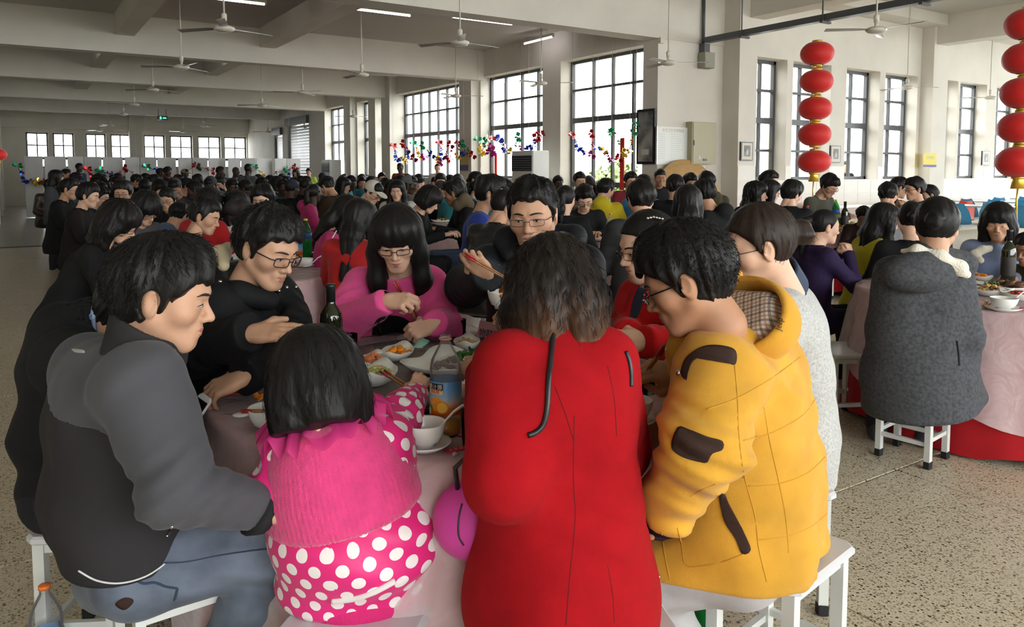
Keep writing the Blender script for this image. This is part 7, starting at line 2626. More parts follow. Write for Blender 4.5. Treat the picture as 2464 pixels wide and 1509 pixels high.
def picture(axis, c, p0, p1, label, subject):
 o, w, h = board('picture', axis, c, p0, p1, .03, M['spec_black'], label, 'picture')
 s = 1 if axis == 'Y' else -1
 MB().box((0, s * .016, 0), (w * .84, .004, h * .88)).build('mount', mat('cream_mount', (.62, .58, .50), .6), o)
 if subject == 'scroll':
  MB().box((0, s * .0185, 0), (w * .8, .002, h * .84)).build('painting', mat('ink_wash', (.10, .10, .10), .4, var=.8, vscale=3), o)
  MB().prism([(-w * .2, -h * .30), (0, -h * .44), (w * .2, -h * .30), (w * .1, -h * .25), (0, -h * .28), (-w * .1, -h * .25)], 0, .003, Matrix(((1, 0, 0), (0, 0, s), (0, 1, 0))), (0, s * .019, 0)).build('pale_shape', M['white_line'], o)
 else:
  MB().box((0, s * .019, h * .02), (w * .52, .002, h * .58)).build('photograph', mat('grey_photograph', (.20, .19, .18), .5, var=.6, vscale=9), o)
  MB().lathe([(0, 0), (w * .07, h * .02), (w * .09, h * .22), (w * .03, h * .26), (w * .055, h * .30), (0, h * .36)], 8, (0, s * .020, -h * .22), Matrix.Diagonal(Vector((1, .05, 1))).to_3x3()).build('pale_figure', M['white_line'], o)
def scroll():
 y0, y1 = YA + .02, YA + .48
 z1, z0 = float(onX(1575, 261, XW)[2]), float(onX(1575, 395, XW)[2])
 o = empty('scroll_picture', (XW - .03, (y0 + y1) / 2, (z0 + z1) / 2), 0, 'tall dark framed scroll painting beside the tallest window', 'picture')
 h, w = z1 - z0, y1 - y0
 MB().box((0, 0, 0), (.03, w, h)).build('backing', M['spec_black'], o)
 MB().box((-.017, 0, 0), (.004, w * .8, h * .9)).build('painting', mat('ink_wash', (.22, .22, .21), .5, var=.75, vscale=3), o)
 MB().box((-.020, 0, -h * .28), (.003, w * .42, h * .10)).build('pale_shape', M['white_line'], o)
scroll()
picture('X', YR - .02, (1782, 341), (1810, 387), 'small black-framed photograph on the pillar right of the cabinet', 'p')
picture('X', YR - .02, (1998, 350), (2021, 392), 'small black-framed photograph between the second and third narrow window', 'p')
picture('X', YR - .02, (2363, 363), (2380, 398), 'small framed photograph between the far narrow windows', 'p')
o, w_, h_ = board('notice', 'X', YR - .30, (2222, 368), (2252, 402), .012, mat('yellow_notice', (.72, .55, .08), .6), 'yellow and blue notice on the right-hand pillar', 'sign')
MB().box((0, -.008, -h_ * .42), (w_, .004, h_ * .16)).build('blue_band', mat('blue_print', (.08, .10, .30), .6), o)
tm = text_mesh('节约粮食', w_ * .16, .0004); mesh_obj('lettering', tm, faint[2], o, (0, -.008, h_ * .15), (math.pi / 2, 0, 0))
yl = yw(1138)
o = empty('notice', (XW - .24, yl, float(onX(1138, 386, XW)[2])), 0, 'yellow and blue notice on the pillar by the garlands', 'sign')
MB().box((0, 0, 0), (.012, .42, .52)).build('panel', mat('dull_yellow_notice', (.46, .36, .10), .6), o)
MB().box((-.008, 0, -.18), (.004, .42, .14)).build('blue_band', mat('blue_print_dark', (.08, .08, .20), .6), o)
ex = empty('exit_sign', onY(391, 284, 32.58), 0, 'green lit exit sign on a far beam', 'sign')
MB().box((0, 0, 0), (.36, .05, .16)).build('case', M['spec_black'], ex)
for s in (-1, 1): MB().tube([(s * .14, .05, 0), (s * .14, .05, .35)], .01, 5).build('rod', M['frame'], ex)
MB().box((.07, -.028, 0), (.12, .004, .04)).build('arrow', emit_mat('exit_green', (.1, 1, .45), 1.5), ex)
MB().lathe([(0, -.05), (.03, -.04), (.035, .02), (.012, .03), (.02, .05), (0, .06)], 8, (-.07, -.028, 0), Matrix.Diagonal(Vector((1, .08, 1))).to_3x3()).build('running_figure', emit_mat('exit_green_2', (.1, 1, .45), 1.5), ex)

# round plywood tabletop leaning on the wall
def plytop():
 c = onY(1668, 512, YA - .42)
 R = float(np.linalg.norm(onY(1742, 512, YA - .42) - c)) * 1.16
 R = .84
 m = mat('plywood', (.50, .30, .12), .5, col2=(.58, .38, .17), vscale=6, stretch=(1, 8, 1))
 o = MB().lathe([(0, -.012), (R, -.012), (R + .004, 0), (R, .012), (0, .012)], 48).build('round_tabletop', m)
 o.location = (c[0] + .05, YA - .30, R * .97)
 o.rotation_euler = (rad(78), 0, 0)
 tag(o, 'spare round plywood tabletop leaning on the wall under the cabinet', 'tabletop')
plytop()

# floor-standing air conditioners
def aircon(axisY, w, label, px0, px1, ptop):
 y0, y1 = yw(px1, XW - .35), yw(px0, XW - .35)
 yc = (y0 + y1) / 2
 h = float(onX((px0 + px1) / 2, ptop, XW - .6)[2])
 o = empty('air_conditioner', (XW - .52, yc, 0), 0, label, 'air conditioner')
 MB().cbox((0, 0, h / 2), (.42, w, h), .02).build('body', mat('white_appliance', (.60, .60, .58), .4), o)
 MB().box((-.215, 0, h * .86), (.02, w * .92, h * .17)).build('grille', M['spec_black'], o)
 for k in range(6): MB().box((-.23, 0, h * (.79 + .025 * k)), (.012, w * .9, .012)).build('louvre', M['frame'], o)
 MB().box((-.216, w * .1, h * .62), (.01, w * .35, h * .10)).build('control_panel', M['white_line'], o)
 MB().box((-.216, 0, h * .25), (.012, w * .9, h * .40)).build('intake', mat('pale_grille', (.45, .45, .44), .5), o)
aircon(0, .78, 'large white air conditioner with black grille before the pier of the tall windows', 1256, 1330, 362)
aircon(0, .75, 'far white air conditioner with black grille near the roller shutters', 790, 830, 384)

# white folding screens across the hall
M['screen'] = mat('white_screen_board', (.52, .51, .50), .5, var=.12, vscale=1.5)
fs = empty('folding_screen', (0, 27.6, 0), 0, 'row of white folding screens closing off the far end of the hall', 'screen')
x, k = .25, 0
while x < 8.4:
 w_ = (.52, .62, .46)[k % 3]
 y_ = (.0, .10, -.04)[k % 3]
 MB().cbox((x + w_ / 2, y_, .96), (w_ - .035, .03, 1.86), .006, rot=(-.18, .12, .02)[k % 3]).build('panel', M['screen'], fs)
 x += w_; k += 1

# foil garlands
FOIL = {n: mat(n + '_foil', c, .22, metal=.7) for n, c in dict(red=(.55, .02, .03), blue=(.03, .10, .55), green=(.02, .38, .16), gold=(.72, .50, .05), magenta=(.55, .03, .30)).items()}
def flower_mesh(seed):
 rg = np.random.RandomState(seed); mb = MB()
 for i in range(9):
  a = rg.uniform(0, 6.28); e = rg.uniform(-1, 1)
  d = Vector((math.cos(a) * math.cos(e), math.sin(a) * math.cos(e), math.sin(e))); s = d.orthogonal()
  mb.add([d * .1, d * .6 + s * .28, d * 1.0, d * .6 - s * .28], [(0, 1, 2, 3)])
 return mb.mesh('foil_flower')
FLW = [flower_mesh(i) for i in range(3)]
def garland(spec, f, size, label, drop=.0):
 """spec: [(px, py, colour)]; f maps picture points into the hall"""
 P = [f(x, y) for x, y, c_ in spec]
 o = empty('foil_garland', P[0], 0, label, 'garland')
 MB().tube([Vector(p - P[0]) for p in P], .008, 4).build('string', FOIL['red'], o)
 for q in (P[0], P[-1]):
  MB().tube([Vector(q - P[0]), Vector((q[0] - P[0][0], q[1] - P[0][1], CEIL - .004 - P[0][2]))], .003, 4).build('thread', M['white_line'], o)
 for i, (p, s) in enumerate(zip(P, spec)):
  e = mesh_obj('foil_flower', FLW[i % 3], FOIL[s[2]], o, Vector(p - P[0]), (i, i * 2, i * 3), size * .72)
  if i:
   q = (p + P[i - 1]) / 2
   mesh_obj('foil_flower', FLW[(i + 1) % 3], FOIL[s[2]], o, Vector(q - P[0]), (i * 2, i, i), size * .38)
gw = lambda x, y: onX(x, y, XW - .2)
garland([(946, 352, 'red'), (957, 380, 'blue'), (978, 384, 'gold'), (997, 380, 'red'), (972, 346, 'red'), (985, 372, 'blue')], gw, .20, 'foil garland with blue and red flowers at the left of the widest window')
garland([(995, 346, 'green'), (1012, 372, 'gold'), (1022, 378, 'magenta'), (1040, 372, 'blue'), (1019, 350, 'green')], gw, .19, 'foil garland with green and gold flowers on the widest window')
garland([(1057, 345, 'red'), (1067, 375, 'blue'), (1083, 383, 'red'), (1085, 348, 'red'), (1062, 390, 'magenta'), (1055, 385, 'gold')], gw, .19, 'foil garland with red tops by the middle of the widest window')
garland([(1102, 346, 'red'), (1103, 374, 'gold'), (1118, 368, 'blue'), (1138, 373, 'red'), (1116, 346, 'green')], lambda x, y: onX(x, y, XW - .36), .17, 'foil garland ending at the pillar with the yellow notice')
garland([(1150, 338, 'green'), (1160, 364, 'gold'), (1172, 334, 'green'), (1180, 366, 'magenta'), (1190, 363, 'magenta')], gw, .19, 'foil garland with big gold bunch right of the yellow notice')
garland([(1186, 336, 'red'), (1204, 332, 'blue'), (1216, 358, 'blue'), (1232, 366, 'gold'), (1250, 330, 'green'), (1252, 380, 'magenta')], gw, .18, 'foil garland across the second tall window')
garland([(1300, 322, 'red'), (1292, 330, 'red'), (1282, 352, 'blue'), (1272, 362, 'blue')], gw, .18, 'foil garland hanging beside the white air conditioner')
garland([(1376, 326, 'red'), (1392, 355, 'blue'), (1408, 365, 'blue'), (1425, 372, 'magenta'), (1426, 322, 'red')], gw, .14, 'foil garland at the left of the tallest window')
garland([(1438, 360, 'blue'), (1455, 362, 'gold'), (1470, 383, 'magenta'), (1490, 380, 'red'), (1505, 368, 'gold'), (1472, 318, 'green')], gw, .14, 'foil garland with magenta flower in the middle of the tallest window')
garland([(1530, 300, 'green'), (1526, 318, 'green'), (1515, 362, 'gold')], gw, .13, 'green foil garland end at the right of the tallest window')
gs_ = lambda x, y: onY(x, y, 27.45)
garland([(42, 400, 'green'), (62, 432, 'blue'), (90, 438, 'gold'), (108, 440, 'red'), (160, 418, 'green')], gs_, .22, 'garland on the folding screens behind the standing people at the far left')
garland([(210, 408, 'red'), (228, 434, 'red'), (240, 410, 'green'), (272, 422, 'blue'), (305, 405, 'red'), (330, 428, 'red')], gs_, .22, 'garland with red flowers on the middle of the folding screens')
garland([(352, 402, 'green'), (395, 415, 'blue'), (420, 430, 'red'), (472, 398, 'red'), (482, 402, 'green'), (515, 412, 'red')], gs_, .22, 'garland on the folding screens beside the man in blue')
garland([(612, 402, 'green'), (640, 425, 'gold'), (690, 408, 'green'), (712, 402, 'red'), (698, 424, 'blue')], gs_, .22, 'garland at the right end of the folding screens')
rb = MB().box((0, 0, 0), (.02, .11, 1.0)).build('red_ribbon', mat('red_ribbon_cloth', (.60, .02, .015), .7), None, onX(1497, 395, XW + .26))
tag(rb, 'vertical red ribbon on the post of the tallest window', 'ribbon')
rb = MB().box((0, 0, 0), (.02, .09, .55)).build('red_ribbon', mat('red_ribbon_cloth_2', (.60, .03, .02), .7), None, onX(1193, 400, XW + .26))
tag(rb, 'thin red ribbon on the second tall window', 'ribbon')

# steel canteen tables with red and blue seats by the narrow windows
M['seat_blue'] = mat('blue_seat_shell', (.05, .27, .50), .3)
M['seat_red'] = mat('red_seat_shell', (.62, .06, .02), .3)
def seat_shell():
 mb = MB(); P = []
 n = 7
 for i in range(n):
  for j in range(n):
   u, v = i / (n - 1) * 2 - 1, j / (n - 1)
   y = .18 - v * 1.0 * .34 if v < .6 else -.024 - (v - .6) * .30
   z = 0 if v < .5 else (v - .5) ** 1.3 * .95
   w_ = .21 * math.sqrt(1 - (max(0, v - .66) / .34 * .86) ** 2) * (1 - .10 * (v < .1))
   P.append((u * w_, y + .03 * u * u * (v > .5), z + .02 * u * u))
 F_ = [(i * n + j, (i + 1) * n + j, (i + 1) * n + j + 1, i * n + j + 1) for i in range(n - 1) for j in range(n - 1)]
 mb.add(P, F_, True)
 mb.add([(x, y - .012, z - .012) for x, y, z in P], [tuple(reversed(f)) for f in F_], True)
 return mb.mesh('seat_shell')
SS = seat_shell()
def canteen(x, y, L, label, cols, rot=math.pi / 2):
 t = empty('canteen_table', (x, y, 0), rot, label, 'table')
 MB().cbox((0, 0, .755), (L, .60, .028), .012).build('tabletop', mat('brushed_steel', (.62, .62, .60), .28, metal=.6), t)
 MB().box((0, 0, .40), (L * .9, .05, .05)).build('beam', M['steel_paint'], t)
 for sx in (-1, 1):
  l = MB().box((sx * (L * .36), 0, .37), (.06, .30, .74)).build('leg', M['steel_paint'], t)
  MB().box((sx * (L * .36), 0, .02), (.07, .40, .04)).build('foot', M['rubber'], l)
 n = int(L / .56)
 for i in range(n):
  for sy in (-1, 1):
   a = MB().box(((i - (n - 1) / 2) * .56, sy * .36, .38), (.035, .45, .035)).build('seat_arm', M['steel_paint'], t)
   mesh_obj('seat_shell', SS, M['seat_red'] if (cols == 'mix' and i >= n - 2) else M['seat_blue'], a, ((i - (n - 1) / 2) * .56, sy * .62, .43), (0, 0, 0 if sy < 0 else math.pi))
canteen(15.6, 6.9, 4.4, 'steel canteen table with red and blue seats, nearest to the seated diners', 'mix')
canteen(18.2, 6.9, 4.4, 'steel canteen table with blue seats, second from the diners', 'b')
canteen(20.9, 6.9, 4.4, 'steel canteen table with blue seats, farthest from the diners', 'b')
canteen(13.2, 8.6, 1.6, 'short steel canteen table with red seats under the narrow windows', 'mix', 0)

# things on the other tables
def soda_bottle(p, label, H=.31, m='green_pet', f='green_fill', cap='yellow_cap', capc=(.70, .60, .03), lab=(.03, .07, .30)):
 o = MB().lathe(pet_profile(.043, H), 20).build('soda_bottle', M[m], None, p)
 MB().lathe([(0, .006), (.038, .006), (.040, .02), (.040, H * .62), (0, H * .62)], 16).build('soda', M[f], o)
 MB().lathe([(.0435, H * .52), (.0442, H * .52), (.0442, H * .66), (.043, H * .66)], 20).build('paper_label', mat('blue_label', lab, .4), o)
 MB().lathe([(.014, H * .96), (.0165, H * .96), (.0165, H * 1.01), (0, H * 1.01)], 14).build('cap', mat(cap, capc, .4), o)
 return tag(o, label, 'bottle')
soda_bottle(onz(737, 622, TZ), 'green soda bottle with yellow cap on the table behind the black parka')
juice_bottle(onz(716, 632, TZ), 'orange juice bottle beside the green bottle, half behind the head of the black parka', .5, False, True, .27)
plate(733, 642, .075, TZ, 'white saucer on the table behind the black parka', name='saucer')
bowl(733, 641, .062, TZ + .008, 'white bowl with a spoon on the table behind the black parka', .055)
spoon(onz(742, 640, TZ + .03), 70, 14, 'white spoon leaning in the bowl behind the black parka')
bowl(768, 624, .055, TZ, 'second white bowl behind the first, near the phone girl', .055)
spoon(onz(774, 622, TZ + .025), 70, 14, 'white spoon in the second bowl, near the phone girl')
tumbler(759, 636, TZ, 'empty tumbler between the two white bowls near the phone girl')
juice_bottle(onz(1469, 592, TZ), 'orange juice bottle on the table behind the raised red head of hair', .5, False, True, .30, .043)
for k, (px, py, m_, lab) in enumerate(((1423, 566, ['ham', 'celery'], 'ham and greens'), (1432, 578, ['carrot', 'meat'], 'dark meat and pumpkin'))):
 c, r = dish(px, py, .13, .10, .3 + k, TZ + .01, 'white dish of %s on the table behind the padded jacket' % lab)
 mound('dish_food', [M[q] for q in m_], c, r, .09, .06, 60, 30 + k, .022, lab + ' heaped on the table behind the padded jacket', 'food', .02, .03)
plate(1420, 601, .07, TZ, 'white saucer at the table edge behind the padded jacket', name='saucer')
bowl(1418, 600, .058, TZ + .008, 'white bowl at the table edge behind the padded jacket', .055)
# right-hand table
c, r = dish(2356, 674, .085, .06, 1.2, TZ, 'white boat dish of orange pieces on the right-hand table')
pts, rg = scatter(c, r, .06, .04, 12, 31, .014, .02)
pieces('pumpkin_piece', cached('pk', lambda: lump(3, (.014, .011, .008))), M['carrot'], pts, rg, 1.3, 'orange pumpkin piece in the boat dish on the right-hand table', 'food', 'pumpkin pieces on the right-hand table')
c, r = dish(2428, 698, .17, .12, 1.9, TZ, 'large white platter of dark sliced meat on the right-hand table')
pts, rg = scatter(c, r, .12, .06, 16, 33, .016, .03)
pieces('meat_slice', cached('ms', lambda: lump(5, (.020, .014, .007))), M['meat'], pts, rg, 1.7, 'slice of dark meat on the large platter of the right-hand table', 'food', 'meat slices on the right-hand table')
greens(c + cdir(-.12, -.03), 50, .04, 9, 'herb leaves on the large platter of the right-hand table', .02)
c, r = dish(2385, 712, .10, .075, 1.6, TZ, 'round white dish of fried food before the platter', h=.036)
mound('fried_food', [M['mushroom'], M['shred'], M['meat']], c, r, .07, .05, 70, 34, .018, 'brown and yellow fried food in the round white dish', 'food', .022, .035)
c, r = dish(2452, 722, .085, .07, 1.6, TZ, 'green-rimmed dish of chillies at the right edge', h=.036)
mound('chilli_dish', [M['chilli'], M['greens'], M['chilli']], c, r, .06, .045, 60, 35, .016, 'red and green chillies in the dish at the right edge', 'food', .022, .02)
p = onz(2415, 748, TZ)
plate(p, 0, .080, TZ, 'white saucer on the near edge of the right-hand table', name='saucer')
bowl(p + A(0, 0, .008), 0, .062, TZ, 'white bowl with a spoon on the near edge of the right-hand table', .056)
spoon(p + cdir(.02, 0, .03), 85, 14, 'white spoon leaning in the bowl of the right-hand table')
packet(p + cdir(.05, -.05, .02), p + cdir(.22, .03, .02), 'red paper sleeve on the saucer of the right-hand table')
peel(onz(2365, 740, TZ), 5, 8, 'heap of tangerine peel on the right-hand table', .04)
bowl(2448, 664, .06, TZ, 'white bowl behind the tall wine bottle', .055)
wine_bottle(onz(2424, 683, TZ), 'tall dark wine bottle on the right-hand table', .33, .040)
tumbler(2115, 702, TZ, 'glass of red wine at the left edge of the right-hand table', 'redwine', .6, .030)
# far green-bottle table
soda_bottle(onz(2010, 548, TZ), 'green soda bottle on the far table beside the boy', .34)
wine_bottle(onz(2032, 552, TZ), 'dark wine bottle beside the far green bottle', .33, .04)
juice_bottle(pt(1943, 500, 9.2) * A(1, 1, 0) + A(0, 0, TZ), 'orange-capped bottle before the man in the striped cardigan', .4, False, True, .27)
for k, (px, py, lab) in enumerate(((2050, 545, 'dish of orange food beside the far wine bottle'), (2025, 552, 'small dish of orange food before the far wine bottle'), (1052, 522, 'plate of food in front of the boy with the bowl haircut'), (1062, 535, 'bowl of food on the table of the young men'))):
 c, r = dish(px, py, .13, .10, k, TZ, 'white ' + lab)
 mound('dish_food', [M['carrot'], M['meat'], M['celery']], c, r, .09, .06, 40, 50 + k, .025, 'mixed food in the ' + lab, 'food', .02, .03)
soda_bottle(onz(1635, 552, TZ), 'green-capped bottle on the table behind the dark grey back', .30, cap='green_cap_2', capc=(.05, .4, .08))
juice_bottle(onz(1596, 545, TZ), 'clear bottle with orange cap behind the dark grey back', .1, False, True, .30)
# bottles on the floor behind the girl in pink
for k, (px, lab) in enumerate(((1058, 'juice bottle on the floor, left one of the pair behind the girl in pink'), (1073, 'juice bottle on the floor, right one of the pair behind the girl in pink'))):
 p = onz(px, 688, 0)
 juice_bottle(p, lab, .3, False, True, .30, .043)
o = soda_bottle(onz(1044, 672, 0), 'blue-labelled water bottle on the floor beside the juice pair', .28, 'pet', 'juice', 'blue_cap', (.1, .2, .6))
# ------------------------------------------------------------------ everyone else in the hall
FACE0 = -33.06
def pose(kind, lean, hy, hp, hr, arms):
 J = seated(lean, (hy, hp, hr), arms) if kind == 'sit' else standing(lean, (hy, hp, hr), arms)
 J['yaw'] += FACE0
 return J
_PR = {}
def proto(kind, lean, hy, hp, hr, arms, fine, top):
 key = (kind, lean, hy, hp, hr, arms, fine, top)
 if key in _PR: return _PR[key]
 J = pose(kind, lean, hy, hp, hr, arms)
 if not fine:
  J['anl'] = J['anl'] - A(0, 0, .05); J['anr'] = J['anr'] - A(0, 0, .05)
 kinds = J['kinds']
 hk = {'table': 'relax', 'lap': 'relax', 'mouth': 'curl', 'phone': 'curl', 'side': 'relax', 'front': 'curl'}
 look = {'hands': (hk[kinds[0]], hk[kinds[1]])}
 V, Q = body_arrays(J, look, h=.026 if fine else .04, hh=.0055 if fine else .009, hand_h=.0065 if fine else .011)
 r = {'body': np_mesh('person', V, Q), 'HM': head_M(J)}
 o = dict(hood=dict(hood=1.0, wr=.006), plain=dict(collar=.03, wr=.006), puffy=dict(puff=.010, collar=.05, rc=.13, rw=.135, rp=.135, s0=.08, s1=.07), slim=dict(rc=.105, rw=.098, rp=.11, wr=.004), coat=dict(collar=.03, skirt=.45, rp=.125, wr=.006))[top]
 if kind != 'sit': o = {**o, 'skirt': 0}
 fn, lo, hi = top_fn(J, o)
 r['top'] = np_mesh('jacket', *nets(fn, lo, hi, .0135 if fine else .022))
 fn, lo, hi = legs_fn(J, wr=.003)
 r['legs'] = np_mesh('trousers', *nets(fn, lo, hi, .018 if fine else .028))
 sh = [shoe_mesh(J, k, .016) for k in 'lr'] if fine else None
 r['shoes'] = [np_mesh('shoe', *s) for s in sh] if sh else []
 r['hed'] = np.array(J['hed'], float)
 _PR[key] = r
 return r
FAB = {}
def fab(c, leather=False):
 k = (c, leather)
 if k not in FAB: FAB[k] = mat('leather_jacket', c, .35, bump=.3, bscale=60) if leather else cloth('jacket_cloth', c, .85, bump=.2, bscale=200, sheen=.0 if max(c) < .05 else .12)
 return FAB[k]
_GL = {}
SK = {'a': 'skin', 'p': 'skin_pale', 't': 'skin_tan', 'd': 'skin_dark'}
POS = {'t0': (8, 0, 14, 0, 'table'), 't1': (14, 30, 20, 0, 'table'), 't2': (10, -30, 12, 0, 'lap'), 't3': (18, 0, 36, 4, 'table'), 't4': (6, 50, 4, 0, 'lap'), 't5': (6, -50, 4, 0, 'table'), 'mo': (8, 4, 8, 0, 'mouth'), 'ph': (14, -6, 34, 0, 'phone'), 'be': (26, 14, 30, 6, 'phone')}
STD = {'s0': (2, 0, 6, 0, 'side'), 's1': (4, 30, 14, 0, 'front'), 's2': (3, -40, 5, 0, 'side')}
def someone(px, py, D, face, pos, hair, top, col, label, skin='a', gl=None, hm='hair', legs=(.016, .017, .022), group=None, ho=None, cap=None, leather=False, s=None, fine=None):
 kind = 'sit' if pos in POS else 'stand'
 fine = D < 9.0 if fine is None else fine
 r = proto(kind, *(POS[pos] if kind == 'sit' else STD[pos]), fine, top)
 h = pt(px, py, D)
 s = s or float(h[2] / r['hed'][2])
 a = rz(face)
 R = np.array(Matrix.Rotation(a, 3, 'Z'))
 off = R @ (r['hed'] * s)
 b = mesh_obj('person', r['body'], M[SK[skin]], None, (h[0] - off[0], h[1] - off[1], 0), (0, 0, a), s)
 tag(b, label, 'person', group)
 HMm = Matrix(r['HM'].tolist())
 def onhead(nm, me, m):
  o = mesh_obj(nm, me, m, b); o.matrix_basis = HMm; return o
 if hair:
  hh_ = hair_mesh(hair, ho or {}, .0075 if fine else .011)
  onhead('hat' if hair in ('cap', 'beanie') else 'hair', hh_, cap if cap else M[hm])
  if hair in ('cap', 'beanie'): onhead('hair', hair_mesh('crew', {}, .011), M[hm])
 mesh_obj('jacket', r['top'], fab(col, leather), b)
 mesh_obj('trousers', r['legs'], fab(legs), b)
 for q in r['shoes']: mesh_obj('shoe', q, M['black_shoe'], b)
 if D < 15:
  fp = face_parts(None, 1)
  for k in 'lr':
   onhead('eye', fp['eye_' + k], None); onhead('eyebrow', fp['brow_' + k], M['brow'])
  if fp['lips'] is not None and D < 10: onhead('lips', fp['lips'], M['lip'] if skin != 'd' else M['skin_dark'])
 if gl:
  if 'g' not in _GL: _GL['g'] = glasses(head_mesh(None, .007)[2], 'black')
  g = onhead('glasses', _GL['g'][0], M['spec_black'] if gl == 'b' else M['spec_metal'])
  mesh_obj('lens', _GL['g'][1], M['lens'], g)
 return b
K = (.008, .008, .009); NV = (.012, .015, .035); GR = (.05, .05, .055); BR = (.035, .018, .010)
S = someone
# left side
S(191, 404, 20, 110, 's0', 'crew', 'plain', (.03, .035, .06), 'tall dark-skinned man standing before the screens at the far left', 'd')
S(137, 428, 11, 85, 's2', 'long', 'plain', GR, 'woman with long loose hair standing at the far left', 'a')
S(160, 420, 15, 90, 's0', 'beanie', 'plain', (.16, .03, .03), 'man in a dark beanie and reddish jacket standing at the far left', 't', cap=fab(K))
S(183, 432, 15, 100, 't0', 'cap', 'hood', (.12, .13, .15), 'person in a dark cap and grey hooded top below the tall dark-skinned man', 'd', cap=fab(NV))
S(121, 448, 14, 120, 't2', 'short', 'plain', BR, 'man in a brown leather jacket at the far left edge of the crowd', 't', leather=True)
S(167, 456, 9.5, 82, 't0', 'short', 'coat', K, 'man in black with glasses in profile, behind the man with the swept fringe', 'a', 'm')
S(213, 472, 8.0, 80, 't0', 'short', 'coat', (.012, .009, .009), 'man in a long black coat with swept fringe, leftmost of the near crowd', 'p', ho=dict(t=.022, seed=3))
S(240, 476, 8.7, 85, 't0', 'short', 'plain', NV, 'man in glasses just behind the man with the swept fringe', 'p', 'm')
S(246, 458, 12, 150, 't0', 'beanie', 'plain', (.06, .05, .02), 'man in a dark grey beanie in the left crowd', 'd', cap=fab((.03, .03, .035)))
S(293, 464, 8.6, 160, 't0', 'short', 'plain', K, 'man in black-rimmed glasses and a black top facing us in the left crowd', 'a', 'b', ho=dict(t=.026, seed=5))
S(352, 505, 6.2, 120, 't3', 'bob', 'plain', (.08, .08, .085), 'woman with a bushy dark perm and glasses looking down at her hands', 'p', 'm', ho=dict(t=.04, len=.12, spread=1.2, amp=.008, seed=4))
S(404, 482, 8.2, 178, 't0', 'short', 'plain', K, 'man in glasses and dark collar facing us above the denim back', 'a', 'm', ho=dict(t=.022, seed=7))
S(430, 520, 6.6, 10, 't3', 'short', 'hood', (.075, .10, .16), 'person in a blue denim hooded jacket, back turned', 'a')
S(288, 538, 4.7, 75, 'be', 'bob', 'plain', K, 'woman in black bending over a phone, hair falling over her face', 'p', 'b', ho=dict(t=.03, len=.17, spread=1.25, amp=.006, seed=6, open=.040))
S(493, 522, 5.2, 60, 't1', 'short', 'puffy', (.010, .010, .011), 'man in a black leather jacket turning to smile, face in profile', 'a', ho=dict(t=.014, seed=9), leather=True)
S(505, 492, 6.3, 20, 't0', 'bob', 'plain', (.38, .012, .014), 'person in a red top behind the black leather jacket', 'a')
S(570, 497, 6.4, 355, 't0', 'long', 'puffy', (.55, .54, .52), 'woman in a white padded jacket with dark fur collar, back turned', 'p', ho=dict(len=.2, seed=2, spread=.9))
S(632, 482, 6.9, 185, 't0', 'short', 'plain', NV, 'woman with side-parted hair and glasses facing us beside the white jacket', 'p', 'b', ho=dict(t=.03, fringe=.0, seed=12))
S(445, 418, 18, 60, 's1', 'cap', 'plain', (.03, .05, .30), 'bald man in a bright blue shirt standing before the screens', 'd', cap=fab((.20, .16, .10)))
S(386, 416, 18, 60, 's0', 'crew', 'plain', K, 'dark-skinned man in black standing left of the man in bright blue', 'd')
S(403, 414, 17.4, 70, 's1', 'short', 'plain', (.03, .03, .035), 'second man in dark clothes standing close behind the first, left of bright blue', 'd')
S(371, 442, 12, 85, 't0', 'short', 'plain', (.09, .07, .03), 'man in glasses and olive collar in profile before the standing men', 'a', 'm')
S(530, 413, 17, 50, 's1', 'crew', 'plain', (.015, .02, .06), 'man in a navy jacket leaning, right of the man in bright blue', 'd')
S(568, 414, 16.5, 120, 's0', None, 'plain', (.08, .085, .10), 'bald man in a grey shirt standing before the screens', 'd')
S(598, 408, 16, 10, 's0', 'crew', 'plain', (.07, .08, .075), 'man in a grey-green shirt standing with his back turned', 'd')
S(757, 466, 10, 75, 't5', 'pony', 'hood', (.34, .02, .10), 'woman with a headband and magenta hooded jacket', 'd')
S(743, 415, 22, 180, 's0', 'short', 'plain', (.35, .50, .03), 'guard in a fluorescent yellow vest standing at the end of the screens', 'a')
S(712, 416, 22, 200, 's0', 'bob', 'plain', (.04, .04, .05), 'dark-haired woman standing left of the yellow vest', 't')
S(703, 455, 10.5, 20, 't0', 'cap', 'plain', K, 'person in black with a dark cap beside the magenta jacket', 'd', cap=fab((.02, .02, .03)))
S(780, 443, 14, 190, 't0', 'short', 'plain', (.13, .08, .03), 'young man in a mustard brown jacket right of the magenta jacket', 't')
# middle
S(897, 463, 8.6, 110, 't3', 'cap', 'hood', (.10, .09, .08), 'person in a cream baseball cap and glasses', 'p', 'm', cap=fab((.52, .48, .40)))
S(955, 460, 9.5, 180, 't0', 'long', 'hood', (.50, .48, .46), 'smiling girl with long loose hair and a white jacket', 'p', ho=dict(bang=False, seed=3, len=.3))
S(1008, 440, 12, 170, 't0', 'cap', 'hood', (.20, .18, .14), 'person in a black cap and beige hooded top', 'p', cap=fab(K))
S(1060, 438, 12.5, 175, 't0', 'short', 'plain', (.06, .03, .03), 'man in glasses facing us right of the black cap', 'a', 'm')
S(985, 445, 11, 60, 't1', 'beanie', 'plain', (.05, .045, .04), 'dark-skinned man in a grey flat hat beside the smiling girl', 'd', cap=fab((.10, .10, .10)))
S(1101, 441, 13, 185, 't0', 'bob', 'plain', (.25, .23, .22), 'woman with a black bob and pale scarf facing us', 'p')
S(1145, 434, 12, 60, 't4', 'crew', 'plain', (.012, .013, .018), 'man in a dark jacket turned to the windows, back to us', 't')
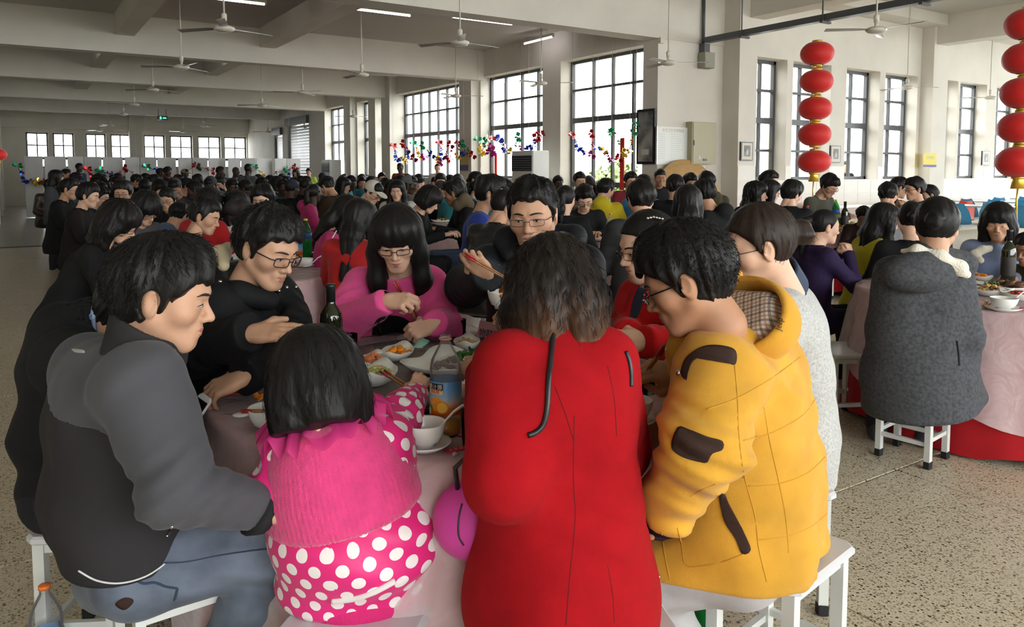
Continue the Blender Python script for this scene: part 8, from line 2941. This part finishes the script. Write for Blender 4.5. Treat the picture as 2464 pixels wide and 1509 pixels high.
S(1033, 482, 7.6, 100, 't3', 'bob', 'plain', K, 'boy with a black bowl haircut leaning forward in profile', 'p', ho=dict(t=.03, len=.09, seed=11))
S(1092, 466, 8.0, 250, 't1', 'spiky', 'hood', (.011, .011, .012), 'young man in a black hooded jacket and jeans leaning to the bowl-haired boy', 't', legs=(.05, .075, .13), ho=dict(t=.018, seed=13))
S(1180, 467, 6.0, 88, 't0', 'short', 'slim', (.03, .06, .32), 'young man in a bright blue sports jacket in profile', 'a', ho=dict(t=.026, seed=14))
S(1214, 500, 5.5, 35, 't1', 'crew', 'puffy', (.012, .012, .013), 'man in a black leather jacket and glasses, back turned, left of the padded jacket', 'a', 'm', leather=True)
S(836, 515, 5.6, 80, 'ph', 'long', 'slim', (.42, .02, .13), 'girl in a deep pink top tapping a phone, hair over her face', 'p', ho=dict(len=.3, seed=5))
S(864, 528, 4.9, 15, 't0', 'long', 'slim', (.36, .012, .012), 'girl with very long black hair and a red top, back turned', 'p', ho=dict(len=.46, seed=6, spread=1.05))
S(963, 404, 19, 190, 's0', 'crew', 'plain', (.18, .06, .025), 'dark-skinned man in an orange-brown jacket standing by the window', 'd')
S(1053, 405, 19.6, 170, 's0', 'pony', 'plain', (.45, .45, .42), 'woman in a white top standing at the windows', 'p')
# right of the padded jacket
S(1395, 436, 12, 170, 't0', 'short', 'plain', (.10, .10, .10), 'man in glasses facing us before the glass door', 'a', 'm')
S(1360, 483, 6.6, 15, 't0', 'pony', 'coat', K, 'woman with a dark ponytail and black coat, back turned', 'p')
S(1407, 478, 7.7, 178, 't3', 'short', 'coat', (.011, .011, .012), 'man in glasses and a black coat looking down at the table', 'p', 'm', ho=dict(t=.024, seed=16))
S(1457, 458, 9.0, 20, 't1', 'short', 'hood', (.52, .40, .015), 'person in a yellow hooded jacket with blue sleeves, back turned', 'a')
S(1518, 436, 11.5, 170, 't0', 'short', 'plain', (.20, .02, .03), 'man in glasses and a dark red jacket facing us by the door', 'a', 'm')
S(1588, 428, 12.5, 178, 't0', 'crew', 'plain', (.015, .016, .02), 'crew-cut man in a dark jacket leaning back against the noticeboard wall', 't')
S(1548, 450, 9.0, 20, 't0', 'short', 'hood', (.04, .20, .45), 'person in a sky-blue jacket, back turned', 'a')
S(1541, 482, 5.2, 355, 't0', 'short', 'puffy', (.030, .030, .032), 'man in a dark grey high-collared jacket, back turned', 'a', ho=dict(t=.016, seed=18))
S(1655, 488, 6.0, 10, 't0', 'long', 'coat', (.010, .010, .012), 'woman with straight black hair and a black coat, back turned', 'p', ho=dict(len=.24, seed=8, spread=.92))
S(1695, 470, 7.0, 310, 't1', 'spiky', 'hood', K, 'man in a black puffy hooded jacket next to the black-coated woman', 'a', ho=dict(t=.02, seed=19))
S(1660, 443, 10, 170, 't0', 'short', 'plain', K, 'man in glasses before the leaning plywood tabletop', 't', 'b')
S(1700, 441, 9.4, 350, 't0', 'short', 'hood', (.07, .06, .03), 'person in an olive coat with fur hood before the plywood tabletop', 'a')
S(1625, 452, 8.4, 20, 't0', 'short', 'plain', K, 'person in black with a white stripe on the shoulder left of the plywood', 'a')
S(1820, 468, 8.0, 60, 't4', 'long', 'plain', (.018, .012, .035), 'woman with long wavy hair turned to the narrow windows', 'p', ho=dict(len=.26, seed=9, spread=1.1, amp=.006))
S(1853, 461, 8.9, 95, 't0', 'long', 'plain', K, 'woman in glasses in profile beside the long wavy hair', 'p', 'm', ho=dict(len=.24, bang=False))
S(1850, 438, 9.9, 130, 't0', 'short', 'plain', (.03, .03, .03), 'man on the phone behind the woman in glasses by the pillar', 'p')
S(1905, 468, 7.8, 30, 't1', 'short', 'plain', K, 'person with a bowl cut and black jacket, back turned, left of the striped cardigan', 'p', ho=dict(t=.026))
S(1995, 448, 9.5, 150, 't3', 'short', 'plain', (.075, .072, .055), 'young man in glasses and a striped cardigan beneath the lantern string', 'a', 'm', ho=dict(t=.024, seed=20))
S(1985, 547, 5.0, 80, 'mo', 'pony', 'coat', (.022, .012, .045), 'woman in a dark purple coat eating with her hand at her mouth', 'p')
S(2128, 533, 5.3, 84, 't0', 'long', 'coat', (.46, .40, .012), 'woman in a yellow-green coat with long dark hair', 'p', ho=dict(bang=False, len=.24, seed=10, open=.062, spread=.8))
S(2078, 505, 8.4, 190, 't3', 'short', 'plain', (.05, .03, .03), 'small boy eating beside the far wine bottle', 't', s=.82)
S(2137, 470, 8.0, 12, 't1', 'short', 'slim', (.20, .20, .21), 'man in a light grey sweater, back turned', 'a')
S(2200, 456, 9.0, 262, 'mo', 'short', 'coat', (.010, .010, .013), 'man in glasses and a black coat holding his hand to his mouth', 'a', 'b', ho=dict(t=.024, seed=21))
S(2163, 453, 9.7, 95, 't0', 'short', 'plain', K, 'man half hidden behind the light grey sweater', 'a')
S(2236, 470, 9.6, 280, 't0', 'short', 'plain', K, 'dark head just behind the man in glasses with hand at mouth', 'a')
S(2402, 537, 5.0, 215, 't0', 'bob', 'plain', (.27, .34, .55), 'girl in a light blue denim coat with cream fleece lining', 'a', ho=dict(t=.024, len=.14, seed=12))
S(2192, 532, 4.9, 20, 't0', 'bun', 'plain', K, 'woman in a black coat with her hair in a bun behind the charcoal coat', 'p')
S(2475, 602, 4.7, 250, 't0', 'short', 'plain', (.05, .05, .025), 'person in camouflage at the right edge', 't')
S(2033, 410, 17.3, 180, 's0', 'short', 'plain', (.015, .017, .025), 'elderly man in a suit standing outside the third narrow window', 'p', hm='hair_grey', s=.97)

# fill of the packed far tables
rg = np.random.RandomState(17)
PEOPLE = [o for o in COL.objects if o.get('category') == 'person']
hs_ = ['short', 'short', 'short', 'crew', 'bob', 'long', 'pony', 'cap', 'beanie']
cs_ = [(K, 'black'), (NV, 'navy'), (GR, 'grey'), (BR, 'brown'), ((.16, .02, .03), 'dark red'), ((.03, .07, .20), 'blue'), ((.04, .05, .03), 'olive'), ((.10, .03, .10), 'plum'), ((.02, .15, .17), 'teal')]
hn = {'short': 'short-haired diner', 'crew': 'crop-haired diner', 'bob': 'bobbed diner', 'long': 'long-haired diner', 'pony': 'pony-tailed diner', 'cap': 'diner in a cap', 'beanie': 'diner in a knitted hat'}
n = 0
for row, (D0, py, x0, x1, st) in enumerate(((10.8, 455, 300, 1180, 44), (12.2, 449, 250, 1340, 43), (13.8, 444, 220, 1440, 42), (16.0, 438, 220, 1120, 44), (18.5, 434, 240, 1080, 50))):
 x = x0 + rg.uniform(0, 20)
 while x < x1:
  D = D0 + rg.uniform(-.4, .4)
  q = pt(x, py, D)
  if all((q[0] - o.location.x) ** 2 + (q[1] - o.location.y) ** 2 > .17 for o in PEOPLE) and q[0] < XW - .5 and q[1] < 27 and not (row == 0 and (500 < x < 700)):
   h_, (c_, cn) = hs_[rg.randint(len(hs_))], cs_[min(rg.randint(12), 8) if rg.rand() > .35 else 0]
   f_ = rg.choice([10, 60, 100, 170, 190, 260, 300, 350])
   fd = 'back turned' if f_ in (10, 350, 60, 300) else ('facing us' if f_ in (170, 190) else 'in profile')
   lab = '%s, %s jacket, %s, %s' % (hn[h_], cn, fd, ('nearest packed row', 'second packed row', 'third packed row', 'fourth packed row', 'last packed row')[row])
   S(x, py + rg.uniform(-5, 5), D, f_, ['t0', 't1', 't2', 't3'][rg.randint(4)], h_, ['plain', 'hood', 'plain'][rg.randint(3)], c_, lab, 'd' if rg.rand() < .45 else ('a' if rg.rand() < .6 else 't'), group='diners at the packed far tables', cap=fab(cs_[rg.randint(4)][0]) if h_ in ('cap', 'beanie') else None, fine=False)
   PEOPLE.append(COL.objects[-1])
   while PEOPLE[-1].parent: PEOPLE[-1] = PEOPLE[-1].parent
  x += st * rg.uniform(.75, 1.35)
dup = {}
for o in COL.objects:
 if o.get('group') == 'diners at the packed far tables': dup.setdefault(o['label'], []).append(o)
cw = cdir(1, 0, 0)
for lab, os_ in dup.items():
 if len(os_) > 1:
  os_.sort(key=lambda o: (o.location.x * cw[0] + o.location.y * cw[1]) / max(.1, o.location.x * cw[1] * -1 + o.location.y * cw[0]))
  for i, o in enumerate(os_): o['label'] = ('first', 'second', 'third', 'fourth', 'fifth', 'sixth')[min(i, 5)] + ' from left: ' + lab
tp_mesh = drape(.75, .735, .6, 48, 9, .05)
for k, (px, D) in enumerate(((620, 11.6), (820, 12.9), (1010, 14.6), (1180, 13.2), (420, 13.0), (700, 17.0), (900, 17.5))):
 p = pt(px, 500, D)
 o = mesh_obj('tablecloth', tp_mesh, M['red_cloth'], None, (p[0], p[1], 0))
 tag(o, 'red cloth table %s, among the packed diners' % ('behind the phone bender', 'below the yellow vest', 'behind the smiling girl', 'behind the blue sports jacket', 'at the left end of the rows', 'near the man in bright blue', 'near the roller shutters')[k], 'tablecloth', 'far red tables')

# the woman in the charcoal coat at the right-hand table
def p_charcoal():
 J, s = place_seated(2252, 548, 3.40, 20, lean=6, head=(14, 12, 0))
 setj(J, hed=(2255, 548, 3.38), nek=(2236, 622, 3.42), che=(2215, 720, 3.48), wai=(2205, 810, 3.50), pel=(2200, 905, 3.55), shl=(2150, 660, 3.50), shr=(2298, 680, 3.44),
   ell=(2135, 790, 3.55), wrl=(2170, 760, 3.85), elr=(2322, 815, 3.42), wrr=(2318, 880, 3.62))
 P = lambda *a: pt(*a).astype(np.float32)
 def extra(p, d):
  sk = chain(p, [J['wai'], P(2205, 900, 3.54), P(2210, 975, 3.55), P(2215, 1010, 3.55)], [.15, .215, .235, .235], .06)
  sk = smin(sk, cone(p, P(2270, 900, 3.5), P(2310, 960, 3.6), .13, .12), .08)
  sk = smax(sk, plane(p, P(2210, 985, 3.55), cdir(.12, 0, -1)), .02)
  return smin(d, sk, .06)
 tp = dict(rc=.14, rw=.14, rp=.15, hem=.05, s0=.085, s1=.078, s2=.06, wr=.004, rsh=.08, cr=.07, fn=extra, lo=P(2090, 1030, 3.7) - .3, hi=P(2330, 1000, 3.3) + .3)
 look = dict(skin=M['skin'], hair='bun', hopt=dict(t=.028, seed=15), hres=.007, locks=(400, .03, .05, -.06), glasses='black', hairm=M['hair'], top=M['grey_wool'], topo=tp, topname='coat', legs=M['dark_trousers'], shoes=cloth('grey_snow_boot', (.05, .05, .055)))
 h = human(J, look, 'woman in a charcoal wool coat with a cream-lined hood, seated with her back to us', res=.011, hh=.005, lod=1)
 org, fn = h['org'], h['fn']
 c = pt(2215, 655, 3.32)
 u = unit(cdir(1, .2, -.10)); v = unit(np.cross(u, cdir(0, 1, .3))); w3 = np.cross(v, u)
 def hood(p):
  d = ell(p, c, (.165, .10, .095), np.stack([u, unit(cdir(-.1, 1, .1)), A(0, 0, 1)], 1))
  return smin(d, cone(p, J['nek'] + cdir(-.05, -.06, .02), J['nek'] + cdir(.12, -.05, -.02), .06), .05) + .003 * noise3(p, 5, 3)
 V, Q = nets(hood, c - .32, c + .32, .009)
 ho = mesh_obj('hood', np_mesh('hood', sub(V, org), Q), M['grey_wool'], h['top'])
 def fl(p):
  return chain(p, [pt(2172, 604, 3.38), pt(2205, 604, 3.32), pt(2260, 620, 3.28), pt(2306, 645, 3.27), pt(2326, 660, 3.30)], [.012, .024, .031, .031, .018], .03) + .003 * noise3(p, 14, 2)
 V, Q = nets(fl, pt(2250, 620, 3.3) - .3, pt(2250, 620, 3.3) + .3, .007)
 mesh_obj('hood_lining', np_mesh('hood_lining', sub(V, org), Q), M['fleece'], ho)
 seam(fn, [(2302, 820), (2306, 850), (2308, 880)], .005, 'pocket_slit', M['rib'], h['top'], org, n=14, D0=2.6)
p_charcoal()
# fleece collar and lapels of a few near coats
def scarf(px, py, D, pts_, r, m, label, nm='fleece_collar', owner=None):
 P = [pt(*q) for q in pts_]
 c = np.mean(P, 0)
 V, Q = nets(lambda p: chain(p, P, r if hasattr(r, '__len__') else [r] * len(P), .03) + .004 * noise3(p, 10, 3), np.min(P, 0) - .12, np.max(P, 0) + .12, .010)
 ow = [o for o in bpy.data.objects if o.get('label') == owner][0]
 inv = (Matrix.Translation(ow.location) @ Matrix.Rotation(ow.rotation_euler.z, 4, 'Z') @ Matrix.Scale(ow.scale[0], 4)).inverted()
 mesh_obj(nm, np_mesh(nm, xf(V, np.array(inv)), Q), m, ow)
scarf(0, 0, 0, [(2380, 598, 4.93), (2362, 602, 4.88), (2346, 612, 4.88), (2358, 626, 4.84)], .024, M['fleece'], '', owner='girl in a light blue denim coat with cream fleece lining')
scarf(0, 0, 0, [(2424, 598, 4.92), (2442, 602, 4.87), (2452, 620, 4.85)], .024, M['fleece'], '', 'fleece_edge', owner='girl in a light blue denim coat with cream fleece lining')
scarf(0, 0, 0, [(540, 508, 6.35), (560, 500, 6.25), (585, 500, 6.25), (604, 508, 6.35)], .06, M['brow'], '', 'fur_collar', owner='woman in a white padded jacket with dark fur collar, back turned')
scarf(0, 0, 0, [(1102, 494, 7.9), (1118, 480, 7.9), (1128, 492, 7.9)], .06, cloth('brown_fur', (.12, .085, .05)), '', 'fur_hood', owner='young man in a black hooded jacket and jeans leaning to the bowl-haired boy')
phone(pt(800, 575, 5.25), (rad(60), 0, rz(80)), 'smartphone in the hands of the girl in deep pink')
